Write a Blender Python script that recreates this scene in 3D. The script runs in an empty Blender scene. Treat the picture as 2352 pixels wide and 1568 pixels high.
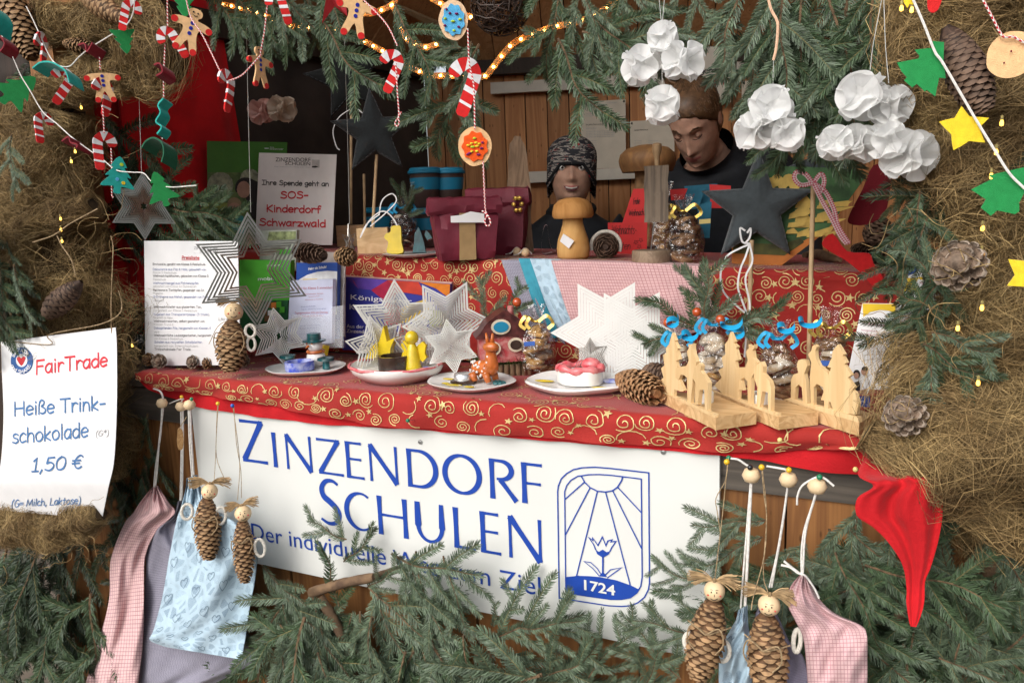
import bpy, math, random
import numpy as np
from mathutils import Vector, Matrix
rnd = random.Random(7)
S = bpy.context.scene
COL = S.collection
# ------------------------------------------------------------------ camera
PSI, TH, RO, FOC = math.radians(26.5), math.radians(9.5), math.radians(2.1),1829.0
CAM = np.array([0.0,0.0,1.5])
_F = np.array([-math.sin(PSI)*math.cos(TH), math.cos(PSI)*math.cos(TH),-math.sin(TH)])
_R0 = np.cross(_F, [0,0,1]); _R0 /= np.linalg.norm(_R0); _U0 = np.cross(_R0, _F)
_U = math.cos(RO)*_U0 + math.sin(RO)*_R0
_R = math.cos(RO)*_R0 - math.sin(RO)*_U0
cd = bpy.data.cameras.new('camera'); cam = bpy.data.objects.new('camera', cd); COL.objects.link(cam)
cd.sensor_width = 36.0; cd.lens = FOC/2352*36.0; cd.clip_start = 0.05; cd.clip_end = 500
cam.matrix_world = Matrix(((_R[0], _U[0], -_F[0], CAM[0]),(_R[1], _U[1], -_F[1], CAM[1]),(_R[2], _U[2], -_F[2], CAM[2]),(0,0,0,1)))
S.camera = cam
# ------------------------------------------------------------------ sky and sun (overcast winter day)
SUN_EL, SUN_AZ = math.radians(38), math.radians(195)
w = bpy.data.worlds.new('World'); S.world = w; w.use_nodes = True
nt = w.node_tree; sky = nt.nodes.new('ShaderNodeTexSky'); sky.sky_type = 'NISHITA'; sky.sun_disc = False
sky.sun_elevation = SUN_EL; sky.sun_rotation = SUN_AZ; sky.air_density = 1.0; sky.dust_density = 4.0; sky.ozone_density = 1.0
hs = nt.nodes.new('ShaderNodeHueSaturation'); hs.inputs['Saturation'].default_value = 0.36
nt.links.new(sky.outputs[0], hs.inputs['Color']); nt.links.new(hs.outputs[0], nt.nodes['Background'].inputs[0])
nt.nodes['Background'].inputs[1].default_value = 0.15
sl = bpy.data.lights.new('sun', 'SUN'); sl.energy = 1.05; sl.angle = math.radians(55); sl.color = (1,0.98,0.945)
so = bpy.data.objects.new('sun', sl); COL.objects.link(so)
_sd = Vector((math.sin(SUN_AZ)*math.cos(SUN_EL), math.cos(SUN_AZ)*math.cos(SUN_EL), math.sin(SUN_EL)))
so.rotation_euler = _sd.to_track_quat('Z', 'Y').to_euler()
S.view_settings.view_transform = 'Standard'; S.view_settings.look = 'None'; S.view_settings.gamma = 1
S.view_settings.exposure = 0.5
S.cycles.max_bounces = 6; S.cycles.diffuse_bounces = 4; S.cycles.transparent_max_bounces = 12
S.cycles.caustics_reflective = False; S.cycles.caustics_refractive = False
# ------------------------------------------------------------------ pixel rays (photo measured in 2352 x 1568 units)
def ray(x, y): return _F + _R*((x-1176)/FOC) - _U*((y-784)/FOC)
def on(x, y, n, d):
    n = np.asarray(n, float); r = ray(x, y); return CAM + r*((d - n@CAM)/(n@r))
def onY(x, y, Y): return on(x, y, (0,1,0), Y)
def onZ(x, y, Z): return on(x, y, (0,0,1), Z)
def at(x, y, d): return CAM + ray(x, y)*d
def YP(Y): return lambda x, y: onY(x, y, Y)
def through(p, n):
    n = np.asarray(n, float); d = float(n@np.asarray(p, float)); return lambda x, y: on(x, y, n, d)
def facing(x, y, d, yaw=0.0, tilt=0.0):
    """plane through a point, turned towards where the photographer stands, then yawed / tilted"""
    p = at(x, y, d); n = -ray(x, y); n[2] = 0; n /= np.linalg.norm(n)
    c, s = math.cos(yaw), math.sin(yaw); n = np.array([n[0]*c-n[1]*s, n[0]*s+n[1]*c, tilt]); n /= np.linalg.norm(n)
    return through(p, n), n, p
def depth(p): return float((np.asarray(p)-CAM)@_F)
# ------------------------------------------------------------------ object helpers
def tag(o, label=None, cat=None, group=None, kind=None):
    if label: o['label'] = label
    if cat: o['category'] = cat
    if group: o['group'] = group
    if kind: o['kind'] = kind
    return o
def thing(name, label, cat, loc=(0,0,0), group=None):
    o = bpy.data.objects.new(name, None); COL.objects.link(o); o.location = [float(v) for v in loc]
    o.empty_display_size = 0.05; o['_w'] = [float(v) for v in loc]
    return tag(o, label, cat, group)
def dup(root, mat, label=None, group=None):
    def rec(o, par):
        c = o.copy(); COL.objects.link(c)
        if par is not None: c.parent = par
        for ch in kids.get(o, ()): rec(ch, c)
        return c
    kids = {}
    for ch in root.children_recursive: kids.setdefault(ch.parent, []).append(ch)
    r = rec(root, None); r.matrix_world = mat
    if label: r['label'] = label
    if group: r['group'] = group
    return r
class MB:
    def __init__(self): self.V, self.F, self.M, self.UV = [], [], [], []
    def add(self, v, f, m=0, uv=None):
        b = len(self.V); v = [tuple(map(float, p)) for p in v]
        self.V += v; self.F += [tuple(i+b for i in q) for q in f]; self.M += [m]*len(f)
        self.UV += [tuple(map(float, q)) for q in uv] if uv is not None else [(0.0,0.0)]*len(v)
        return self
    def build(self, name, mats, parent=None, loc=None, label=None, cat=None, group=None, kind=None, sharp=40):
        mats = mats if isinstance(mats, (list, tuple)) else [mats]
        if parent is not None: L = np.array(parent.get('_w', (0,0,0)), float)
        elif loc is None: A = np.array(self.V); L = np.array([A[:, 0].mean(), A[:, 1].mean(), A[:, 2].min()])
        else: L = np.array(loc, float)
        me = bpy.data.meshes.new(name)
        me.from_pydata((np.array(self.V)-L).tolist(), [], self.F)
        for m in mats: me.materials.append(m)
        me.polygons.foreach_set('material_index', self.M)
        uvl = me.uv_layers.new(name='UVMap'); vi = np.empty(len(me.loops), np.int32); me.loops.foreach_get('vertex_index', vi)
        uvl.data.foreach_set('uv', np.array(self.UV)[vi].ravel())
        if sharp:
            me.polygons.foreach_set('use_smooth', [True]*len(me.polygons))
            if sharp < 180: me.set_sharp_from_angle(angle=math.radians(sharp))
        me.update()
        o = bpy.data.objects.new(name, me); COL.objects.link(o); o['_w'] = L.tolist()
        if parent is not None: o.parent = parent
        else: o.location = L.tolist()
        return tag(o, label, cat, group, kind)
    # ---- shapes
    def box(self, c, s, ax=None, m=0, uvs=1.0):
        c = np.asarray(c, float); h = np.asarray(s, float)/2
        ax = np.eye(3) if ax is None else np.asarray(ax, float)
        for a in range(3):
            for sg in (-1,1):
                b, d = (a+1) % 3,(a+2) % 3
                q = []; uv = []
                for (i, j) in ((-1,-1),(1,-1),(1,1),(-1,1)):
                    o = np.zeros(3); o[a] = sg*h[a]; o[b] = i*h[b]; o[d] = j*h[d]; q.append(c+o@ax); uv.append((i*h[b]*uvs, j*h[d]*uvs))
                self.add(q, [(0,1,2,3) if sg > 0 else (3,2,1,0)], m, uv)
        return self
    def tube(self, P, r, n=8, m=0, caps=True, flat=None):
        P = np.asarray(P, float); k = len(P); r = np.full(k, r) if np.isscalar(r) else np.asarray(r, float)
        T = np.gradient(P, axis=0); T /= np.linalg.norm(T, axis=1)[:, None]+1e-12
        u = np.cross(T[0], [0,0,1]); u = u if np.linalg.norm(u) > 1e-4 else np.cross(T[0], [1,0,0]); u /= np.linalg.norm(u)
        V = []; UV = []; L = 0.0
        for i in range(k):
            u = u-T[i]*(u@T[i]); u /= np.linalg.norm(u)+1e-12; v = np.cross(T[i], u)
            if i: L += np.linalg.norm(P[i]-P[i-1])
            for j in range(n):
                a = 2*math.pi*j/n; V.append(P[i]+r[i]*(math.cos(a)*u+math.sin(a)*v*(flat or 1))); UV.append((j/n, L))
        Fc = [(i*n+j, i*n+(j+1) % n, (i+1)*n+(j+1) % n, (i+1)*n+j) for i in range(k-1) for j in range(n)]
        if caps: Fc += [tuple(range(n))[::-1], tuple((k-1)*n+j for j in range(n))]
        return self.add(V, Fc, m, UV)
    def lathe(self, prof, o=(0,0,0), n=24, ax=None, m=0, wob=0.0, seed=0, sy=1.0):
        o = np.asarray(o, float); ax = np.eye(3) if ax is None else np.asarray(ax, float); rr = random.Random(seed)
        ph = [rr.uniform(0,6.28) for _ in range(4)]
        V = []; UV = []
        for (r, z) in prof:
            for j in range(n):
                a = 2*math.pi*j/n; q = 1+wob*(math.sin(2*a+ph[0])+.6*math.sin(3*a+ph[1])+.5*math.sin(5*a+ph[2]))
                zz = z+wob*.25*r*math.sin(4*a+ph[3])
                V.append(o+np.array([r*q*math.cos(a), r*q*math.sin(a)*sy, zz])@ax); UV.append((j/n, z))
        k = len(prof)
        Fc = [(i*n+j, i*n+(j+1) % n, (i+1)*n+(j+1) % n, (i+1)*n+j) for i in range(k-1) for j in range(n)]
        if prof[0][0] > 1e-6: Fc.append(tuple(range(n))[::-1])
        if prof[-1][0] > 1e-6: Fc.append(tuple((k-1)*n+j for j in range(n)))
        return self.add(V, Fc, m, UV)
    def ball(self, c, r, n=12, m=0, ax=None, jit=0.0):
        r = np.array([r]*3 if np.isscalar(r) else r, float); ax = np.eye(3) if ax is None else np.asarray(ax, float)
        V = []; k = max(4, n//2+1)
        for i in range(k):
            t = math.pi*i/(k-1)
            for j in range(n):
                a = 2*math.pi*j/n; V.append(np.asarray(c)+(r*np.array([math.sin(t)*math.cos(a), math.sin(t)*math.sin(a),-math.cos(t)])*(1+rnd.uniform(-jit, jit)))@ax)
        return self.add(V, [(i*n+j, i*n+(j+1) % n, (i+1)*n+(j+1) % n, (i+1)*n+j) for i in range(k-1) for j in range(n)], m)
    def prism(self, pts, off, m=0, ms=None, uv=None):
        """closed outline (3D, planar) extruded by the vector off"""
        P = np.asarray(pts, float); n = len(P); Q = P+np.asarray(off, float)
        nrm = np.zeros(3)
        for i in range(n): nrm += np.cross(P[i]-P[0], P[(i+1) % n]-P[0])
        fl = nrm@np.asarray(off) > 0
        a, b = tuple(range(n)), tuple(range(n, 2*n))
        self.add(list(P)+list(Q), [], 0, None if uv is None else list(uv)*2)
        base = len(self.V)-2*n
        def pf(f, mm): self.F.append(tuple(i+base for i in f)); self.M.append(mm)
        pf(a[::-1] if fl else a, m); pf(b if fl else b[::-1], m)
        for i in range(n):
            j = (i+1) % n; q = (i, j, n+j, n+i); pf(q if fl else q[::-1], m if ms is None else ms)
        return self
    def grid(self, fn, nu, nv, m=0, uvfn=None, flip=False):
        V = []; UV = []
        for i in range(nu+1):
            for j in range(nv+1):
                u, v = i/nu, j/nv; V.append(fn(u, v)); UV.append(uvfn(u, v) if uvfn else (u, v))
        w_ = nv+1
        Fc = [(i*w_+j, (i+1)*w_+j, (i+1)*w_+j+1, i*w_+j+1) for i in range(nu) for j in range(nv)]
        if flip: Fc = [q[::-1] for q in Fc]
        return self.add(V, Fc, m, UV)
    def strip(self, P, wd, nrm, m=0):
        """flat ribbon along P in the plane with normal nrm (mitred)"""
        P = np.asarray(P, float); k = len(P); wd = np.full(k, wd) if np.isscalar(wd) else np.asarray(wd, float)
        nrm = np.asarray(nrm, float); nrm = np.tile(nrm/np.linalg.norm(nrm),(k, 1)) if nrm.ndim == 1 else nrm
        sg = P[1:]-P[:-1]; sg /= np.linalg.norm(sg, axis=1)[:, None]+1e-12; V = []
        closed = np.linalg.norm(P[0]-P[-1]) < 1e-7
        for i in range(k):
            a = sg[i-1] if i else (sg[-1] if closed else sg[0]); b = sg[i] if i < k-1 else (sg[0] if closed else sg[-1])
            t = a+b; t = t/(np.linalg.norm(t)+1e-9); c = max(.45, math.sqrt(max(0,(1+a@b)/2)))
            s = np.cross(nrm[i], t)*wd[i]/2/c; V += [P[i]-s, P[i]+s]
        return self.add(V, [(2*i, 2*i+2,2*i+3,2*i+1) for i in range(k-1)], m)
    def cloudV(self, V, Fq, m=0, UV=None):
        return self.add(V, Fq, m, UV)
def catmull(P, n=8):
    P = [np.asarray(p, float) for p in P]; P = [2*P[0]-P[1]]+P+[2*P[-1]-P[-2]]; out = []
    for i in range(1, len(P)-2):
        for j in range(n):
            t = j/n; a, b, c, d = P[i-1], P[i], P[i+1], P[i+2]
            out.append(.5*((2*b)+(c-a)*t+(2*a-5*b+4*c-d)*t*t+(3*b-a-3*c+d)*t**3))
    return np.array(out+[P[-2]])
def frame(z, up=(0,0,1)):
    """rows x,y,z of a frame whose z row is the given vector"""
    z = np.asarray(z, float); z = z/np.linalg.norm(z); x = np.cross(up, z)
    x = x if np.linalg.norm(x) > 1e-4 else np.cross((1,0,0), z); x = x/np.linalg.norm(x); return np.array([x, np.cross(z, x), z])
def rotz(a): c, s = math.cos(a), math.sin(a); return np.array([[c, s, 0], [-s, c, 0], [0,0,1]])
def M4(ax, o, s=1.0):
    """matrix from local axes given as rows"""
    ax = np.asarray(ax, float)*s
    return Matrix(((ax[0][0], ax[1][0], ax[2][0], o[0]),(ax[0][1], ax[1][1], ax[2][1], o[1]),(ax[0][2], ax[1][2], ax[2][2], o[2]),(0,0,0,1)))
# ------------------------------------------------------------------ materials
MATS = {}
def N(t, k, **kw):
    n = t.nodes.new('ShaderNode'+k)
    for a, b in kw.items(): setattr(n, a, b)
    return n
def mat(name, col, rough=.7, var=.12, scale=40, bump=0.0, bscale=200, metal=0.0, spec=.3, col2=None, sheen=0, alpha=1.0, trans=0, coord='Object', island=0, sub=0, emit=None, es=1.0):
    if name in MATS: return MATS[name]
    m = bpy.data.materials.new(name); m.use_nodes = True; t = m.node_tree; b = t.nodes['Principled BSDF']; MATS[name] = m
    b.inputs['Roughness'].default_value = rough; b.inputs['Metallic'].default_value = metal; b.inputs['Specular IOR Level'].default_value = spec
    tc = N(t, 'TexCoord'); nz = N(t, 'TexNoise'); nz.inputs['Scale'].default_value = scale; nz.inputs['Detail'].default_value = 5
    t.links.new(tc.outputs[coord], nz.inputs['Vector'])
    c1 = tuple(col)+(1,); c2 = tuple(col2)+(1,) if col2 else tuple(max(0, c*(1-2.2*var)) for c in col)+(1,)
    mx = N(t, 'Mix', data_type='RGBA'); mx.inputs['A'].default_value = c2; mx.inputs['B'].default_value = c1
    rp = N(t, 'MapRange'); rp.inputs['From Min'].default_value = .35; rp.inputs['From Max'].default_value = .65
    t.links.new(nz.outputs['Fac'], rp.inputs['Value']); fac = rp.outputs[0]
    t.links.new(fac, mx.inputs['Factor']); out = mx.outputs['Result']
    if island:
        g = N(t, 'NewGeometry'); mr = N(t, 'MapRange'); mr.inputs['To Min'].default_value = 1-island; mr.inputs['To Max'].default_value = 1+island
        t.links.new(g.outputs['Random Per Island'], mr.inputs['Value']); h = N(t, 'HueSaturation'); t.links.new(mr.outputs[0], h.inputs['Value']); t.links.new(out, h.inputs['Color']); out = h.outputs[0]
    t.links.new(out, b.inputs['Base Color'])
    if bump:
        n2 = N(t, 'TexNoise'); n2.inputs['Scale'].default_value = bscale; n2.inputs['Detail'].default_value = 4; t.links.new(tc.outputs[coord], n2.inputs['Vector'])
        bp = N(t, 'Bump'); bp.inputs['Strength'].default_value = bump; bp.inputs['Distance'].default_value = .002; t.links.new(n2.outputs['Fac'], bp.inputs['Height']); t.links.new(bp.outputs[0], b.inputs['Normal'])
    if sheen: b.inputs['Sheen Weight'].default_value = sheen; b.inputs['Sheen Roughness'].default_value = .4
    if sub: b.inputs['Subsurface Weight'].default_value = sub; b.inputs['Subsurface Radius'].default_value = (.006,.003,.002); b.inputs['Subsurface Scale'].default_value = 1
    if alpha < 1: b.inputs['Alpha'].default_value = alpha
    if trans: b.inputs['Transmission Weight'].default_value = trans
    if emit: b.inputs['Emission Color'].default_value = tuple(emit)+(1,); b.inputs['Emission Strength'].default_value = es
    m['bsdf'] = b.name
    return m
def wood(name, c1, c2, axis=2, stretch=18, scale=14, rough=.6, island=.25, knots=True):
    if name in MATS: return MATS[name]
    m = bpy.data.materials.new(name); m.use_nodes = True; t = m.node_tree; b = t.nodes['Principled BSDF']; MATS[name] = m
    tc = N(t, 'TexCoord'); mp = N(t, 'Mapping'); sc = [scale*1.0]*3; sc[axis] = scale/stretch; mp.inputs['Scale'].default_value = sc
    g = N(t, 'NewGeometry'); ad = N(t, 'VectorMath', operation='ADD'); ml = N(t, 'VectorMath', operation='SCALE'); ml.inputs['Scale'].default_value = 7.0
    cx = N(t, 'CombineXYZ'); t.links.new(g.outputs['Random Per Island'], cx.inputs[0]); t.links.new(g.outputs['Random Per Island'], cx.inputs[1]); t.links.new(g.outputs['Random Per Island'], cx.inputs[2])
    t.links.new(cx.outputs[0], ml.inputs[0]); t.links.new(tc.outputs['Object'], ad.inputs[0]); t.links.new(ml.outputs[0], ad.inputs[1]); t.links.new(ad.outputs[0], mp.inputs['Vector'])
    nz = N(t, 'TexNoise'); nz.inputs['Scale'].default_value = 1.2; nz.inputs['Detail'].default_value = 6; nz.inputs['Distortion'].default_value = 1.6; t.links.new(mp.outputs[0], nz.inputs['Vector'])
    mlt = N(t, 'Math', operation='MULTIPLY'); mlt.inputs[1].default_value = 9.0; fr = N(t, 'Math', operation='PINGPONG'); fr.inputs[1].default_value = 1.0
    t.links.new(nz.outputs['Fac'], mlt.inputs[0]); t.links.new(mlt.outputs[0], fr.inputs[0])
    mx = N(t, 'Mix', data_type='RGBA'); mx.inputs['A'].default_value = tuple(c1)+(1,); mx.inputs['B'].default_value = tuple(c2)+(1,); t.links.new(fr.outputs[0], mx.inputs['Factor'])
    mr = N(t, 'MapRange'); mr.inputs['To Min'].default_value = 1-island; mr.inputs['To Max'].default_value = 1+island*.6; t.links.new(g.outputs['Random Per Island'], mr.inputs['Value'])
    h = N(t, 'HueSaturation'); t.links.new(mr.outputs[0], h.inputs['Value']); t.links.new(mx.outputs['Result'], h.inputs['Color']); out = h.outputs[0]
    if knots:
        vo = N(t, 'TexVoronoi'); mp2 = N(t, 'Mapping'); s2 = [9.0]*3; s2[axis] = 3.2; mp2.inputs['Scale'].default_value = s2; t.links.new(ad.outputs[0], mp2.inputs['Vector']); t.links.new(mp2.outputs[0], vo.inputs['Vector'])
        k = N(t, 'MapRange'); k.inputs['From Min'].default_value = .05; k.inputs['From Max'].default_value = .14; k.inputs['To Min'].default_value = .35; k.inputs['To Max'].default_value = 1; t.links.new(vo.outputs['Distance'], k.inputs['Value'])
        h2 = N(t, 'HueSaturation'); t.links.new(k.outputs[0], h2.inputs['Value']); t.links.new(out, h2.inputs['Color']); out = h2.outputs[0]
    t.links.new(out, b.inputs['Base Color']); b.inputs['Roughness'].default_value = rough; b.inputs['Specular IOR Level'].default_value = .25
    bp = N(t, 'Bump'); bp.inputs['Strength'].default_value = .25; bp.inputs['Distance'].default_value = .001; t.links.new(fr.outputs[0], bp.inputs['Height']); t.links.new(bp.outputs[0], b.inputs['Normal'])
    return m
def uvmath(t):
    tc = N(t, 'TexCoord'); sp = N(t, 'SeparateXYZ'); t.links.new(tc.outputs['UV'], sp.inputs[0]); return tc, sp
def mth(t, op, a, b=None, c=None):
    n = N(t, 'Math', operation=op)
    for i, v in enumerate((a, b, c)):
        if v is None: continue
        if isinstance(v, (int, float)): n.inputs[i].default_value = v
        else: t.links.new(v, n.inputs[i])
    return n.outputs[0]
def pattern(name, base, ink, kind, p=.005, wd=.16, rough=.85, strength=1.0):
    """printed / woven cloth: uv in metres"""
    if name in MATS: return MATS[name]
    m = mat(name, base, rough, .05,60,.35,900, sheen=.15); t = m.node_tree; b = t.nodes['Principled BSDF']
    src = b.inputs['Base Color'].links[0].from_socket
    tc, sp = uvmath(t); X, Y = sp.outputs[0], sp.outputs[1]
    if kind == 'check':
        fx = mth(t, 'LESS_THAN', mth(t, 'FRACT', mth(t, 'DIVIDE', X, p)), wd); fy = mth(t, 'LESS_THAN', mth(t, 'FRACT', mth(t, 'DIVIDE', Y, p)), wd); fac = mth(t, 'MULTIPLY', mth(t, 'MAXIMUM', fx, fy),.75*strength)
    elif kind == 'gingham':
        fx = mth(t, 'LESS_THAN', mth(t, 'FRACT', mth(t, 'DIVIDE', X, p)),.5); fy = mth(t, 'LESS_THAN', mth(t, 'FRACT', mth(t, 'DIVIDE', Y, p)),.5); fac = mth(t, 'MULTIPLY', mth(t, 'ADD', fx, fy),.5)
    elif kind == 'hex':
        vo = N(t, 'TexVoronoi'); vo.inputs['Randomness'].default_value = 0.0; mp = N(t, 'Mapping'); mp.inputs['Scale'].default_value = (1/p, 1/p*1.15,1)
        row = mth(t, 'FLOOR', mth(t, 'DIVIDE', Y, p/1.15)); sh = mth(t, 'MULTIPLY', mth(t, 'MODULO', row, 2.0), p/2)
        cx = N(t, 'CombineXYZ'); t.links.new(mth(t, 'ADD', X, sh), cx.inputs[0]); t.links.new(Y, cx.inputs[1]); t.links.new(cx.outputs[0], mp.inputs['Vector']); t.links.new(mp.outputs[0], vo.inputs['Vector'])
        d = vo.outputs['Distance']; r1 = mth(t, 'GREATER_THAN', d, .42); r2 = mth(t, 'MULTIPLY', mth(t, 'COMPARE', d, .22,.05),.6); fac = mth(t, 'MULTIPLY', mth(t, 'MAXIMUM', r1, r2),.6*strength)
    elif kind == 'blobs':
        vo = N(t, 'TexVoronoi'); vo.inputs['Scale'].default_value = 1/p; t.links.new(tc.outputs['UV'], vo.inputs['Vector']); vo.feature = 'DISTANCE_TO_EDGE'
        v2 = N(t, 'TexVoronoi'); v2.inputs['Scale'].default_value = 1/p; t.links.new(tc.outputs['UV'], v2.inputs['Vector'])
        nz = N(t, 'TexNoise'); nz.inputs['Scale'].default_value = 900; t.links.new(tc.outputs['UV'], nz.inputs['Vector'])
        e = mth(t, 'GREATER_THAN', mth(t, 'ADD', vo.outputs['Distance'], mth(t, 'MULTIPLY', nz.outputs['Fac'], .12)),.2)
        sep = N(t, 'SeparateColor'); t.links.new(v2.outputs['Color'], sep.inputs[0]); dots = mth(t, 'LESS_THAN', nz.outputs['Fac'], .5)
        fac = mth(t, 'MULTIPLY', mth(t, 'MULTIPLY', e, mth(t, 'ADD', mth(t, 'MULTIPLY', sep.outputs[0], .45), mth(t, 'MULTIPLY', dots, .35))), strength)
    elif kind == 'twist':
        fac = mth(t, 'LESS_THAN', mth(t, 'FRACT', mth(t, 'ADD', X, mth(t, 'DIVIDE', Y, p))), wd)
    mx = N(t, 'Mix', data_type='RGBA'); t.links.new(src, mx.inputs['A']); mx.inputs['B'].default_value = tuple(ink)+(1,); t.links.new(fac, mx.inputs['Factor']); t.links.new(mx.outputs['Result'], b.inputs['Base Color'])
    return m
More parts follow.
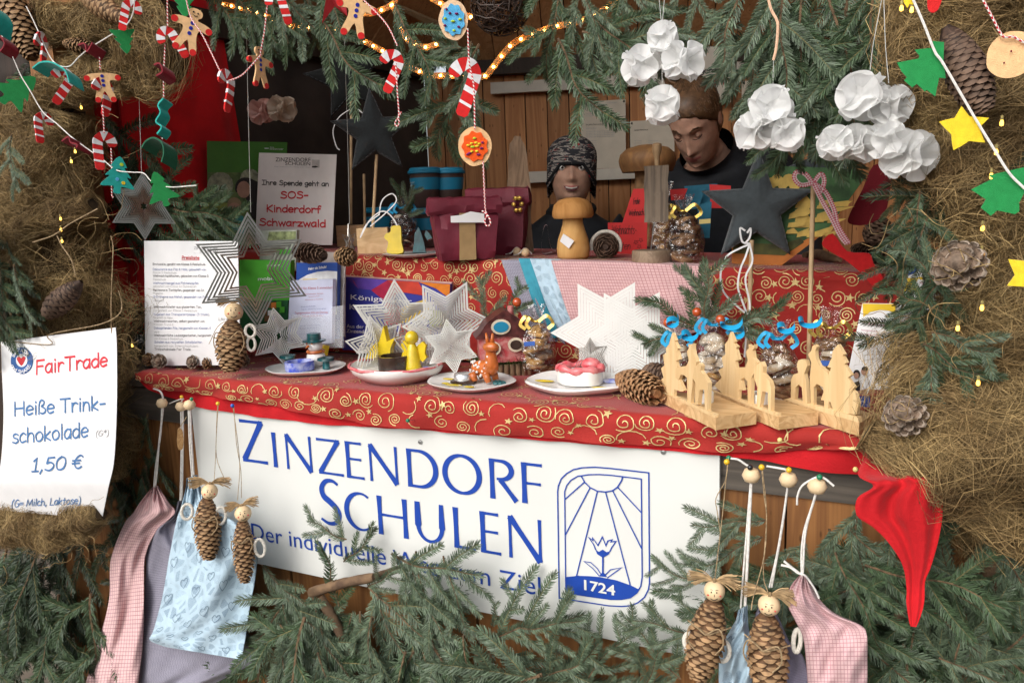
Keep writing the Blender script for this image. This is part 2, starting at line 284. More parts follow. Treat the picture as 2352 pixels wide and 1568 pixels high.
# ------------------------------------------------------------------ rounded hand lettering (drawn strokes)
GL = {}
for _l in '''a 5.2|s 4.2 4.4 2.6 5 .9 3.8 .5 1.8 1.6 .2 3.2 .6 4.2 2.6|l 4.3 5 4.4 .1
b 5.4|l .6 7.6 .7 .1|s .7 3.2 2.2 4.8 4.1 4 4.6 2.2 3.5 .4 1.8 .1 .7 1
c 4.6|s 4 4.2 2.6 5 .9 3.8 .5 1.8 1.7 .2 4.1 .8
d 5.4|l 4.5 7.7 4.5 .1|s 4.5 3.6 2.8 4.8 .9 3.7 .5 1.8 1.7 .1 3.4 .4 4.5 1.9
e 5|s .6 2.5 4.3 2.9 3.9 4.4 2.4 5 .8 3.8 .5 1.8 1.8 .1 4.2 .8
f 4.4|s 4.2 7.3 2.8 7.6 1.9 6 1.9 0|l .4 4.4 3.7 4.6
g 5.1|s 4.2 4.4 2.6 5 .8 3.8 .6 2 1.8 .5 3.4 1.2 4.2 3|s 4.3 5 4.4 0 3.6 -2.2 1.4 -2.2 .5 -1.5
h 5.4|l .7 7.6 .7 0|s .7 2.6 1.7 4.4 3.5 4.6 4.4 3 4.5 0
i 2.4|l 1.2 4.8 1.2 0|l 1.15 6.6 1.25 6.9
j 3.4|s 2.4 4.8 2.4 -1.4 1.2 -2.3 .1 -1.5|l 2.35 6.6 2.45 6.9
k 5.1|l .8 7.6 .8 0|l 4.2 4.6 .9 2 4.4 0
l 2.4|l 1.2 7.7 1.2 0
m 7.6|l .7 4.9 .7 0|s .7 2.6 1.6 4.5 3 4.5 3.8 3 3.8 0|s 3.8 2.6 4.7 4.5 6.1 4.5 6.9 3 7 0
n 5.2|l .7 4.9 .7 0|s .7 2.6 1.7 4.5 3.3 4.6 4.2 3 4.4 0
o 5.2|s 2.6 4.9 .9 3.9 .5 2.2 1.4 .3 2.9 .1 4.4 1.3 4.6 3.1 3.7 4.6 2.6 4.9
p 5.2|l .8 4.8 .7 -2.6|s .8 3.4 2.2 4.8 4 4.2 4.5 2.4 3.4 .5 1.9 .2 .8 1
q 5.2|s 4.3 4.4 2.6 5 .8 3.8 .6 2 1.8 .3 3.4 .8 4.3 2.6|l 4.3 4.8 4.4 -2.6
r 4.5|l .8 4.9 .9 0|s .9 2.6 1.8 4.4 3.2 4.8 4.1 4.2
s 4.6|s 3.9 4.3 2.4 4.9 1 4.2 1.4 3 3.4 2.2 3.9 1.1 2.6 .1 .6 .7
t 4.6|l 2.2 7 2.2 0|l .4 4.6 4.1 4.7
u 5.2|s .7 4.8 .8 1.6 1.8 .1 3.4 .4 4.3 2|l 4.4 4.8 4.5 0
v 4.8|l .5 4.8 2.4 .1 4.3 4.8
w 6.8|l .5 4.8 1.9 .1 3.4 4.2 4.9 .1 6.3 4.8
x 5|l .6 .1 4.4 4.8|l .6 4.8 4.4 0
y 5|l .5 4.8 2.6 .6|l 4.5 4.8 1.3 -2.5
z 5|l .5 4.7 4.4 4.7 .6 .2 4.5 .2
A 7|l .5 0 3.4 7.5 6.4 0|l 1.5 2.4 5.5 2.6
B 6.2|l .9 7.4 .9 0|s .9 7.4 3.6 7.3 4.5 5.8 3.4 4.2 .9 3.9|s .9 3.9 4 3.8 5.4 2.2 4 .4 .9 0
D 7|l .9 7.4 .9 .1|s .9 7.4 4 7 6.1 4.4 5.4 1.6 3.2 .2 .9 .1
E 6|l 5.2 7.4 1 7.3 .9 .1 5.4 .2|l 1 3.9 4.9 4
F 5.8|l 5.4 7.4 1 7.3 .8 -.1|l 1 4 4.6 4.1
G 6.8|s 5.6 6.4 3.8 7.6 1.5 5.8 .6 2.8 1.8 .4 4.2 .1 5.9 1.9 5.9 3.3|l 3.6 3.3 6.3 3.4
H 7.4|l .9 7.5 .9 0|l 6.3 7.5 6.4 0|l .9 3.9 6.3 4
I 5.4|l .5 7.4 4.9 7.4|l .4 .1 4.9 .1|l 2.7 7.4 2.7 .1
K 6.2|l .9 7.5 .9 0|l 5.4 7.4 1 3.6 5.6 0
L 5.4|l 1 7.5 .9 .1 5 .2
M 8.6|l .6 0 1.5 7.4 4.2 1.2 6.9 7.4 8 0
N 7.6|l .9 0 .9 7.5 6.6 .2 6.6 7.6
O 7.6|s 3.8 7.6 1.6 6.4 .6 3.8 1.5 1 3.6 .1 6 1.2 7 4 6 6.6 3.8 7.6
P 5.4|l .9 7.4 .9 -.1|s .9 7.3 3.6 7.2 4.8 5.4 3.6 3.6 .9 3.2
R 6.4|l .9 7.4 .9 0|s .9 7.3 3.8 7.2 4.9 5.5 3.6 4 1 3.5|l 2.2 3.5 5.8 0
S 6.6|s 5.6 6.5 3.8 7.6 1.7 6.8 1.6 5.2 3.6 4.2 5.5 3.1 5.6 1.3 3.6 .1 .8 .9
T 6.8|l .4 7.4 6.4 7.4|l 3.4 7.4 3.4 0
W 10|l .5 7.4 2.8 0 5 6.4 7.2 0 9.5 7.4
Z 6.8|l .8 7.3 6 7.3 .7 .2 6.2 .2
€ 6.4|s 5.6 6.6 4.2 7.5 2.4 6.2 1.5 3.6 2.4 1 4 .1 5.6 1|l .3 4.6 4.6 4.7|l .3 3 4.2 3.1
ß 5.4|s .7 0 .9 5.4 2.1 7.6 3.8 6.9 3.6 5.2 2.4 4.2 4.4 2.8 4.5 .9 3 .1 1.9 .5
ö 5.2|s 2.6 4.9 .9 3.9 .5 2.2 1.4 .3 2.9 .1 4.4 1.3 4.6 3.1 3.7 4.6 2.6 4.9|l 1.6 6.3 1.65 6.5|l 3.5 6.3 3.55 6.5
ä 5.2|s 4.2 4.4 2.6 5 .9 3.8 .5 1.8 1.6 .2 3.2 .6 4.2 2.6|l 4.3 5 4.4 .1|l 1.6 6.3 1.65 6.5|l 3.5 6.3 3.55 6.5
ü 5.2|s .7 4.8 .8 1.6 1.8 .1 3.4 .4 4.3 2|l 4.4 4.8 4.5 0|l 1.6 6.3 1.65 6.5|l 3.5 6.3 3.55 6.5
0 6|s 3 7.5 1.1 6 .6 3.6 1.3 .9 3 .1 4.8 1 5.5 3.8 4.8 6.5 3 7.5
1 4.6|l 1 5.9 2.5 7.5 2.5 .1|l .8 .1 4.2 .1
2 6|s .9 5.8 1.9 7.4 4 7.3 4.9 5.6 3.6 3.2 .8 .2|l .8 .2 5.4 .2
3 6|s 1 7 3.2 7.5 4.7 6 2.4 4 5 2.8 4.6 .8 2.6 .1 .7 .9
4 6|l 4.2 0 4.2 7.5 .6 2.5 5.6 2.5
5 6|l 5 7.4 1.6 7.3 1.2 4.2|s 1.2 4.2 3 4.7 4.9 3.6 5 1.6 3.2 .1 .8 .7
6 6|s 4.6 7.4 2 5.8 .8 2.8 1.6 .4 3.6 .1 5.1 1.6 4.2 3.7 2.4 4 .9 2.8
7 6|l .7 7.3 5.3 7.3 2.2 0
, 2.6|l 1.6 .7 .8 -1.3
. 2.4|l 1.15 .2 1.3 .4
- 4.4|l .7 3.1 3.7 3.2
( 3.6|s 2.9 8 1.2 5.6 .9 2.6 1.5 -.4 2.9 -2
) 3.6|s .7 8 2.4 5.6 2.7 2.6 2.1 -.4 .7 -2
* 4.6|l 2.3 7.6 2.3 4|l .8 6.8 3.8 4.8|l 3.8 6.8 .8 4.8
= 5|l .6 4 4.4 4.1|l .6 2.2 4.4 2.3
! 2.6|l 1.3 7.6 1.3 2.2|l 1.25 .2 1.35 .4
& 7|s 6.2 0 2.4 5 2.2 6.8 3.6 7.4 4.6 6.2 3.4 4.6 1 2.6 1.4 .6 3.4 .2 5.6 3
: 2.4|l 1.15 .3 1.25 .5|l 1.15 4 1.25 4.2'''.split('\n'):
    _k, _r = _l[0], _l[2:].split('|')
    GL[_k] = (float(_r[0]), [(q[0], [float(v) for v in q[2:].split()]) for q in _r[1:]])
def pen(mb, s, mp, u0, v0, W, H, wt, nrm, m=0, slant=0.0, lift=0.0008):
    """hand lettering: baseline v0 from u0, total width W, capital height H, all in the units of mp(u,v)->3D"""
    tot = sum(GL.get(c, (3.0,))[0] for c in s); kx = W/tot; ky = H/7.5; x = 0; nrm = np.asarray(nrm, float); nrm = nrm/np.linalg.norm(nrm); c_ = 0
    for ch in s:
        if ch in GL:
            for (md, q) in GL[ch][1]:
                P = [(q[i], q[i+1]) for i in range(0, len(q),2)]
                if md == 's': P = [tuple(p) for p in catmull([np.array(p+(0.,)) for p in P], 5)[:, :2]]
                T = []
                for a, b in zip(P[:-1], P[1:]):
                    T.append(a)
                    if md == 'l' and math.hypot(b[0]-a[0], b[1]-a[1]) > 2: T += [(a[0]+(b[0]-a[0])*i/3, a[1]+(b[1]-a[1])*i/3) for i in (1,2)]
                T.append(P[-1]); c_ += 1
                Q = np.array([mp(u0+(x+a+slant*b)*kx, v0+b*ky) for a, b in T])+nrm*(lift+(c_ % 7)*.00004)
                d0 = Q[0]-Q[1]; d1 = Q[-1]-Q[-2]; Q[0] += d0/(np.linalg.norm(d0)+1e-9)*wt*.42; Q[-1] += d1/(np.linalg.norm(d1)+1e-9)*wt*.42
                mb.strip(Q, wt, nrm, m)
        x += GL.get(ch, (3.0,))[0]
_BT = {}
def btext(mb, s, mp, u0, v0, W, H, nrm, m=0, lift=.0008, bold=0.0):
    """plain lettering filled from the built-in face; W total width, H capital height"""
    if (s, bold) not in _BT:
        c = bpy.data.curves.new('t', 'FONT'); c.body = s; c.offset = bold; c.resolution_u = 3; o = bpy.data.objects.new('t', c)
        COL.objects.link(o); me = bpy.data.meshes.new_from_object(o); V = np.array([v.co[:2] for v in me.vertices]); Fc = [tuple(p.vertices) for p in me.polygons]
        bpy.data.objects.remove(o); bpy.data.meshes.remove(me); bpy.data.curves.remove(c); _BT[(s, bold)] = (V, Fc)
    V, Fc = _BT[(s, bold)]; x0, x1 = V[:, 0].min(), V[:, 0].max(); nrm = np.asarray(nrm, float)/np.linalg.norm(nrm)
    mb.add([np.asarray(mp(u0+(a-x0)/(x1-x0)*W, v0+b/.72*H))+nrm*lift for a, b in V], Fc, m)
def quadmap(c):
    """corners tl, tr, br, bl in 3D -> map(u right, v up)"""
    c = [np.asarray(p, float) for p in c]
    return lambda u, v: (c[3]*(1-u)+c[2]*u)*(1-v)+(c[0]*(1-u)+c[1]*u)*v
# ------------------------------------------------------------------ fir sprays
def needle_mat(name, top, under):
    m = mat(name, top, .45,.2,30, spec=.35, island=.38); t = m.node_tree; b = t.nodes['Principled BSDF']; src = b.inputs['Base Color'].links[0].from_socket
    g = N(t, 'NewGeometry'); mx = N(t, 'Mix', data_type='RGBA'); t.links.new(g.outputs['Backfacing'], mx.inputs['Factor']); t.links.new(src, mx.inputs['A']); mx.inputs['B'].default_value = tuple(under)+(1,); t.links.new(mx.outputs['Result'], b.inputs['Base Color']); return m
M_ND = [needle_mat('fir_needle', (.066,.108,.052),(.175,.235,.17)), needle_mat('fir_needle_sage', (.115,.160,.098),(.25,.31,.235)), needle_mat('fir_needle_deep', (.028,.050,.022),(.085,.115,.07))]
M_TW = mat('twig_bark', (.16,.10,.055),.85,.3,60,.6,300)
M_TW2 = mat('twig_young', (.22,.19,.085),.8,.25,90,.4,300)
def needles(rs, P, Nn, dens, ln, flat=.55):
    P = np.asarray(P); seg = np.linalg.norm(np.diff(P, axis=0), axis=1); cum = np.r_[0, np.cumsum(seg)]; L = cum[-1]; n = max(6, int(L*dens))
    t = (.02+.98*(np.arange(n)+rs.uniform(-.4,.4, n))/n)*L; t = np.clip(t, 0, L); B = np.stack([np.interp(t, cum, P[:, i]) for i in range(3)], 1)
    T = np.stack([np.interp(t+.004, cum, P[:, i], right=P[-1, i]+(P[-1]-P[-2])[i]/seg[-1]*.004) for i in range(3)], 1)-B
    T /= np.linalg.norm(T, axis=1)[:, None]+1e-9
    Sd = np.cross(T, Nn); Sd /= np.linalg.norm(Sd, axis=1)[:, None]+1e-9; Up = np.cross(Sd, T)
    k3 = np.arange(n) % 5; sgn = np.where(np.arange(n) % 2 == 0,1.0,-1.0)
    upm = k3 == 4; el = np.where(upm, rs.uniform(.55,1.1, n), rs.normal(.15,.13, n)+np.where(k3 >= 2,.28,0))
    tipf = np.clip((L-t)/.025,0,1); a = np.radians(rs.normal(60,6, n)*(.4+.6*tipf)*np.where(upm, .8,1))
    lat = np.cos(el)[:, None]*Sd*sgn[:, None]+np.sin(el)[:, None]*Up
    d = np.cos(a)[:, None]*T+np.sin(a)[:, None]*lat; l = ln*rs.uniform(.86,1.08, n)*(.62+.38*tipf)*np.clip(.7+t/.03*.3,.7,1)*np.where(upm, .75,1)
    bend = T*.25+Up*rs.uniform(-.05,.12, n)[:, None]; m_ = B+d*(l*.5)[:, None]; e = B+(d+bend)*(l*.96)[:, None]
    wv = T-d*(np.sum(T*d, 1))[:, None]; wv += Up*rs.normal(0,.3, n)[:, None]; wv /= np.linalg.norm(wv, axis=1)[:, None]+1e-9
    flip = np.sum(np.cross(d, wv)*Up, 1) < 0; wv[flip] *= -1
    w_ = .00125*rs.uniform(.85,1.15, n)[:, None]
    V = np.stack([B-wv*w_*.7, B+wv*w_*.7, m_-wv*w_, m_+wv*w_, e-wv*w_*.4, e+wv*w_*.4], 1).reshape(-1,3)
    i = np.arange(n)[:, None]*6; F_ = np.concatenate([i+np.array([0,2,3,1]), i+np.array([2,4,5,3])], 0)
    return V, F_
def spray(seed, L=.36, side=5, dens=1050, ln=.0235, droop=.1, bare=.0, matn=0, nm='fir_branch'):
    rs = np.random.default_rng(seed); tw = MB(); nd = MB(); Up = np.array([0,0,1.])
    k = 14; s = np.linspace(0,1, k); cv = rs.normal(0,.05)
    ax = np.stack([s*L*(1-.12*s*s), cv*L*s*s*2+.006*np.sin(s*9+seed),-droop*L*s*s*1.4], 1); tw.tube(ax, np.linspace(.0042,.0012, k)*(L/.36)**.5,5)
    i0 = int(bare*k); V, Fq = needles(rs, ax[i0:], Up, dens, ln); nd.add(V, Fq)
    for j in range(side):
        f = .08+.72*j/max(1, side-1)+rs.uniform(-.03,.03); sg = 1 if j % 2 else -1; b = np.array([np.interp(f, s, ax[:, c]) for c in range(3)])
        l = L*(.34*(1-f)+.2)*rs.uniform(.75,1.2); an = math.radians(rs.uniform(40,58))*sg; q = np.linspace(0,1,8)
        dr = np.array([math.cos(an), math.sin(an), rs.normal(0,.12)]); inw = np.array([1,0,0.])
        Pq = b+np.outer(q*l, dr)+np.outer(q*q*l*.22, inw)+np.outer(-q*q*l*droop*rs.uniform(.4,1.8), Up)
        tw.tube(Pq, np.linspace(.0018,.0008,8),4, m=1); V, Fq = needles(rs, Pq, Up, dens, ln*rs.uniform(.85,1.05)); nd.add(V, Fq)
        if l > .15:
            for sg2 in (-1,1):
                f2 = rs.uniform(.35,.6); b2 = Pq[int(f2*7)]; a2 = an+sg2*math.radians(48); l2 = l*.38
                P2 = b2+np.outer(q*l2, np.array([math.cos(a2), math.sin(a2), rs.normal(0,.1)])); tw.tube(P2, np.linspace(.0012,.0007,8),4, m=1); V, Fq = needles(rs, P2, Up, dens, ln*.9); nd.add(V, Fq)
    r = tw.build(nm, [M_TW, M_TW2], loc=(0,0,0)); nd.build('needles', M_ND[matn], parent=r, sharp=0)
    r['_w'] = [0,0,0]; return r
# ------------------------------------------------------------------ coconut fibre
M_FB = mat('coconut_fibre', (.33,.23,.10),.75,.25,12, spec=.3, island=.6, col2=(.16,.10,.042))
M_FC = mat('coconut_fibre_core', (.055,.034,.016),.95,.35,60,.9,250)  # core kept dark, shade in the gaps between strands put into its colour
def fibres(mb, P, rad, n, ln=(.05,.1), along=.5, curl=.5, seed=0, flat=1.0, w=.0006, fro=(0,-1,0), m=0, spread=.12, half=True, clump=.35):
    rs = np.random.default_rng(seed); P = np.asarray(P, float); k = len(P); rad = np.full(k, rad) if np.isscalar(rad) else np.asarray(rad, float)
    cum = np.r_[0, np.cumsum(np.linalg.norm(np.diff(P, axis=0), axis=1))]; T = np.gradient(P, axis=0); T /= np.linalg.norm(T, axis=1)[:, None]
    fro = np.asarray(fro, float); fro = fro/np.linalg.norm(fro); A = fro-T*(T@fro)[:, None]; A /= np.linalg.norm(A, axis=1)[:, None]; Bn = np.cross(T, A)
    nb = n//4; n = nb*7; rp = lambda a, sd: np.repeat(a, 7)+rs.normal(0, sd, n)
    t = rs.uniform(0, cum[-1], nb); th = rs.uniform(-1.9,1.9, nb) if half else rs.uniform(-math.pi, math.pi, nb)
    ip = lambda X, tt: np.stack([np.interp(tt, cum, X[:, i]) for i in range(3)], 1)
    lay = rs.uniform(.72,1+spread, nb)
    lump = lambda tt, h: 1+.13*np.sin(tt*41+h*2.3+seed)+.10*np.sin(h*4.7-tt*27)+.06*np.sin(tt*83-h*7)
    def pos(tt, h, ly):
        c = ip(P, tt); a = ip(A, tt); b = ip(Bn, tt); r = np.interp(tt, cum, rad)*ly*lump(tt, h)
        return c+a*(np.cos(h)*r*flat)[:, None]+b*(np.sin(h)*r)[:, None]
    l = rs.uniform(ln[0], ln[1], nb); K = 7
    lay = np.where(rs.random(nb) < .12, lay+rs.uniform(0, spread*1.6, nb), lay)
    mrad = np.interp(t, cum, rad)
    dt = rs.normal(0,1, nb)*.6+np.where(rs.random(nb) < .5,1,-1)*along*2; dh = rs.normal(0,1, nb)*(1.2-along); q = np.sqrt(dt**2+dh**2)+1e-6; dt, dh = dt/q, dh/q
    pts = []; ph = rp(rs.uniform(-.6,.6, nb)*curl, .12); t, lay, dt, dh = rp(t, .006), rp(lay, .045), rp(dt, .22), rp(dh, .22); th = rp(th, .005/np.repeat(mrad, 7)); mrad = np.repeat(mrad, 7); l = np.repeat(l, 7)*rs.uniform(.75,1.2, n)
    for i in range(K):
        pts.append(pos(np.clip(t, 0, cum[-1]), th, lay)); st = l/(K-1)
        c, s = np.cos(ph), np.sin(ph); dt, dh = dt*c-dh*s, dt*s+dh*c; ph = ph+rp(rs.normal(0,.42, nb)*curl, .1)
        t = t+dt*st; th = th+dh*st/mrad; lay = np.clip(lay+rs.normal(0,.07, n),.68,1+spread*2.6)
    Q = np.stack(pts, 1)
    tan = np.gradient(Q, axis=1); rn = rs.normal(0,1,(n, 1,3)); sd = np.cross(tan, rn); sd /= np.linalg.norm(sd, axis=2)[..., None]+1e-9
    wd = (w*rs.uniform(.6,1.3, n))[:, None, None]
    V = np.stack([Q-sd*wd/2, Q+sd*wd/2], 2).reshape(-1,3); b = np.arange(n)[:, None]*2*K
    F_ = np.concatenate([b+np.array([2*i, 2*i+2,2*i+3,2*i+1]) for i in range(K-1)], 0); mb.add(V, F_, m)
def fibre_thing(name, label, P, rad, n, group=None, seed=1, core=.74, flat=1.0, cat='coconut fibre', **kw):
    P = catmull(P, 5); k = len(P); rad = np.interp(np.linspace(0,1, k), np.linspace(0,1, len(rad)), rad) if not np.isscalar(rad) else np.full(k, rad)
    mb = MB(); rs = np.random.default_rng(seed); fro = np.asarray(kw.get('fro', (0,-1,0)), float); T = np.gradient(P, axis=0); T /= np.linalg.norm(T, axis=1)[:, None]
    A = fro-T*(T@fro)[:, None]; A /= np.linalg.norm(A, axis=1)[:, None]; B_ = np.cross(T, A); V = []; n_ = 18
    for i in range(k):
        for j in range(n_):
            a = 2*math.pi*j/n_; r = rad[i]*core*(1+rs.normal(0,.035)); V.append(P[i]+A[i]*math.cos(a)*r*flat+B_[i]*math.sin(a)*r)
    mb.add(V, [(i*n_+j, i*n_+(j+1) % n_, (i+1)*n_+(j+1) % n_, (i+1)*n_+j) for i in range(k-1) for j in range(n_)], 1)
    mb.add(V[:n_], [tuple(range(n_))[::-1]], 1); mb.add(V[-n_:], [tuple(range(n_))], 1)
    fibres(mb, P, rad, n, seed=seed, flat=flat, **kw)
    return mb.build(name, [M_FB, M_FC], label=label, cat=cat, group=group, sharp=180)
# ------------------------------------------------------------------ cones
M_CN = [mat('cone_scale', (.17,.088,.042),.6,.3,90,.4,500, island=.3), mat('cone_scale_dark', (.075,.042,.028),.6,.3,90,.4,500, island=.3), mat('cone_scale_grey', (.27,.19,.135),.7,.3,90,.4,500, island=.25), mat('cone_scale_orange', (.36,.175,.075),.6,.3,90,.4,500, island=.2)]  # brown scale roots darkened, shade between the scales put into the colour
M_CT = [mat('cone_edge', (.36,.215,.105),.7,.2,90, island=.2), mat('cone_edge_dark', (.17,.105,.07),.7,.2,90, island=.2), mat('cone_edge_grey', (.40,.32,.25),.7,.2,90, island=.2), mat('cone_edge_orange', (.42,.24,.12),.7,.2,90, island=.2)]
def cone_geo(mb, o, axis, L, R, n=110, w=.015, op=28, pw=.6, seed=0, root=.3, cup=.25, tipr=.25, m=(0,1), endr=.25, thick=.0012):
    """o = stem end, axis = direction to the tip"""
    rr = random.Random(seed); fx = frame(axis); o = np.asarray(o, float); opn = math.radians(op); ga = math.radians(137.508)
    prof = lambda t: R*max(endr if t < .5 else tipr, math.sin(math.pi*min(1, max(0,.08+.86*t)))**pw)
    mb.lathe([(prof(i/10)*.55, L*i/10) for i in range(11)], o, 10, fx, m[0])
    for k in range(n):
        t = (k+.5)/n; r = prof(t); a = k*ga+rr.uniform(-.08,.08); ra = np.array([math.cos(a), math.sin(a),0]); ta = np.array([-math.sin(a), math.cos(a),0]); az = np.array([0,0,1.])
        e = ra*math.cos(math.radians(90)-opn)+az*math.sin(math.radians(90)-opn) if False else ra*math.sin(opn)+az*math.cos(opn)
        nr = ra*math.cos(opn)-az*math.sin(opn); ws = w*(.55+.45*r/R)*rr.uniform(.9,1.1); ln = (r*(1-root))/max(.25, math.sin(opn))
        b = az*(t*L-ln*math.cos(opn)*.8)+ra*r*root; V = []
        for (q, wq, up) in ((0,.4,0),(.5,.85,.02),(.82,1.0,.05),(1.0,.62,.0)):
            for (x, cu) in ((-1,0),(-.5,.75),(.5,.75),(1,0)):
                yy = q if q < 1 or abs(x) < .9 else .93
                V.append(o+(b+e*ln*yy+ta*x*wq*ws/2+nr*(cu*cup*ws*.5+up*ws))@fx)
        Fq = [(i*4+j, i*4+j+1,(i+1)*4+j+1,(i+1)*4+j) for i in range(3) for j in range(3)]
        mb.add(V, Fq[:6], m[0]); mb.add(V, Fq[6:], m[1])
        lip = V[12:16]; mb.add(lip+[p-nr@fx*thick-e@fx*.0006 for p in lip], [(j, j+1, j+5, j+4) for j in range(3)], m[1])
# ------------------------------------------------------------------ cut-out stars of sheet metal
def star2(n, R, r): return [((R if i % 2 == 0 else r)*math.sin(math.pi*i/n),(R if i % 2 == 0 else r)*math.cos(math.pi*i/n)) for i in range(2*n)]
def star_geo(mb, o, fx, n, R, ratio=.5, rings=9, gap=.35, twist=0.0, th=.0006, inner=.18, m=0, tw0=0.0, roll=0.0):
    """nested star frames turned one after the other about the upright axis; fx rows: right, away, up"""
    o = np.asarray(o, float); st = R*(1-inner)/rings
    for k in range(rings):
        Ro = R-k*st; Ri = Ro-st*(1-gap); a = tw0+twist*k; c, s = math.cos(a), math.sin(a)
        def tr(p, y): x, z = p; x, z = x*math.cos(roll)-z*math.sin(roll), x*math.sin(roll)+z*math.cos(roll); return o+np.array([x*c-y*s, x*s+y*c, z])@fx
        A = star2(n, Ro, Ro*ratio); B = star2(n, Ri, Ri*ratio); q = 2*n; V = [tr(p, -th/2) for p in A]+[tr(p, -th/2) for p in B]+[tr(p, th/2) for p in A]+[tr(p, th/2) for p in B]
        Fq = []
        for i in range(q):
            j = (i+1) % q; Fq += [(i, j, q+j, q+i),(2*q+j, 2*q+i, 3*q+i, 3*q+j),(j, i, 2*q+i, 2*q+j),(q+i, q+j, 3*q+j, 3*q+i)]
        if k == rings-1 and inner > 0: pass
        mb.add(V, Fq, m)
def camframe(p, roll=0.0, yaw=0.0):
    """rows: right, away, up seen from the photographer's side, up kept vertical unless rolled"""
    a = np.asarray(p, float)-CAM; a[2] = 0; a /= np.linalg.norm(a); c, s = math.cos(yaw), math.sin(yaw); a = np.array([a[0]*c-a[1]*s, a[0]*s+a[1]*c, 0])
    r = np.cross(a, [0,0,1]); u = np.array([0,0,1.]); c, s = math.cos(roll), math.sin(roll); return np.array([r*c+u*s, a, u*c-r*s])
def cord(mb, P, r=.0012, n=6, m=0, k=6): return mb.tube(catmull(P, k), r, n, m)
def TL(X0, Y0): return lambda x, y: ((X0+x/3.733)*.9408,(Y0+y/3.733)*.9408)
t00, t01, t02, t03 = TL(0,0), TL(625,0), TL(1250,0), TL(1875,0)
t10, t11, t12, t13 = TL(0,420), TL(625,420), TL(1250,420), TL(1875,420)
t20, t21, t22, t23 = TL(0,840), TL(625,840), TL(1250,840), TL(1875,840)
t30, t31, t32, t33 = TL(0,1247), TL(625,1247), TL(1250,1247), TL(1875,1247)
def mp_(t, pts): return [t(*p) for p in pts]
ZC = 1.155                                    # counter height
def zs(x): return 1.358-.0337*x               # shelf height (slightly out of level, as in the photo)
YR = 1.56                                     # front of the raised shelf
# ------------------------------------------------------------------ ground
def paving():
    m = mat('paving_stone', (.17,.135,.10),.9,.25,9,.5,120, island=.2, col2=(.11,.085,.065)); j = mat('paving_joint', (.05,.04,.03),.95)
    mb = MB(); mb.add([(-60,-60,0),(60,-60,0),(60,60,0),(-60,60,0)], [(0,1,2,3)], 1)
    c, s = math.cos(.5), math.sin(.5)
    for i in range(-16,17):
        for k in range(-14,15):
            x, y = i*.30+(k % 2)*.15, k*.22; X, Y = -2.5+x*c-y*s, 2.0+x*s+y*c
            if not (-6.5 < X < 2.5 and -.5 < Y < 5.5): continue
            h = .004+rnd.uniform(0,.002); a, b = .146,.106
            q = [(X+p*c-r*s, Y+p*s+r*c) for p, r in ((-a, -b),(a, -b),(a, b),(-a, b))]
            mb.add([(p[0], p[1], .001) for p in q]+[(p[0], p[1], h) for p in q], [(4,5,6,7),(0,1,5,4),(1,2,6,5),(2,3,7,6),(3,0,4,7)], 0)
    mb.build('ground', [m, j], loc=(0,0,0), kind='structure', label='brown paving slabs in front of and beside the stall')
paving()
# ------------------------------------------------------------------ the wooden stall
stall = thing('market_stall', 'brown wooden market stall with open counter front and dark board side wall', 'market stall', (0,1.4,0))
W_F = wood('front_boards', (.30,.135,.045),(.19,.08,.028)); W_B = wood('back_boards', (.52,.24,.095),(.38,.16,.06)); W_D = wood('dark_beam', (.045,.028,.02),(.03,.02,.014))
W_G = wood('grey_rail', (.12,.10,.08),(.07,.06,.05), axis=0); W_H = wood('roof_boards', (.52,.27,.12),(.40,.19,.08)); W_P = wood('pale_batten', (.62,.46,.27),(.5,.36,.2), axis=0)
def boards(name, o, du, dv, nrm, U, V, wd, m, gap=.004, th=.018, lap=.004):
    mb = MB(); o = np.asarray(o, float); du, dv, nrm = [np.asarray(a, float)/np.linalg.norm(a) for a in (du, dv, nrm)]; u = 0; k = 0
    while u < U:
        w_ = min(wd*rnd.uniform(.9,1.1), U-u)
        if w_ > .02: mb.box(o+du*(u+w_/2)+dv*V/2+nrm*(-th/2-(k % 2)*lap),(w_-gap, V, th),(du, dv, nrm))
        u += w_; k += 1
    bk = o+du*U/2+dv*V/2-nrm*(th+lap+.012); mb.box(bk, (U, V, .01),(du, dv, nrm),1)
    return mb.build(name, [m, W_D], parent=stall)
boards('front_panel', (-2.0,1.262,.06),(1,0,0),(0,0,1),(0,-1,0),2.42,1.03,.115, W_F)
mb = MB(); mb.box((-.79,1.272,1.075),(2.42,.03,.075)); mb.build('counter_rail', W_G, parent=stall)
mb = MB(); mb.box((-.79,1.45, ZC-.02),(2.36,.41,.03)); mb.build('counter_top', W_G, parent=stall)
P0 = at(985,400,3.2); dl = ray(2287,437); dl[2] = 0; dl /= np.linalg.norm(dl)
_a = at(1176,188,3.0); _b = onZ(1428,174, _a[2]); db = _b-_a; db[2] = 0; db /= np.linalg.norm(db); zrail = _a[2]
def vert(x, y, p, d): return on(x, y, (-d[1], d[0], 0), np.array((-d[1], d[0], 0))@p)   # pixel onto the upright plane through p along d
zl = vert(984,150, P0, dl)[2]; zb = vert(1300,150, P0, db)[2]
L0 = np.array([P0[0], P0[1], 0]); nl = np.array([dl[1], -dl[0], 0]); nb = np.array([db[1], -db[0], 0]); nb = nb if nb[1] < 0 else -nb
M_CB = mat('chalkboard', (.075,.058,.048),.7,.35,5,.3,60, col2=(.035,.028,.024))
mb = MB(); SL = (L0[1]-1.5)/dl[1]; s0 = L0-dl*SL; mb.box((s0+L0)/2+np.array([0,0, zl/2])-nl*.01,(SL, .02, zl),(dl, nl, (0,0,1))); mb.build('side_board', M_CB, parent=stall)
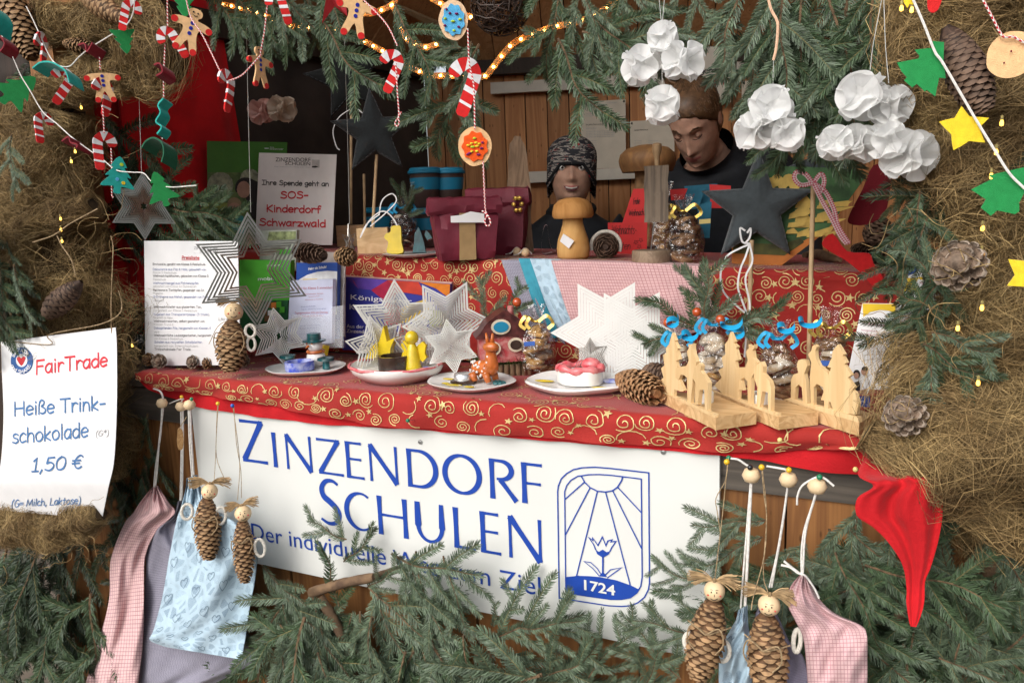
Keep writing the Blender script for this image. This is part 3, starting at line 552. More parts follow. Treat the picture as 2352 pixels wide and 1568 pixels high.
mb = MB(); mb.box((s0+L0)/2+np.array([0,0, zl-.03])+nl*.03,(SL-.05,.04,.07),(dl, nl, (0,0,1))); mb.build('wall_plate', W_D, parent=stall)
boards('back_wall', L0, db, (0,0,1), nb, 2.9, zb, .078, W_B)
mb = MB(); mb.box(L0+db*1.5+np.array([0,0, zb])+nb*.03,(2.8,.05,.055),(db, nb, (0,0,1))); mb.build('back_beam', W_D, parent=stall)
dr_ = -nb*0+(-1)*np.array([db[1]*-1, db[0], 0]); dr_ = nb*math.cos(math.radians(42))+np.array([0,0, math.sin(math.radians(42))]); nr_ = np.cross(db, dr_); nr_ = nr_ if nr_[2] < 0 else -nr_
boards('back_roof', L0+np.array([0,0, zb+.02])-db*.6, db, dr_, nr_, 3.4,2.3,.09, W_H)
dq = nl*math.cos(math.radians(42))+np.array([0,0, math.sin(math.radians(42))]); nq = np.cross(dl, dq); nq = nq if nq[2] < 0 else -nq
boards('side_roof', s0-dl*.2+np.array([0,0, zl+.01]), dl, dq, nq, 2.2,2.0,.12, W_H)
pl_ = through(L0+np.array([0,0, zl+.01])+nq*.012, nq); q = [pl_(*p) for p in ((880,0),(912,8),(1108,92),(1104,112))]
mb = MB(); mb.prism(q, nq*.02); mb.build('roof_batten', W_P, parent=stall)
M_WR = mat('white_trunking', (.62,.57,.48),.6,.06,20)
def rail(x0, x1, y0, y1, hgt, name='wall_rail'):
    a, b = vert(x0, y0, P0+nb*.02, db), vert(x1, y1, P0+nb*.02, db); z0, z1 = a[2], a[2]-hgt; b[2] = z0; mb = MB(); c = (a+b)/2; c[2] = (z0+z1)/2
    mb.box(c+nb*.012,(np.linalg.norm((b-a)[:2]),.022, hgt),(db, nb, (0,0,1))); mb.build(name, M_WR, parent=stall)
rail(1128,1640,192,160,.042); rail(1690,2040,134,120,.045); rail(1175,1700,397,400,.042)
# right wall and posts
boards('side_wall', (.36,1.4,0),(0,1,0),(0,0,1),(-1,0,0),1.8,2.3,.09, W_B)
for x in (-1.86,.3):
    mb = MB(); mb.box((x, 1.33,1.25),(.09,.09,2.5)); mb.build('post', W_F, parent=stall)
mb = MB(); mb.box((-.78,1.25,2.04),(2.5,.06,.14)); mb.build('header_beam', W_F, parent=stall)
# eaves roof over the counter, outside the frame but shading it
mb = MB(); mb.box((-.78,2.3,2.9),(3.4,2.2,.05)); mb.build('roof', W_D, parent=stall)
mb = MB(); mb.box((-2.25,1.36,1.45),(.75,.03,1.7)); mb.build('side_panel', W_D, parent=stall)
# shelf on the counter
mb = MB(); 
for i in range(12):
    x0, x1 = -1.62+i*.16,-1.62+(i+1)*.16; z0, z1 = zs(x0)-.012, zs(x1)-.012
    mb.add([(x0, YR+.02, ZC),(x1, YR+.02, ZC),(x1, YR+.02, z1),(x0, YR+.02, z0),(x1,2.05, z1),(x0,2.05, z0)], [(0,1,2,3),(3,2,4,5)])
mb.build('display_step', W_G, parent=stall)
# ------------------------------------------------------------------ printed red cloths
M_RC = mat('red_cotton', (.34,.019,.014),.8,.08,12,.35,700, sheen=.2); M_GD = mat('gold_print', (.68,.50,.22),.45,.15,300, metal=.25)
M_RC2 = M_RC
def spiral2(cx, cy, R, turns, a0, hand):
    k = 34; return [(cx+hand*R*(1-.88*(i/k)**.9)*math.cos(a0+turns*2*math.pi*i/k)*(1+.03*math.sin(i*1.7)), cy+R*(1-.88*(i/k)**.9)*math.sin(a0+turns*2*math.pi*i/k)) for i in range(k+1)]
def printed(mb, sf, U0, U1, T0, T1, seed, step=.047):
    rr = random.Random(seed); nu = int((U1-U0)/step); ntt = int((T1-T0)/(step*.86))+1
    def pt(u, t, lift):
        e = 2e-3; p = sf(u, t); a = sf(u+e, t)-sf(u-e, t); b = sf(u, t+e)-sf(u, t-e); n = np.cross(a, b); n /= np.linalg.norm(n)+1e-12; n = n if (n[1] < 0 or n[2] > .5) else -n; return p+n*lift, n
    def line(P, wd, lift):
        P = [p for p in P if U0 < p[0] < U1 and T0 < p[1] < T1]
        if len(P) < 3: return
        Q = [pt(p[0], p[1], lift) for p in P]; mb.strip([q[0] for q in Q], np.array([wd*rr.uniform(.75,1.2) for _ in Q]), [q[1] for q in Q], 1)
    for j in range(ntt+1):
        for i in range(nu+1):
            u = U0+(i+.5*(j % 2)+rr.uniform(-.16,.16))*step; t = T0+(j+rr.uniform(-.14,.14))*step*.86; R = step*rr.uniform(.33,.5); h = rr.choice((-1,1)); a0 = rr.uniform(0,6.28)
            lf = .0011+((i*7+j*3) % 9)*.00004
            if rr.random() < .8: line(spiral2(u, t, R, rr.uniform(1.7,2.5), a0, h),.0017, lf)
            else: line([(u+R*1.1*math.cos(a0+b*.5)*h, t+R*1.1*math.sin(a0+b*.5)) for b in range(7)], .0017, lf)
            if rr.random() < .62:
                su, st, q = u+step*.5+rr.uniform(-.004,.004), t+rr.uniform(-.018,.018), rr.uniform(0,6.28); rs_ = rr.uniform(.0068,.0095)
                S2 = [(su+(rs_ if k % 2 == 0 else rs_*.42)*math.cos(q+k*math.pi/5), st+(rs_ if k % 2 == 0 else rs_*.42)*math.sin(q+k*math.pi/5)) for k in range(10)]
                if all(U0 < p[0] < U1 and T0 < p[1] < T1 for p in S2):
                    c = pt(su, st, lf+.0005)[0]; R_ = [pt(p[0], p[1], lf+.0005)[0] for p in S2]; mb.add([c]+R_, [(0, k+1,(k+1) % 10+1) for k in range(10)], 1)
_hem = [(300,850),(330,880),(350,893),(504,916),(588,930),(740,955),(840,975),(945,985),(1300,1013),(1654,1042),(1764,1045),(1880,1038),(2029,1030),(2120,1040)]
_hx = [onY(p[0], p[1], 1.226)[0] for p in _hem]; _hz = [onY(p[0], p[1], 1.226)[2] for p in _hem]
_vem = [(300,862),(340,896),(450,936),(588,958),(740,976),(945,987),(1300,1017),(1654,1047),(1764,1062),(1880,1084),(1965,1092),(2060,1090)]
_vx = [onY(p[0], p[1], 1.234)[0] for p in _vem]; _vz = [onY(p[0], p[1], 1.234)[2] for p in _vem]
def wob(x, t): return .0030*math.sin(x*23+1.3*math.sin(t*30))+.0015*math.sin(x*51+t*40)+.0012*math.sin(x*9-t*22)
LT = YR-1.242; LR = .024
def cloth_front(u, t, hemx=_hx, hemz=_hz, yo=0.0, amp=1.0):
    """t metres from the foot of the shelf over the counter edge to the hem"""
    if t < LT: return np.array([u, YR-t, ZC+.002+wob(u, t)*.5*min(1,(LT-t)*12+.3)])
    hz = float(np.interp(u, hemx, hemz)); drop = ZC-hz; q = (t-LT)/.085; y = 1.242-yo
    a = min(1, q*3.2)*math.pi/2; zz = ZC+.002-.018*(1-math.cos(a))-max(0, q-.3125)/(1-.3125)*(drop-.018); yy = y-.016*math.sin(a)-yo
    return np.array([u, yy+amp*wob(u*1.3, t)*1.6*min(1, q)-.004*math.sin(u*5.2)*q, zz])
mb = MB(); UA, UB = _hx[0]+.01,.07; TT = LT+.085
mb.grid(lambda a, b: cloth_front(UA+(UB-UA)*a, TT*b),150,40,0); printed(mb, cloth_front, UA, UB, .02, TT-.002,3)
mb.build('counter_cloth', [M_RC, M_GD], label='red tablecloth with gold swirls and stars draped over the counter edge', cat='tablecloth', sharp=180)
def cloth_riser(u, t):
    h = zs(u)-ZC
    if t < h-.012: return np.array([u, YR+.010+wob(u, t)*1.3, ZC+.004+t])
    q = t-(h-.012); a = min(1, q/.02)*math.pi/2
    return np.array([u, YR+.010+.012*math.sin(0)+.013*(1-math.cos(a))+max(0, q-.02), zs(u)-.010+.012*math.sin(a)])
mb = MB(); mb.grid(lambda a, b: cloth_riser(-1.60+1.72*a, .62*b),110,60,0, flip=True); printed(mb, cloth_riser, -1.35,.12,.0,.38,8,.036)
mb.build('shelf_cloth', [M_RC2, M_GD], label='red cloth with gold swirls hanging down the front of the raised shelf', cat='tablecloth', sharp=180)
# red velvet under the printed cloth
M_VV = mat('red_velvet', (.56,.008,.014),.85,.14,14,.4,260, sheen=.12, col2=(.40,.005,.009))
mb = MB(); va, vb = _vx[0]+.01,.03
def velvet(a, b):
    u = va+(vb-va)*a; z0 = ZC-.004; z1 = float(np.interp(u, _vx, _vz)); return np.array([u, 1.2415+.002*math.sin(u*40+b*3)+.0012*math.sin(u*93)-.004*b, z0+(z1-z0)*b])
mb.grid(velvet, 120,8,0)
rows = [t23(900,1000)+t23(1300,1010), t23(820,1190)+t23(1500,1150), t23(960,1290)+t23(1590,1250), t23(815,1400)+t23(1592,1400), t23(810,1560)+t23(1590,1568), t33(960,150)+t33(1572,170), t33(1100,290)+t33(1540,320), t33(1225,490)+t33(1480,520), t33(1262,700)+t33(1432,640), t33(1260,830)+t33(1425,820), t33(1285,1000)+t33(1390,960), t33(1300,1050)+t33(1350,1055)]
rc = catmull([np.array(r) for r in rows], 5)
def swag(a, b):
    i = a*(len(rc)-1); r = rc[int(i)] if int(i) >= len(rc)-1 else rc[int(i)]*(1-i % 1)+rc[int(i)+1]*(i % 1)
    wd = max(.02,(r[2]-r[0])/330); fold = math.sin(b*11+a*1.5)*.6+math.sin(b*23+a*5)*.25+.5*math.sin(b*5+2)
    y = 1.09-.024*fold*wd*(1-.3*a)-.02*math.sin(math.pi*b)*wd+.6*max(0,.15-a)
    x = r[0]*(1-b)+r[2]*b+9*math.sin(b*16+a*4)*wd*0; return onY(x, r[1]*(1-b)+r[3]*b, y)
mb.grid(swag, 55,60,0)
mb.build('velvet_cloth', M_VV, label='bright red velvet cloth edging the counter and hanging in a long point', cat='velvet cloth', sharp=180)
# red felt curtain at the left of the opening
M_RF = mat('red_felt', (.74,.012,.016),.9,.1,14,.5,400, sheen=.3)
ca_, cb_, cc_ = onY(225,300,1.44), s0+nl*.03-dl*.03, vert(548,300, P0+nl*.03, dl)
def curtain(a, b):
    q = (ca_+(cb_-ca_)*(a/.45)) if a < .45 else (cb_+(cc_-cb_)*((a-.45)/.55)); e = .012*math.sin(a*16+b*2)+.006*math.sin(a*37); q = np.array([q[0], q[1], 2.1-.9*b]); return q+(np.array([0,-1,0]) if a < .45 else nl)*e*.6+dl*(.10*(b-.3) if a > .45 else 0)*(a-.45)*1.8
mb = MB(); mb.grid(curtain, 80,20)
mb.build('felt_curtain', M_RF, label='plain red felt curtain behind the garlands at the left of the opening', cat='curtain', sharp=180)
# ------------------------------------------------------------------ the school banner
YS = 1.2445
M_WB = mat('white_board', (.66,.665,.635),.38,.02,6, spec=.4); M_BL = mat('banner_blue', (.012,.055,.33),.5,.03); M_SC = mat('screw_metal', (.5,.5,.5),.35, metal=.9)
sx0, sx1, sz0, sz1 = -1.436,-.256,.735,1.10
banner = thing('school_banner', 'white school name board with blue lettering fixed below the counter', 'sign board', ((sx0+sx1)/2, YS, sz0))
mb = MB(); mb.box(((sx0+sx1)/2, YS+.006,(sz0+sz1)/2),(sx1-sx0,.012, sz1-sz0)); bdo = mb.build('board', M_WB, parent=banner)
mb = MB(); lf = YS-.0012; nY = np.array([0,-1., 0])
ztop = (onY(626,991, YS)[2]+onY(1199,1061, YS)[2])/2; zbot = (onY(632,1071, YS)[2]+onY(1200,1154, YS)[2])/2
zt2 = onY(1043,1194, YS)[2] if False else onY(*t21(1385,1470), YS)[2]
OPT = {
 'I': [[(.5,1),(.5,0),.14]],
 'N': [[(.06,1),(.06,0),.085], [(.94,1),(.94,.0),.085], [(.06,.98),(.94,.0),.15]],
 'Z': [[(.02,.96),(.9,.96),.075], [(.86,.97),(.1,.05),.145], [(.04,.04),(1,.04),.075]],
 'E': [[(.14,1),(.14,0),.14], [(.14,.965),(.92,.965),.075], [(.14,.53),(.88,.53),.07], [(.14,.036),(1,.036),.075]],
 'F': [[(.14,1),(.14,0),.14], [(.14,.965),(1,.965),.075], [(.14,.5),(.93,.5),.07]],
 'H': [[(.08,1),(.08,0),.14], [(.92,1),(.92,0),.14], [(.08,.52),(.92,.52),.07]],
 'L': [[(.14,1),(.14,0),.14], [(.14,.036),(1,.036),.075]]}
def flare(a, b, wd, hgt):
    P = np.linspace(a, b, 7); s = np.linspace(-1,1,7); return P, wd*hgt*(.86+.2*s*s)
def put(P, wd): global _lc; _lc += 1; mb.strip([(p[0], lf-(_lc % 5)*.00006, p[1]) for p in P], wd, nY)
_lc = 0
def letter(ch, xl, xr, ym, z0, z1, zz=None):
    a, b = onY(xl, ym, YS)[0], onY(xr, ym, YS)[0]; h = z1-z0; W_ = b-a; mpq = lambda u, v: (a+u*W_, z0+v*h)
    def arc(pts, wds):
        k = len(pts); put([mpq(*p) for p in pts], np.array(wds)*h)
    if ch in OPT:
        for (p, q, wd) in OPT[ch]: P, w_ = flare(np.array(mpq(*p)), np.array(mpq(*q)), wd, h); put(P, w_)
    elif ch == 'O':
        T = [2*math.pi*i/48 for i in range(49)]; arc([(.5+.44*math.sin(t),.5+.475*math.cos(t)) for t in T], [.075+.075*abs(math.sin(t)) for t in T])
    elif ch == 'D':
        letter('I', xl, xl+(xr-xl)*.24, ym, z0, z1); T = [math.pi*i/30 for i in range(31)]
        arc([(.12,.965)]+[(.42+.51*math.sin(t),.5+.465*math.cos(t)) for t in T]+[(.12,.036)], [.07]+[.075+.075*math.sin(t) for t in T]+[.07])
    elif ch == 'R':
        letter('I', xl, xl+(xr-xl)*.26, ym, z0, z1); T = [math.pi*i/24 for i in range(25)]
        arc([(.14,.965)]+[(.45+.38*math.sin(t),.735+.225*math.cos(t)) for t in T]+[(.3,.51)], [.07]+[.075+.065*math.sin(t) for t in T]+[.06]); P, w_ = flare(np.array(mpq(.42,.5)), np.array(mpq(.98,.0)),.135, h); put(P, w_)
    elif ch == 'C':
        T = [math.radians(35-250*i/40) for i in range(41)]; arc([(.58+.53*math.sin(t) if math.sin(t) < 0 else .58+.5*math.sin(t),.5+.475*math.cos(t)) for t in T], [.06+.09*max(0,-math.sin(t)) for t in T])
    elif ch == 'U':
        T = [math.pi*i/24 for i in range(25)]; arc([(.09,1),(.09,.42)]+[(.5-.41*math.cos(t),.42-.385*math.sin(t)) for t in T]+[(.91,.42),(.91,1)], [.145,.13]+[.13-.05*math.sin(t) for t in T]+[.12,.11])
    elif ch == 'S':
        P = catmull([np.array(p+(0.,)) for p in ((.88,.9),(.66,.97),(.36,.94),(.17,.78),(.24,.61),(.5,.5),(.76,.37),(.86,.22),(.7,.06),(.38,.02),(.06,.1))], 5)[:, :2]; k = len(P); arc([tuple(p) for p in P], [.06+.085*math.sin(math.pi*i/(k-1))**1.5 for i in range(k)])
zZ = onY(585,965, YS)[2]; zZb = onY(585,1062, YS)[2]
letter('Z', 553,612,1014, zZb, zZ)
for ch, a, b, y in (('I', 625,638,1035),('N', 657,717,1042),('Z', 729,788,1055),('E', 795,836,1067),('N', 849,915,1075),('D', 933,1007,1088),('O', 1018,1107,1100),('R', 1123,1187,1110),('F', 1198,1246,1108)): letter(ch, a, b, y, zbot, ztop)
zu2, zd2 = onY(*t22(235,1655-1247*0), YS)[2] if False else onY(890,1215, YS)[2], 0
s_t, s_b = onY(760,1100, YS)[2], onY(760,1203, YS)[2]; letter('S', 733,785,1150, s_b, s_t)
r2t, r2b = onY(*t21(1385,1415), YS)[2], onY(*t31(1140,207), YS)[2]
for ch, a, b, y in (('C', 794,856,1170),('H', 868,936,1178),('U', 955,1021,1195),('L', 1041,1091,1205),('E', 1103,1150,1220),('N', 1168,1245,1230)): letter(ch, a, b, y, r2b, r2t)
def wl(t, pts, wd, close=False, sm=False):
    P = [onY(*t(*p), YS) for p in pts]; P = [(p[0], p[2]) for p in P]
    if close: P.append(P[0])
    put(P, wd)
a_ = onY(*t31(-30,250), YS); b_ = onY(1243,1367, YS); c_ = onY(1243,1322, YS)
btext(mb, 'Der individuelle Weg zum Ziel', lambda u, v: (u, YS, v), a_[0], b_[2], b_[0]-a_[0], c_[2]-b_[2], nY, lift=.0014)
O_ = [t22(*p) for p in ((418,1340),(424,1290),(450,1225),(500,1175),(560,1140),(640,1122),(760,1117),(900,1128),(1248,1168))]+[t32(*p) for p in ((1255,650),(1245,710),(1210,780),(1150,830),(1080,858),(1000,864),(880,858),(432,788))]
I_ = [t22(*p) for p in ((482,1340),(500,1285),(540,1235),(600,1200),(700,1185),(800,1183),(900,1190),(1180,1224))]+[t32(*p) for p in ((1188,600),(1175,680),(1140,740),(1080,785),(1000,800),(900,800),(492,742))]
idt = lambda x, y: (x, y); wl(idt, O_, .0024, True); wl(idt, I_, .0022, True)
wl(t22, [(635,1200),(665,1255),(715,1303),(780,1335),(855,1343),(920,1330),(965,1298),(1000,1240),(1010,1205)], .0024)
for a, b in ((t22(660,1255), t22(482,1412)),(t22(713,1305), t32(490,212)),(t22(780,1338), t32(590,588)),(t22(855,1345), t32(1080,675)),(t22(920,1332), t32(1183,338)),(t22(965,1300), t22(1180,1530))): wl(idt, [a, b], .0022)
def fillpoly(t, pts, m=0, l=.0013): mb.prism([onY(*t(*p), YS-l) for p in pts], (0,.0004,0), m)
fillpoly(t32, [(492,600),(600,588),(700,592),(800,600),(950,630),(1080,675),(1150,710),(1135,745),(1075,787),(1000,800),(900,800),(492,742)])
fillpoly(t32, [(760,350),(790,372),(825,350),(860,374),(895,365),(880,395),(834,420),(820,420),(775,390)]); fillpoly(t32, [(820,418),(835,420),(835,560),(865,600),(790,592),(820,560)], 0,.0017)
wl(t32, [(765,350),(745,300),(702,238),(738,264),(736,240),(785,310),(825,232),(858,312),(875,268),(915,258),(903,278),(950,272),(910,330),(893,365)], .0022)
wl(t32, [(800,590),(740,520),(657,454),(720,465),(780,520),(815,575)], .0018); wl(t32, [(850,580),(900,530),(1005,510),(960,540),(870,605)], .0018)
a_ = onY(*t32(662,718), YS); b_ = onY(*t32(945,765), YS); c_ = onY(*t32(945,672), YS)
btext(mb, '1724', lambda u, v: (u, YS, v), a_[0], b_[2]+.0006, b_[0]-a_[0], c_[2]-b_[2], nY, 1,.0022,.02)
mb.build('lettering', [M_BL, M_WB], parent=bdo, sharp=0)
for p in (t21(1497,890), t22(1378,980)):
    q = onY(*p, YS-.001); mb = MB(); mb.lathe([(.0048,0),(.0042,.0015),(.0016,.002),(.0012,.0008),(0,.0008)], q, 14, frame((0,-1,0))); mb.build('screw', M_SC, parent=bdo)
# ------------------------------------------------------------------ fir branches dressing the stall
class Pool:
    def __init__(s, makers): s.mk = makers; s.o = [None]*len(makers)
    def put(s, k, M, label, group):
        k %= len(s.mk)
        if s.o[k] is None: s.o[k] = s.mk[k](); s.o[k].matrix_world = M; return tag(s.o[k], label, 'fir branch', group)
        return dup(s.o[k], M, label, group)
P_SAGE = Pool([lambda i=i: spray(20+i, L=.30+.03*(i % 4), side=4+i % 3, matn=1, droop=.06+.09*(i % 3)) for i in range(5)])
P_GREEN = Pool([lambda i=i: spray(40+i, L=.32+.03*(i % 3), side=5+i % 2, matn=0, droop=.08+.08*(i % 3)) for i in range(4)])
P_DEEP = Pool([lambda i=i: spray(60+i, L=.34+.03*(i % 3), side=5, matn=2, droop=.12, dens=950) for i in range(3)])
P_TWIG = Pool([lambda i=i: spray(80+i, L=.17+.03*(i % 3), side=2+i % 3, ln=.021, matn=i % 2, droop=.1*(i % 3)) for i in range(4)])
def bM(x, y, Y, ang, sc, pitch=0.0, roll=0.0):
    a = math.radians(ang); p = onY(x, y, Y); e = np.array([math.cos(a)*math.cos(pitch),-math.sin(pitch), math.sin(a)*math.cos(pitch)])
    n = np.array([0,-1., 0]); n = n-e*(n@e); n /= np.linalg.norm(n); b = np.cross(n, e); c, s = math.cos(roll), math.sin(roll); n2 = n*c+b*s
    return M4([e, np.cross(n2, e), n2], p, sc)
rf = random.Random(11)
def fill(pools, n, box, Yr, am, asd, sr, label, group, ymin=None, pit=(0,.5)):
    for i in range(n):
        x = rf.uniform(box[0], box[1]); y = rf.uniform(box[2], box[3])
        if ymin: y = max(y, np.interp(x, ymin[0], ymin[1])+rf.uniform(0,40))
        rf.choice(pools).put(rf.randrange(12), bM(x, y, rf.uniform(*Yr), rf.gauss(am, asd), rf.uniform(*sr), rf.uniform(*pit), rf.uniform(-.5,.5)), label, group)
def hero(pool, k, x, y, Y, ang, sc, label, group, pit=.1, roll=0.0): pool.put(k, bM(x, y, Y, ang, sc, pit, roll), label, group)
g = 'fir branches covering the stall front below the banner'; l = 'grey green fir branch in the mass covering the boards below the white banner'
fill([P_SAGE, P_SAGE, P_GREEN], 28,(640,1330,1330,1620),(1.13,1.22),-85,38,(.6,.9), l, g, ((560,700,850,1000,1150,1250,1340),(1290,1350,1390,1440,1480,1530,1600)))
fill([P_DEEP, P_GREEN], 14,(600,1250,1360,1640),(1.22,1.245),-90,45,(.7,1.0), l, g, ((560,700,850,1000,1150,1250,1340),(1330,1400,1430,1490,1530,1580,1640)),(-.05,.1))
for k, x, y, a, s, p in ((0,845,1350,38,.42,.2),(1,900,1275,-2,.66,.25),(2,955,1265,-72,.5,.3),(3,1020,1275,-66,.46,.3),(4,850,1345,-35,.8,.2),(0,600,1300,-25,.6,.15),(2,660,1330,-50,.66,.2),(3,720,1350,-75,.7,.2),(1,860,1350,-60,.75,.25),(0,940,1300,-50,.6,.3),(1,1180,1440,18,.5,.3),(2,1100,1470,30,.62,.2),(0,630,1340,-30,.8,.15),(3,640,1420,-40,.8,.15),(4,1230,1560,30,.6,.3),(2,1330,1580,60,.45,.2)): hero(P_SAGE, k, x, y, 1.19, a, s, l, g, p)
for k, x, y, a, s in ((0,775,1390,88,.85),(1,795,1240,158,.55),(2,790,1290,35,.5),(3,1135,1440,85,.4)): hero(P_TWIG, k, x, y, 1.20, a, s, 'fir twig sticking up over the slogan on the white banner', 'fir twigs over the banner slogan', .15)
g = 'fir branches at the lower right under the counter'; l = 'fir branch in the mass at the lower right around the red velvet point'
NR = ((1430,1560,1640,1760,1960,2100,2352),(1500,1290,1230,1230,1170,1200,1200))
fill([P_SAGE, P_GREEN, P_GREEN], 26,(1720,2380,1230,1600),(1.17,1.225),-70,50,(.4,.66), l, g, NR)
fill([P_DEEP, P_GREEN], 18,(1700,2400,1240,1620),(1.225,1.25),-80,60,(.5,.75), l, g, NR, (-.05,.15))
for k, x, y, a, s, p in ((0,1760,1190,195,.42,.3),(1,1750,1230,215,.42,.35),(2,1640,1340,180,.32,.3),(3,1660,1470,172,.42,.3),(4,1560,1560,130,.5,.2),(0,1470,1600,70,.45,.2),(2,1940,1200,-40,.5,.2),(0,1900,1215,-70,.5,.1),(1,1965,1165,-85,.5,.1),(3,2050,1190,-60,.5,.1),(4,1850,1240,-100,.4,.1),(3,2020,1340,200,.5,.2),(1,2230,1480,105,.6,.15),(4,2180,1600,80,.62,.15),(2,2300,1500,60,.5,.2),(0,2290,1260,-50,.5,.2)): hero(P_SAGE, k, x, y, 1.19, a, s, l, g, p*.6)
g = 'fir branches between the drinks notice and the cloth bags'; l = 'dark fir branch hanging between the hot chocolate notice and the cloth bags'
fill([P_GREEN, P_DEEP], 13,(250,385,930,1240),(1.228,1.245),-84,20,(.45,.7), l, g, pit=(-.05,.04))
g = 'fir branches hanging at the lower left'; l = 'dark fir branch hanging at the lower left below the hot chocolate notice'
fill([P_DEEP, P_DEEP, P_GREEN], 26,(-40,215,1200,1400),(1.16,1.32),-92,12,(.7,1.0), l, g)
g = 'fir branches on the left edge'; l = 'blue green fir branch at the left edge beside the coconut fibre column'
fill([P_DEEP, P_SAGE, P_GREEN], 20,(-70,35,300,800),(1.05,1.12),-85,28,(.38,.55), l, g)
g = 'fir branches behind the upper left garlands'; l = 'dark fir branch behind the felt garlands at the upper left'
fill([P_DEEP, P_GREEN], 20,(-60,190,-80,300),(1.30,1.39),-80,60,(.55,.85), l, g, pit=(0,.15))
for k, x, y, a, s in ((0,470,-60,-55,.6),(1,540,-20,-50,.5),(3,580,-20,-65,.5)): hero(P_GREEN, k, x, y, 1.3, a, s, l, g)
g = 'fir branches reaching over the red curtain'; l = 'fir branch reaching right across the red felt curtain above the price list'
for k, x, y, a, s in ((0,235,265,-36,.9),(1,240,400,-26,.8),(2,290,480,-6,.8),(1,400,480,-6,.6),(1,320,470,-12,.8)): hero(P_GREEN, k, x, y, 1.37+.01*k, a, s, l, g, .02)
fill([P_DEEP], 8,(220,330,420,780),(1.34,1.39),-60,40,(.6,.8), 'dark fir branch low beside the price list behind the coconut fibre', 'fir branches beside the price list', pit=(0,.1))
g = 'fir sprigs hanging along the top of the opening'; l = 'fir sprig hanging from the top edge of the stall opening'
for k, x, y, a, s in ((0,600,-70,-70,.6),(1,650,-20,-50,.55),(2,690,-60,-80,.4),(0,905,10,-58,.62),(2,1105,105,-128,.68),(3,1085,95,-105,.4),(1,1060,110,175,.25),(2,1300,-60,-112,.5),(3,1330,-60,-75,.45),(0,1340,20,-40,.6),(2,1490,-70,-95,.5),(3,1430,-60,-60,.4),(1,1570,-80,-70,.4)): hero([P_GREEN, P_SAGE][k % 2], k, x, y, 1.27+.012*(k % 3), a, s, l, g, .05, rf.uniform(-.5,.5))
for k, x, y, a, s in ((0,740,-20,-60,.8),(2,1280,90,-70,.8),(3,1690,-20,-95,.9),(1,1340,70,-30,.8),(2,740,50,-60,.9)): hero(P_TWIG, k, x, y, 1.28, a, s, l, g, .1)
g = 'large fir branches hanging at the top right'; l = 'large fir branch hanging at the top right between the white paper ball clusters'
for i, (x, y, a, s) in enumerate(((1790,-60,-84,.85),(1850,-40,-92,.9),(1900,-60,-80,.95),(1960,-50,-98,.9),(2010,-60,-88,.8),(2040,-20,-100,.7),(1830,40,-100,.75),(1900,60,-95,.85),(1760,-30,-78,.6),(1945,100,-85,.75),(1870,150,-105,.6),(2000,120,-110,.6),(1730,60,-86,.5))): hero([P_SAGE, P_GREEN, P_GREEN][i % 3], i, x, y, 1.26+.014*(i % 4), a, s*.8, l, g, .05, rf.uniform(-.4,.4))
g = 'dark fir branches behind the right fibre'; l = 'dark fir branch between the paper balls and the coconut fibre at the right'
fill([P_DEEP, P_GREEN], 4,(2080,2150,330,440),(1.3,1.36),-90,30,(.24,.34), l, g)
fill([P_DEEP], 8,(2270,2420,-60,420),(1.2,1.28),-90,50,(.4,.6), 'dark fir branch at the right edge behind the coconut fibre', 'fir branches at the right edge')
fill([P_DEEP, P_GREEN], 7,(2120,2400,560,1100),(1.27,1.32),-90,70,(.4,.6), 'dark fir branch at the right edge behind the coconut fibre', 'fir branches at the right edge')
for i, (x, y, a, s) in enumerate(((2110,440,-85,.36),(2135,500,-110,.36),(2150,580,-100,.34),(2100,520,-70,.3),(2160,640,-115,.3))): hero([P_GREEN, P_DEEP][i % 2], i, x, y, 1.17, a, s, 'dark fir branch between the paper balls and the coconut fibre at the right', 'dark fir branches behind the right fibre', .02)
g = 'fir twigs in front of the right brochures'; l = 'fir twig arching in front of the brochure stack at the right'
for k, x, y, a, s in ((2,2120,790,-40,.5),(3,2130,840,-70,.55),(0,2120,700,150,.35),(1,2140,760,-25,.5),(2,2110,890,-60,.45),(1,2140,930,-105,.5),(3,2150,640,140,.45)): hero(P_TWIG, k, x, y, 1.13, a, s*.9, l, g, .05)
# bare stems showing in the lower masses
M_BK = mat('branch_bark', (.20,.125,.07),.9,.4,30,.8,120, col2=(.09,.055,.035))
for i, (pts, r, lab) in enumerate(([[(715,1360),(790,1338),(860,1325)], .011, 'cut brown branch stub level below the banner slogan'], [[(735,1370),(770,1430),(805,1500)], .011, 'brown bare branch slanting down below the banner'], [[(866,1322),(920,1305),(953,1298)], .008, 'cut branch stub with pale end touching the lower edge of the banner'],
        [[(2175,1270),(2105,1340),(2065,1430)], .013, 'thick mossy branch slanting behind the red velvet point'], [[(2360,1180),(2290,1300),(2260,1420),(2225,1568),(2200,1700)], .016, 'tall bare fir trunk at the right below the fibre swag'])):
    P = catmull([onY(p[0], p[1], 1.21-.02*(i < 3)) for p in pts], 6); mb = MB(); mb.tube(P, np.linspace(r, r*.85, len(P))*[1+rnd.uniform(-.08,.08) for _ in P], 9); mb.build('bare_branch', M_BK, label=lab, cat='branch')
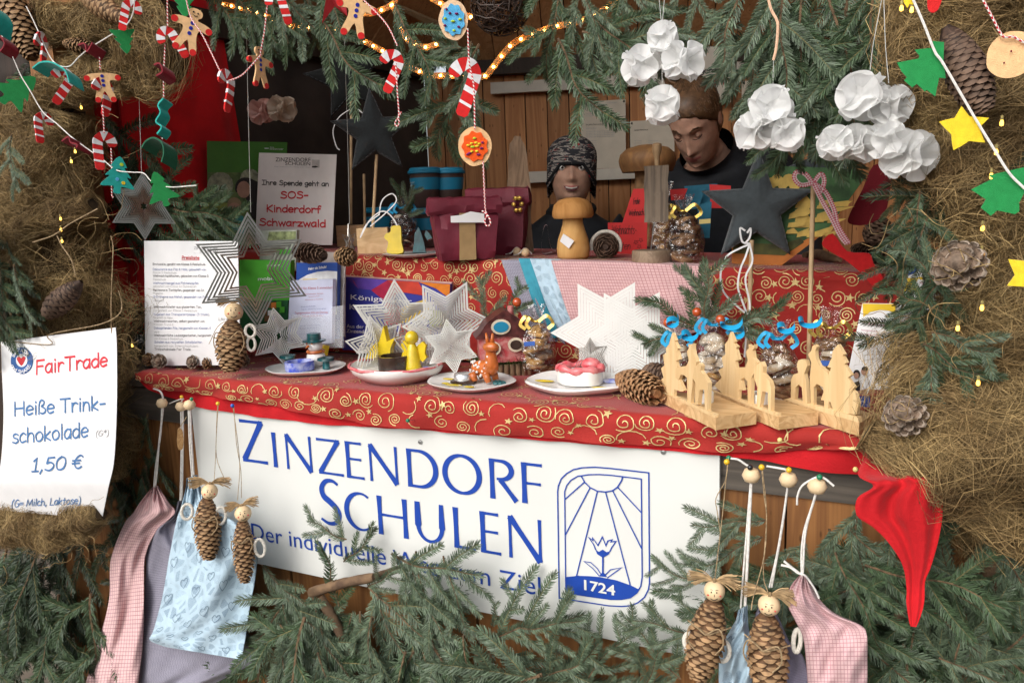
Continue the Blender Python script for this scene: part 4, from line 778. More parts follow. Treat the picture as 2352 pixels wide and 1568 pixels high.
# ------------------------------------------------------------------ coconut fibre
def pth(pts, Y): return [onY(p[0], p[1], Y) for p in pts]
fibre_thing('coconut_fibre_column', 'tall column of brown coconut fibre on the left stall post', pth([(140,240),(120,380),(105,520),(140,640),(180,760),(205,900),(235,1080)], 1.24), [.085,.10,.115,.135,.135,.115,.09], 15000, seed=3, along=.3, spread=.25, curl=1.1, flat=.7, ln=(.05,.12))
fibre_thing('coconut_fibre_swag', 'coconut fibre swag draped at the upper left behind the striped canes', pth([(95,45),(190,58),(290,62),(360,100),(388,150),(330,172),(250,150)], 1.24), [.04,.045,.05,.055,.05,.04,.03], 4200, seed=4, along=.6, curl=.8, ln=(.05,.11), spread=.25)
fibre_thing('coconut_fibre_swag', 'coconut fibre swag slanting down to the left edge behind the striped canes', pth([(300,180),(200,185),(120,215),(60,270),(-30,360)], 1.22), [.03,.038,.042,.045,.04], 3600, seed=5, along=.8, curl=.45, ln=(.06,.13), spread=.2)
fibre_thing('coconut_fibre_swag', 'coconut fibre bundle crossing left over the fibre column below the garlands', pth([(215,470),(120,500),(40,545),(-40,560)], 1.17), [.02,.028,.032,.03], 1800, seed=6, along=.8, curl=.4, ln=(.06,.13), spread=.25)
fibre_thing('coconut_fibre_roll', 'roll of coconut fibre under the hot chocolate notice', pth([(-40,1192),(40,1208),(135,1220),(190,1196),(232,1178)], 1.10), [.034,.036,.034,.03,.02], 3600, seed=7, along=.7, curl=.8, ln=(.04,.1), spread=.3)
fibre_thing('coconut_fibre_mass', 'large tangled mass of brown coconut fibre on the right stall post', pth([(2190,-60),(2190,100),(2240,260),(2290,420),(2320,600),(2330,740),(2285,900),(2340,1020),(2420,1080)], 1.22), [.06,.062,.064,.062,.06,.072,.11,.115,.1], 17000, seed=8, along=.3, curl=.75, flat=.65, ln=(.05,.14), spread=.25)
fibre_thing('coconut_fibre_swag', 'rope of coconut fibre slanting down right over the red velvet', pth([(1990,992),(2080,1040),(2200,1110),(2300,1165),(2420,1230)], 1.13), [.018,.027,.03,.032,.03], 3000, seed=9, along=.95, curl=.3, ln=(.07,.14), spread=.2)
fibre_thing('coconut_fibre_swag', 'loose coconut fibre strands spreading right from the low pine cone', pth([(2040,985),(2140,1000),(2250,1040),(2420,1100)], 1.14), [.022,.045,.06,.065], 3600, seed=10, along=.8, curl=.5, ln=(.08,.16), spread=.35)
# stray loops
mb = MB(); rs_ = random.Random(4)
for (x0, y0, x1, y1, n, Y, sp) in ((20,330,270,900,60,1.11,110),(2040,450,2352,1150,70,1.07,120),(-10,1180,230,1300,22,1.06,70),(60,0,400,200,26,1.17,90)):
    for _ in range(n):
        x, y = rs_.uniform(x0, x1), rs_.uniform(y0, y1); a = rs_.uniform(0,6.28); P = []
        for k in range(6): P.append(onY(x, y, Y+rs_.uniform(-.012,.02))); x += math.cos(a)*sp/5; y += math.sin(a)*sp/5; a += rs_.gauss(.35,.6)
        mb.tube(catmull(P, 3),.0005,3, caps=False)
mb.build('loose_coconut_fibres', M_FB, label='loose curled coconut fibres sticking out of the fibre wrappings', cat='loose fibres', kind='stuff', sharp=180)
# ------------------------------------------------------------------ felt garland ornaments
def felt(name, c, **k): return mat(name, c, .95,.07,120,.5,900, sheen=.25, **k)
F_RED, F_WHT, F_TAN, F_BLU, F_GRN, F_TEA, F_YEL = felt('felt_red', (.62,.018,.018)), felt('felt_white', (.80,.79,.80)), felt('felt_tan', (.80,.50,.25)), felt('felt_blue', (.02,.025,.28)), felt('felt_green', (.018,.25,.065)), felt('felt_teal', (.02,.38,.33)), felt('felt_yellow', (.85,.60,.03))
F_SKY, F_ORG, F_DRD, F_PEA = felt('felt_light_blue', (.10,.42,.72)), felt('felt_orange', (.85,.10,.01)), felt('felt_dark_red', (.22,.012,.022)), felt('felt_peach', (.82,.55,.34))
F_CHA = felt('felt_charcoal', (.035,.042,.046)); F_LIM, F_PUR = felt('felt_lime', (.45,.62,.04)), felt('felt_purple', (.18,.01,.10)); F_DGR = felt('felt_dark_green', (.01,.10,.05))
M_TWI = pattern('red_white_twine', (.80,.76,.72),(.55,.02,.03), 'twist', .006,.5); M_WCD = mat('white_cord', (.78,.75,.70),.9,.1,200); M_JUT = mat('jute_string', (.42,.30,.17),.95,.25,200); M_NYL = mat('clear_thread', (.55,.55,.52),.4, spec=.5)
TH_ = .0032
def orn(name, label, cat, x, y, hpx, Y, rot=0.0, yaw=0.0, group=None):
    """Empty at the ornament + mapper from unit shape coordinates (height 1, centre 0,0) to 3D"""
    p = onY(x, y, Y); fx = camframe(p, math.radians(rot), math.radians(yaw)); k = hpx*depth(p)/FOC
    t = thing(name, label, cat, p, group); t['k'] = k
    return t, (lambda u, v, d=0.0: p+(np.array([u*k, d, v*k])@fx)), fx
def sheet(mb, mp, pts, fx, d0=0.0, th=TH_, m=0, bend=None):
    b = bend or (lambda u, v: 0.0); A = [mp(u, v, d0+b(u, v)) for u, v in pts]; mb.prism(A, fx[1]*th, m)
def sub(pts, n=4):
    o = []
    for i in range(len(pts)):
        a, b = pts[i], pts[(i+1) % len(pts)]
        for j in range(n): o.append((a[0]+(b[0]-a[0])*j/n, a[1]+(b[1]-a[1])*j/n))
    return o
def smooth2(pts, n=5):
    P = [np.array(p+(0.,)) for p in pts]; k = len(P); o = []
    for i in range(k):
        a, b, c, d = P[i-1], P[i], P[(i+1) % k], P[(i+2) % k]
        for j in range(n): t = j/n; q = .5*((2*b)+(c-a)*t+(2*a-5*b+4*c-d)*t*t+(3*b-a-3*c+d)*t**3); o.append((q[0], q[1]))
    return o
def circ(x, y, r, n=14, s=1.0): return [(x+r*math.cos(6.2832*i/n), y+r*s*math.sin(6.2832*i/n)) for i in range(n)]
def dots(t, nm, mp, fx, lst, r, m, d=-.0008):
    for (u, v) in lst: mb = MB(); sheet(mb, mp, circ(u, v, r, 10), fx, d, .0012); mb.build(nm, m, parent=t, sharp=30)
GC = 'red and white felt canes on the garlands'
def cane(x, y, h, rot, mir, yaw, label, Y=1.10):
    t, mp, fx = orn('felt_cane', label, 'felt ornament', x, y, h, Y, rot, yaw, GC)
    cl = [np.array((.14,-.5,0.)), np.array((.14,-.1,0)), np.array((.14,.14,0)), np.array((.12,.30,0)), np.array((.0,.395,0)), np.array((-.13,.36,0)), np.array((-.21,.24,0)), np.array((-.22,.12,0))]
    C = catmull(cl, 8)[:, :2]*np.array([mir, 1]); T = np.gradient(C, axis=0); T /= np.linalg.norm(T, axis=1)[:, None]; Nn = np.stack([-T[:, 1], T[:, 0]], 1); W_ = .115
    cum = np.r_[0, np.cumsum(np.linalg.norm(np.diff(C, axis=0), axis=1))]; k = len(C)
    wv = np.array([W_*min(1,.55+c/.12,.6+(cum[-1]-c)/.12) for c in cum]); L_, R_ = C+Nn*wv[:, None], C-Nn*wv[:, None]
    bend = lambda u, v: .004*math.sin(v*4+x)
    mb = MB()
    for i in range(k-1): sheet(mb, mp, [tuple(L_[i]), tuple(L_[i+1]), tuple(R_[i+1]), tuple(R_[i])], fx, 0, TH_, 0, bend)
    mb.build('cane_body', F_RED, parent=t, sharp=35)
    mb = MB(); s = .17
    while s < cum[-1]-.1:
        ii = [i for i in range(k) if s <= cum[i] <= s+.125]
        if len(ii) >= 2:
            for a, b in zip(ii[:-1], ii[1:]):
                e = 1.03; q = [C[a]+Nn[a]*wv[a]*e, C[b]+Nn[b]*wv[b]*e, C[b]-Nn[b]*wv[b]*e, C[a]-Nn[a]*wv[a]*e]; sh = .35*W_; q = [p+(T[a] if j in (0,1) else -T[a])*sh*.5 for j, p in enumerate(q)]
                sheet(mb, mp, [tuple(p) for p in q], fx, -.0008, TH_+.0016,0, bend)
        s += .245
    mb.build('white_stripes', F_WHT, parent=t, sharp=35)
for a in ((297,36,74,-14,-1,0, 'large striped felt cane at the top above the green felt tree'),(97,121,88,-3,1,62, 'thin edge-on striped felt cane on the cord beside the long pine cone'),(137,196,84,-34,1,10, 'slanting striped felt cane under the teal felt strip'),(101,294,72,-6,-1,25, 'striped felt cane hanging alone at the left below the flat green tree'),
          (236,222,84,-10,1,30, 'striped felt cane partly hidden behind the headless gingerbread figure'),(240,347,86,-2,-1,12, 'lowest striped felt cane above the teal felt tree with dots'),(396,100,80,26,1,0, 'striped felt cane touching the foot of the tilted gingerbread figure'),(519,208,92,-9,1,52, 'narrow striped felt cane in front of the red curtain edge')): cane(*a)
for a in ((640,18,80,14,1,0, 'striped felt cane at the top over the start of the rope light'),(894,163,94,-27,1,0, 'striped felt cane hanging below the rope light with a knotted loop under it'),(1063,199,128,-22,1,0, 'largest striped felt cane above the orange iced felt cookie')): cane(*a, Y=1.2)
# gingerbread figures
GB = [(.09,.30),(.16,.25),(.40,.20),(.43,.10),(.38,.04),(.19,.06),(.17,-.12),(.26,-.42),(.22,-.50),(.12,-.49),(.0,-.22),(-.12,-.49),(-.22,-.5),(-.26,-.42),(-.17,-.12),(-.19,.06),(-.38,.04),(-.43,.10),(-.40,.20),(-.16,.25),(-.09,.30)]
HD = [(.09,.30),(.15,.36),(.14,.46),(.06,.51),(-.06,.51),(-.14,.46),(-.15,.36),(-.09,.30)]
def ginger(x, y, h, rot, yaw, label, Y=1.1, head=True):
    t, mp, fx = orn('felt_gingerbread', label, 'felt ornament', x, y, h, Y, rot, yaw, 'gingerbread figures on the garlands'); mb = MB()
    sheet(mb, mp, smooth2(GB[1:-1], 3), fx)
    mb.build('body', F_TAN, parent=t, sharp=35)
    if head:
        mb = MB(); sheet(mb, mp, smooth2([(.1,.2)]+HD+[(-.1,.2)], 3), fx, .0016); hd = mb.build('head', F_TAN, parent=t, sharp=35)
        mb = MB()
        for u in (-.05,.05): sheet(mb, mp, circ(u, .42,.02,8), fx, -.0002,.0012)
        sheet(mb, mp, [(-.06,.37),(0,.345),(.06,.37),(.055,.36),(0,.33),(-.055,.36)], fx, -.0002,.0012); mb.build('face', mat('ink_dark', (.03,.02,.02),.8), parent=hd, sharp=0)
    for (u, v, r) in ((.38,.12,.075),(-.38,.12,.075),(.19,-.45,.075),(-.19,-.45,.075)): mb = MB(); sheet(mb, mp, circ(u, v, r, 14), fx, -.0009, TH_+.0018); mb.build('red_tip', F_RED, parent=t, sharp=35)
    dots(t, 'button', mp, fx, [(0,.17),(0,.05),(0,-.07)], .045, F_BLU)
ginger(437,70,100,-22,0, 'tilted gingerbread felt figure with face and three blue buttons near the red curtain'); ginger(237,190,84,3,0, 'headless gingerbread felt figure with a striped cane behind it', head=False)
ginger(599,154,88,-4,48, 'narrow gingerbread felt figure hanging before the dark side wall', 1.2); ginger(818,30,104,-14,0, 'gingerbread felt figure beside the shiny red star at the top', 1.2)
# trees, stars, cookies
def fir_tree(x, y, h, rot, yaw, label, m, Y=1.1, nd=None, fold=0.0):
    t, mp, fx = orn('felt_tree', label, 'felt ornament', x, y, h, Y, rot, yaw, 'felt fir trees on the garlands'); mb = MB()
    P = smooth2([(0,.52),(.2,.24),(.14,.2),(.33,-.04),(.22,-.05),(.44,-.34),(.1,-.32),(.09,-.5),(-.09,-.5),(-.1,-.32),(-.44,-.34),(-.22,-.05),(-.33,-.04),(-.14,.2),(-.2,.24)], 3)
    sheet(mb, mp, P, fx, 0, TH_, 0, lambda u, v: fold*abs(u)); mb.build('tree_shape', m, parent=t, sharp=35)
    if nd:
        for (u, v, c) in nd: dots(t, 'dot', mp, fx, [(u, v)], .05, c)
fir_tree(285,90,62,186,8, 'green felt tree hanging over the lower end of the top striped cane', F_GRN); fir_tree(42,206,92,-52,0, 'flat green felt tree lying sideways at the left edge', F_GRN); fir_tree(272,402,82,-10,10, 'teal felt tree with coloured dots at the end of the cord', F_TEA, nd=((.0,.12, F_DGR),(-.02,-.12, F_SKY),(.14,-.2, F_YEL),(.06,.3, F_LIM)))
fir_tree(369,434,78,14,0, 'green felt tree hanging in front of the grey metal star', F_GRN, 1.09); fir_tree(421,-4,80,180,0, 'green felt tree cut by the top edge beside the tilted gingerbread figure', F_GRN)
def traced(name, label, cat, t, pts, Y, m, th=TH_, group=None, part='felt_shape', curl=0.0):
    P = [onY(*t(*p), Y) for p in pts]; c = np.mean(P, axis=0); mb = MB(); mb.prism([p+np.array([0, curl*((p-c)[0]**2)*30,0]) for p in P], (0, th, 0)); return mb.build(name, m, loc=c, label=label, cat=cat, group=group, sharp=35)
traced('felt_tree', 'large bright green felt tree beside the dark pine cone on the right', 'felt ornament', t03, [(1500,375),(1605,385),(1600,560),(1620,715),(1560,710),(1525,880),(1445,820),(1430,835),(1355,765),(1315,800),(1240,735),(1265,705),(1215,650),(1175,572),(1370,535),(1380,510),(1335,455),(1510,435)], 1.06, F_GRN, group='felt fir trees on the garlands')
traced('felt_tree', 'bright green felt tree cut by the right edge below the yellow star', 'felt ornament', t13, [(2010,30),(2050,60),(1850,160),(1985,250),(1940,325),(2030,400),(2090,350),(2250,385),(2290,360),(2290,280),(2340,180),(2480,140),(2420,20),(2440,-60),(2320,-40)], 1.06, F_GRN, group='felt fir trees on the garlands')
traced('felt_star', 'whole bright yellow felt star on the white cord at the right', 'felt ornament', t03, smooth2([(1765,965),(1835,1060),(2015,1075),(1925,1165),(1980,1300),(1835,1285),(1690,1370),(1670,1225),(1560,1110),(1700,1075)], 2),1.06, F_YEL, group='yellow felt stars')
traced('felt_star', 'yellow felt star cut by the right edge of the picture', 'felt ornament', t13, [(2190,795),(2340,810),(2500,800),(2440,920),(2480,1060),(2340,1045),(2180,1035),(2250,940)], 1.06, F_YEL, group='yellow felt stars')
traced('felt_star', 'yellow felt star tip at the top edge above the right fibre', 'felt ornament', t03, [(1240,-60),(1235,20),(1270,75),(1290,40),(1330,45),(1335,-60)], 1.06, F_YEL, group='yellow felt stars')
traced('felt_cane_end', 'red rounded felt tip at the top edge beside the white cord', 'felt ornament', t03, smooth2([(1470,-60),(1452,60),(1480,112),(1520,112),(1560,70),(1590,-60)], 3),1.06, F_RED)
def cookie(label, t, cx, cy, rx, ry, Y, base, ice=None, spr=(), rot=0.0):
    p = onY(*t(cx, cy), Y); k = .9408/3.733*depth(p)/FOC; r = thing('felt_cookie', label, 'felt ornament', p, 'felt cookies on the garlands'); fx = camframe(p); mp = lambda u, v, d=0.0: p+np.array([u*k, d, v*k])@fx; rr = random.Random(int(cx))
    mb = MB(); sheet(mb, mp, smooth2([(rx*math.cos(a)*(1+rr.uniform(-.04,.04)), ry*math.sin(a)*(1+rr.uniform(-.04,.04))) for a in [6.2832*i/14 for i in range(14)]], 3), fx); mb.build('cookie_disc', base, parent=r, sharp=35)
    if ice: mb = MB(); sheet(mb, mp, smooth2([((rx*.74)*math.cos(a)*(1+(.09 if i % 2 else -.06)),(ry*.74)*math.sin(a)*(1+(.09 if i % 2 else -.06))) for i, a in enumerate([6.2832*i/18 for i in range(18)])], 3), fx, -.003,.0029); ri = mb.build('icing', ice, parent=r, sharp=35)
    ri = ri if ice else r
    for (u, v, m, e) in spr:
        mb = MB(); a = rr.uniform(0,3); mb.ball(mp(u, v, -.0042),(k*15*e, .002, k*11),8,0, fx); mb.build('sprinkle', m, parent=ri)
cookie('round felt cookie with light blue icing and sprinkles at the top', t01,1800,185,132,178,1.2, F_PEA, F_SKY, [(-30,55, F_PUR, 1),(30,50, F_PUR, 1.2),(-75,10, F_LIM, 1),(-5,-15, F_LIM, 1.5),(60,0, F_LIM, 1.2),(-80,-50, F_PUR, 1),(45,-65, F_PUR, 1),(0,-95, F_LIM, 1),(-60,90, F_PUR, .8)])
cookie('round felt cookie with orange icing hanging lowest in the middle', t01,1995,1335,152,172,1.2, F_TAN, F_ORG, [(0,70, F_LIM, 1.2),(-60,10, F_YEL, 1.2),(-30,25, F_YEL, 1),(10,30, F_YEL, 1.2),(40,20, F_YEL, 1),(20,0, F_YEL, 1.3),(-20,-5, F_LIM, 1.5),(60,-20, F_PUR, 1.2),(-50,-60, F_PUR, 1.2),(-30,-45, F_YEL, 1),(30,-75, F_PUR, 1.4),(15,-45, F_YEL, 1.1),(70,30, F_PUR, .9),(-70,-70, F_PUR, .9)])
cookie('plain tan felt disc at the upper right edge showing its back', t03,2215,500,195,205,1.06, F_TAN, None, [(0,25, F_DRD, .6),(-50,-70, F_DRD, .5)])
def felt_strip(label, t, pts, w, m, Y, nm='felt_scrap'):
    C = catmull([onY(*t(*p), Y) for p in pts], 5); mb = MB(); a = C-np.array([0, w/2,0]); n = len(C); s = np.gradient(C, axis=0); s /= np.linalg.norm(s, axis=1)[:, None]; off = np.cross(s, [0,-1,0])*.0015
    q = lambda i, e, f: C[i]+np.array([0, e*w/2,0])+off[i]*f+np.array([off[i][2], 0,-off[i][0]])*0+np.array([0,0,-1.0])*w*.45*(e > 0)
    V = [q(i, e, f) for i in range(n) for e, f in ((-1,-1),(1,-1),(1,1),(-1,1))]; Fq = [(4*i+j, 4*i+(j+1) % 4,4*i+4+(j+1) % 4,4*i+4+j) for i in range(n-1) for j in range(4)]+[(0,1,2,3),(4*n-1,4*n-2,4*n-3,4*n-4)]
    mb.add(V, Fq, 0); mb.build(nm, m, label=label, cat='felt ornament', sharp=35)
felt_strip('teal felt strip arching over the slanting striped cane', t00, [(360,630),(430,580),(520,575),(600,610),(660,660),(695,760)], .03, F_TEA, 1.09); felt_strip('twisted teal felt strip seen edge-on before the red curtain', t00, [(1530,900),(1480,960),(1500,1030),(1460,1110),(1510,1160),(1470,1225)], .02, F_TEA, 1.09)
felt_strip('dark green felt tree folded over the cord before the red curtain', t00, [(1350,1350),(1390,1290),(1460,1260),(1530,1300),(1550,1390),(1530,1480)], .03, F_DGR, 1.09); felt_strip('teal felt strip at the top left corner', t00, [(-20,60),(20,110),(40,180),(20,300)], .03, F_TEA, 1.09)
for (pts, lab) in (([(620,1290),(680,1250),(700,1300),(760,1320),(750,1350)], 'dark red felt scrap on the white cord below the lone striped cane'),([(770,420),(830,410),(850,480),(900,400)], 'dark red felt scrap on the cord over the fibre swag'),([(20,350),(60,340),(100,410),(60,480)], 'dark red felt scrap on the cord at the left edge'),([(1460,600),(1510,590),(1535,660),(1480,700)], 'dark red felt scrap on the cord before the red curtain')): felt_strip(lab, t00, pts, .028, F_DRD, 1.09)
# cords
def cordx(t, pts, Y, r=.0013, m=None, label='', name='garland_cord', cat='cord', group=None, loop=None):
    mb = MB(); P = [onY(*t(*p), Y) for p in pts]; mb.tube(catmull(P, 6), r, 6)
    if loop: q = [onY(*t(*p), Y-.001) for p in loop]; mb.tube(catmull(q, 5), r, 6)
    mb.build(name, m or M_TWI, label=label, cat=cat, group=group)
YC = 1.098
cordx(t00, [(-20,230),(10,310),(120,530),(190,690),(270,820),(390,1020),(520,1130),(640,1240),(760,1330),(930,1450),(1060,1550),(1200,1570),(1310,1580),(1390,1660),(1540,1705),(1790,1690)], YC, .0011, M_WCD, 'white cord sagging from the left edge to the green tree by the metal star')
cordx(t00, [(240,60),(300,180),(360,310),(480,555),(620,610),(720,520),(820,440),(980,340),(1150,230),(1215,110),(1225,-40)], YC, .0011, M_WCD, 'white cord looping from the long pine cone to the top striped cane')
for pts, lab in (([(900,430),(915,640)], 'short red and white twine above the headless gingerbread figure'),([(938,985),(950,1215)], 'red and white twine between two striped canes at the left'),([(1012,1350),(1018,1480),(1020,1760),(1032,1800)], 'red and white twine hanging behind the teal dotted tree'),([(1525,-40),(1528,250)], 'red and white twine from the top to the cane by the tilted gingerbread'),([(1505,400),(1492,720),(1492,960),(1480,1270)], 'red and white twine before the red curtain carrying the folded felt pieces'),([(1690,-40),(1740,160),(1850,330),(2020,680)], 'red and white twine slanting from the tilted gingerbread to the narrow cane'),([(2095,735),(2200,690),(2300,590),(2380,500)], 'red and white twine from the narrow cane up to the dark wall figure')): cordx(t00, pts, YC, label=lab, group='red and white twines')
for pts, lab, lp in (([(105,40),(75,300),(40,490)], 'red and white twine from the top cane to the narrow gingerbread figure', None),([(960,-20),(1180,210),(1290,420)], 'red and white twine from the red star figure to the cane under the rope light', None),([(1275,580),(1290,850),(1302,1010),(1300,1070)], 'red and white twine ending in a knotted loop before the dark star', [(1300,1070),(1272,1110),(1270,1140),(1290,1150),(1305,1120),(1300,1070),(1325,1020)]),([(1930,260),(1945,580),(1985,790),(1995,1180)], 'red and white twine joining the blue cookie cane and orange cookie', None),([(2070,1470),(2080,1700),(2090,1900),(2108,1960)], 'red and white twine below the orange cookie ending in a loop', [(2108,1960),(2085,2010),(2100,2055),(2130,2050),(2135,2010),(2108,1960),(2060,1920)])): cordx(t01, pts, 1.197, label=lab, loop=lp, group='red and white twines')
cordx(t03, [(1310,-30),(1420,220),(1520,470),(1590,570),(1760,860),(1900,1100),(2060,1360),(2200,1580),(2340,1720)], 1.055,.0015, M_WCD, 'straight white cord carrying the green tree and yellow star at the right')
cordx(t03, [(1950,-20),(2050,170),(2140,330),(2230,335),(2300,370),(2400,420)], 1.055, label='red and white twine holding the plain tan disc at the right', group='red and white twines')
cordx(t03, [(0,-20),(30,90),(80,185),(90,260),(75,440),(50,550)], 1.2,.002, mat('peach_ribbon', (.8,.5,.33),.6), 'thin peach ribbon hanging from the fir at the top right', 'peach_ribbon', 'ribbon')
cordx(t10, [(300,640),(490,575),(640,470),(890,335)], 1.06,.0012, M_JUT, 'pale string crossing the left fibre column', 'string', 'string'); cordx(t10, [(520,580),(570,680),(650,800),(690,945)], 1.06,.0012, M_JUT, 'pale string end hanging down over the left fibre column', 'string', 'string')
# ------------------------------------------------------------------ white paper balls
def paper_mat(nm, c, tr=.55):
    m = mat(nm, c, .7,.02,40); t = m.node_tree; b = t.nodes['Principled BSDF']; tl = N(t, 'BsdfTranslucent'); tl.inputs[0].default_value = tuple(c)+(1,); mx = N(t, 'MixShader'); mx.inputs[0].default_value = tr
    t.links.new(b.outputs[0], mx.inputs[1]); t.links.new(tl.outputs[0], mx.inputs[2]); t.links.new(mx.outputs[0], t.nodes['Material Output'].inputs[0]); return m
M_TP = paper_mat('white_tissue_paper', (.92,.92,.91)); M_TPP = paper_mat('pink_tissue_paper', (.75,.50,.45)); M_TPC = paper_mat('cream_tissue_paper', (.65,.55,.45))
def paper_ball(x, y, rpx, Y, label, group, m=M_TP, seed=0):
    """rosettes of folded tissue circles gathered into a ball"""
    p = onY(x, y, Y); R = rpx*depth(p)/FOC; rr = random.Random(seed); mb = MB(); n = 6; na, nr_ = 48,6
    for k in range(n):
        d = np.roll(np.array([1 if k < 3 else -1,.25*math.sin(seed*3+k),.3*math.cos(seed+k)]), k % 3); a = seed*.9-.9; d = np.array([d[0]*math.cos(a)-d[1]*math.sin(a), d[0]*math.sin(a)+d[1]*math.cos(a), d[2]+.01]); fx = frame(d); ph = rr.uniform(0,6.28); r0 = R*rr.uniform(.86,.94); nf = rr.choice((4,4,5)); c = p+d*R*.14
        V = [c]
        for i in range(1, nr_+1):
            q = i/nr_
            for j in range(na):
                b = 2*math.pi*j/na; f = math.sin(b*nf+ph); f = math.copysign(abs(f)**.7, f); hgt = R*(.42*q+.13*q*f); rad = r0*q*(1-.05*f*q); V.append(c+np.array([rad*math.cos(b), rad*math.sin(b), hgt])@fx)
        Fq = [(0,1+j, 1+(j+1) % na) for j in range(na)]+[(1+i*na+j, 1+(i+1)*na+j, 1+(i+1)*na+(j+1) % na, 1+i*na+(j+1) % na) for i in range(nr_-1) for j in range(na)]; mb.add(V, Fq, 0)
    mb.build('paper_ball', m, loc=p, label=label, cat='paper ball', group=group, sharp=180)
g = 'white paper balls hanging in clusters'
for i, (x, y, r, lab) in enumerate(((1471,151,45, 'white folded paper ball at the left of the cluster beside the woman'),(1524,88,37, 'topmost white folded paper ball of the cluster above the woman'),(1569,140,48, 'large white folded paper ball at the right of the cluster above the woman'),(1521,242,44, 'white folded paper ball hanging lowest next to the face of the woman'))): paper_ball(x, y, r, 1.19, lab, g, seed=i)
for i, (x, y, r, lab) in enumerate(((1772,250,52, 'upper white paper ball of the middle cluster above the dark felt star'),(1735,303,46, 'left lower white paper ball of the middle cluster above the dark felt star'),(1808,308,43, 'right lower white paper ball of the middle cluster above the dark felt star'))): paper_ball(x, y, r, 1.18, lab, g, seed=10+i)
for i, (x, y, r, lab) in enumerate(((1980,222,56, 'top left white paper ball of the right cluster'),(2044,242,47, 'top right white paper ball of the right cluster beside the green felt tree'),(1917,328,41, 'leftmost small white paper ball in the lower row of the right cluster'),(1974,328,46, 'second white paper ball in the lower row of the right cluster'),(2036,322,45, 'third white paper ball in the lower row of the right cluster'),(2088,356,60, 'largest white paper ball at the lower end of the right cluster'))): paper_ball(x, y, r, 1.16+.015*(i % 2), lab, g, seed=20+i)
paper_ball(602,256,30,1.62, 'pinkish paper ball hanging before the dark side wall', 'paper balls in the dark corner', M_TPP, 31); paper_ball(648,250,32,1.62, 'cream paper ball hanging before the dark side wall', 'paper balls in the dark corner', M_TPC, 32)
for i, (t, pts, Y) in enumerate(((t02, [(1340,-20),(1360,200)], 1.19),(t02, [(1390,-20),(1370,210)], 1.19),(t02, [(1365,500),(1370,790)], 1.19),(t03, [(1040,-20),(960,400),(930,640)], 1.16),(t03, [(1055,-20),(1070,400),(1100,760)], 1.16),(t03, [(50,550),(45,800)], 1.25))): cordx(t, pts, Y, .0005, M_NYL, 'thin clear thread holding up a cluster of white paper balls', 'hanging_thread', 'thread', 'threads of the paper balls')
# ------------------------------------------------------------------ rope light, fairy lights, wicker ball, red star
M_RL = mat('rope_light_tube', (.75,.42,.16),.15,.05,20, alpha=.35, spec=.6); M_BU = mat('warm_bulb', (1,.6,.2),.4, emit=(1,.50,.12), es=24)
def rope_light(paths, label):
    root = thing('rope_light', label, 'rope light', onY(*paths[0][0], 1.36)); tb = MB(); bl = MB()
    for pts in paths:
        P = catmull([onY(x, y, 1.36) for x, y in pts], 10); tb.tube(P, .0058,7); s = np.r_[0, np.cumsum(np.linalg.norm(np.diff(P, axis=0), axis=1))]; k = .0
        while k < s[-1]: c = np.array([np.interp(k, s, P[:, i]) for i in range(3)]); bl.ball(c, (.0034,.0024,.0028),6); k += .024
    tb.build('tube', M_RL, parent=root); b = bl.build('bulbs', M_BU, parent=root); b['kind'] = 'stuff'
rope_light([mp_(t01, [(-300,40),(0,110),(200,200),(330,240),(480,252),(780,290),(900,335),(1150,465),(1350,580),(1560,680),(1720,690),(1900,690),(2080,695),(2140,640),(2250,500),(2340,400)])+mp_(t02, [(120,340),(250,290),(400,240),(550,210),(750,140),(900,50),(960,-30)])], 'glowing amber rope light running in a V along the top of the opening')
rope_light([mp_(t01, [(960,125),(1090,112),(1240,45),(1280,-30)])], 'short glowing amber rope light end curling up at the top'); rope_light([mp_(t01, [(1240,45),(1288,140),(1310,250),(1370,350),(1450,405),(1550,432),(1680,390)])], 'glowing amber rope light loop hanging below the roof batten')
rope_light([mp_(t01, [(1590,-20),(1700,45),(1850,120),(1960,158)])], 'glowing amber rope light behind the blue iced felt cookie')
M_LED = mat('fairy_bulb', (1,.6,.1),.3, emit=(1,.55,.08), es=3); M_LCP = mat('fairy_socket', (.5,.4,.15),.3, metal=.4)
for i, (t, x, y, Y) in enumerate(((t13,1955,510,1.10),(t13,1945,738,1.10),(t13,1950,1235,1.07),(t13,1730,1420,1.07),(t03,1217,75,1.12),(t03,1310,90,1.12),(t03,2130,1120,1.1),(t03,2080,1385,1.1),(t13,2035,35,1.1),(t23,1915,350,1.06),(t10,552,425,1.09),(t10,556,525,1.09),(t10,565,628,1.09),(t00,650,1470,1.10),(t00,685,1380,1.10),(t00,740,980,1.14),(t20,1205,10,1.2))):
    p = onY(*t(x, y), Y); mb = MB(); mb.lathe([(.0,-.004),(.0019,-.003),(.0022,0),(.0014,.003)], p, 8, None, 0); mb.lathe([(.0015,.003),(.0018,.004),(.0015,.008),(0,.009)], p, 8, None, 1); mb.build('fairy_light', [M_LED, M_LCP], label=('small glowing yellow fairy light in the right coconut fibre' if t[0:0] == () and t(0,0)[0] > 1000 else 'small glowing amber fairy light in the left coconut fibre') if callable(t) and False else ('small glowing yellow fairy light stuck in the right coconut fibre' if t(0,0)[0] > 1000 else 'small glowing amber fairy light stuck in the left coconut fibre'), cat='fairy light', group='fairy lights in the fibre')
p = onY(1150,12,1.32); R = 68*depth(p)/FOC; mb = MB(); rb = random.Random(5)
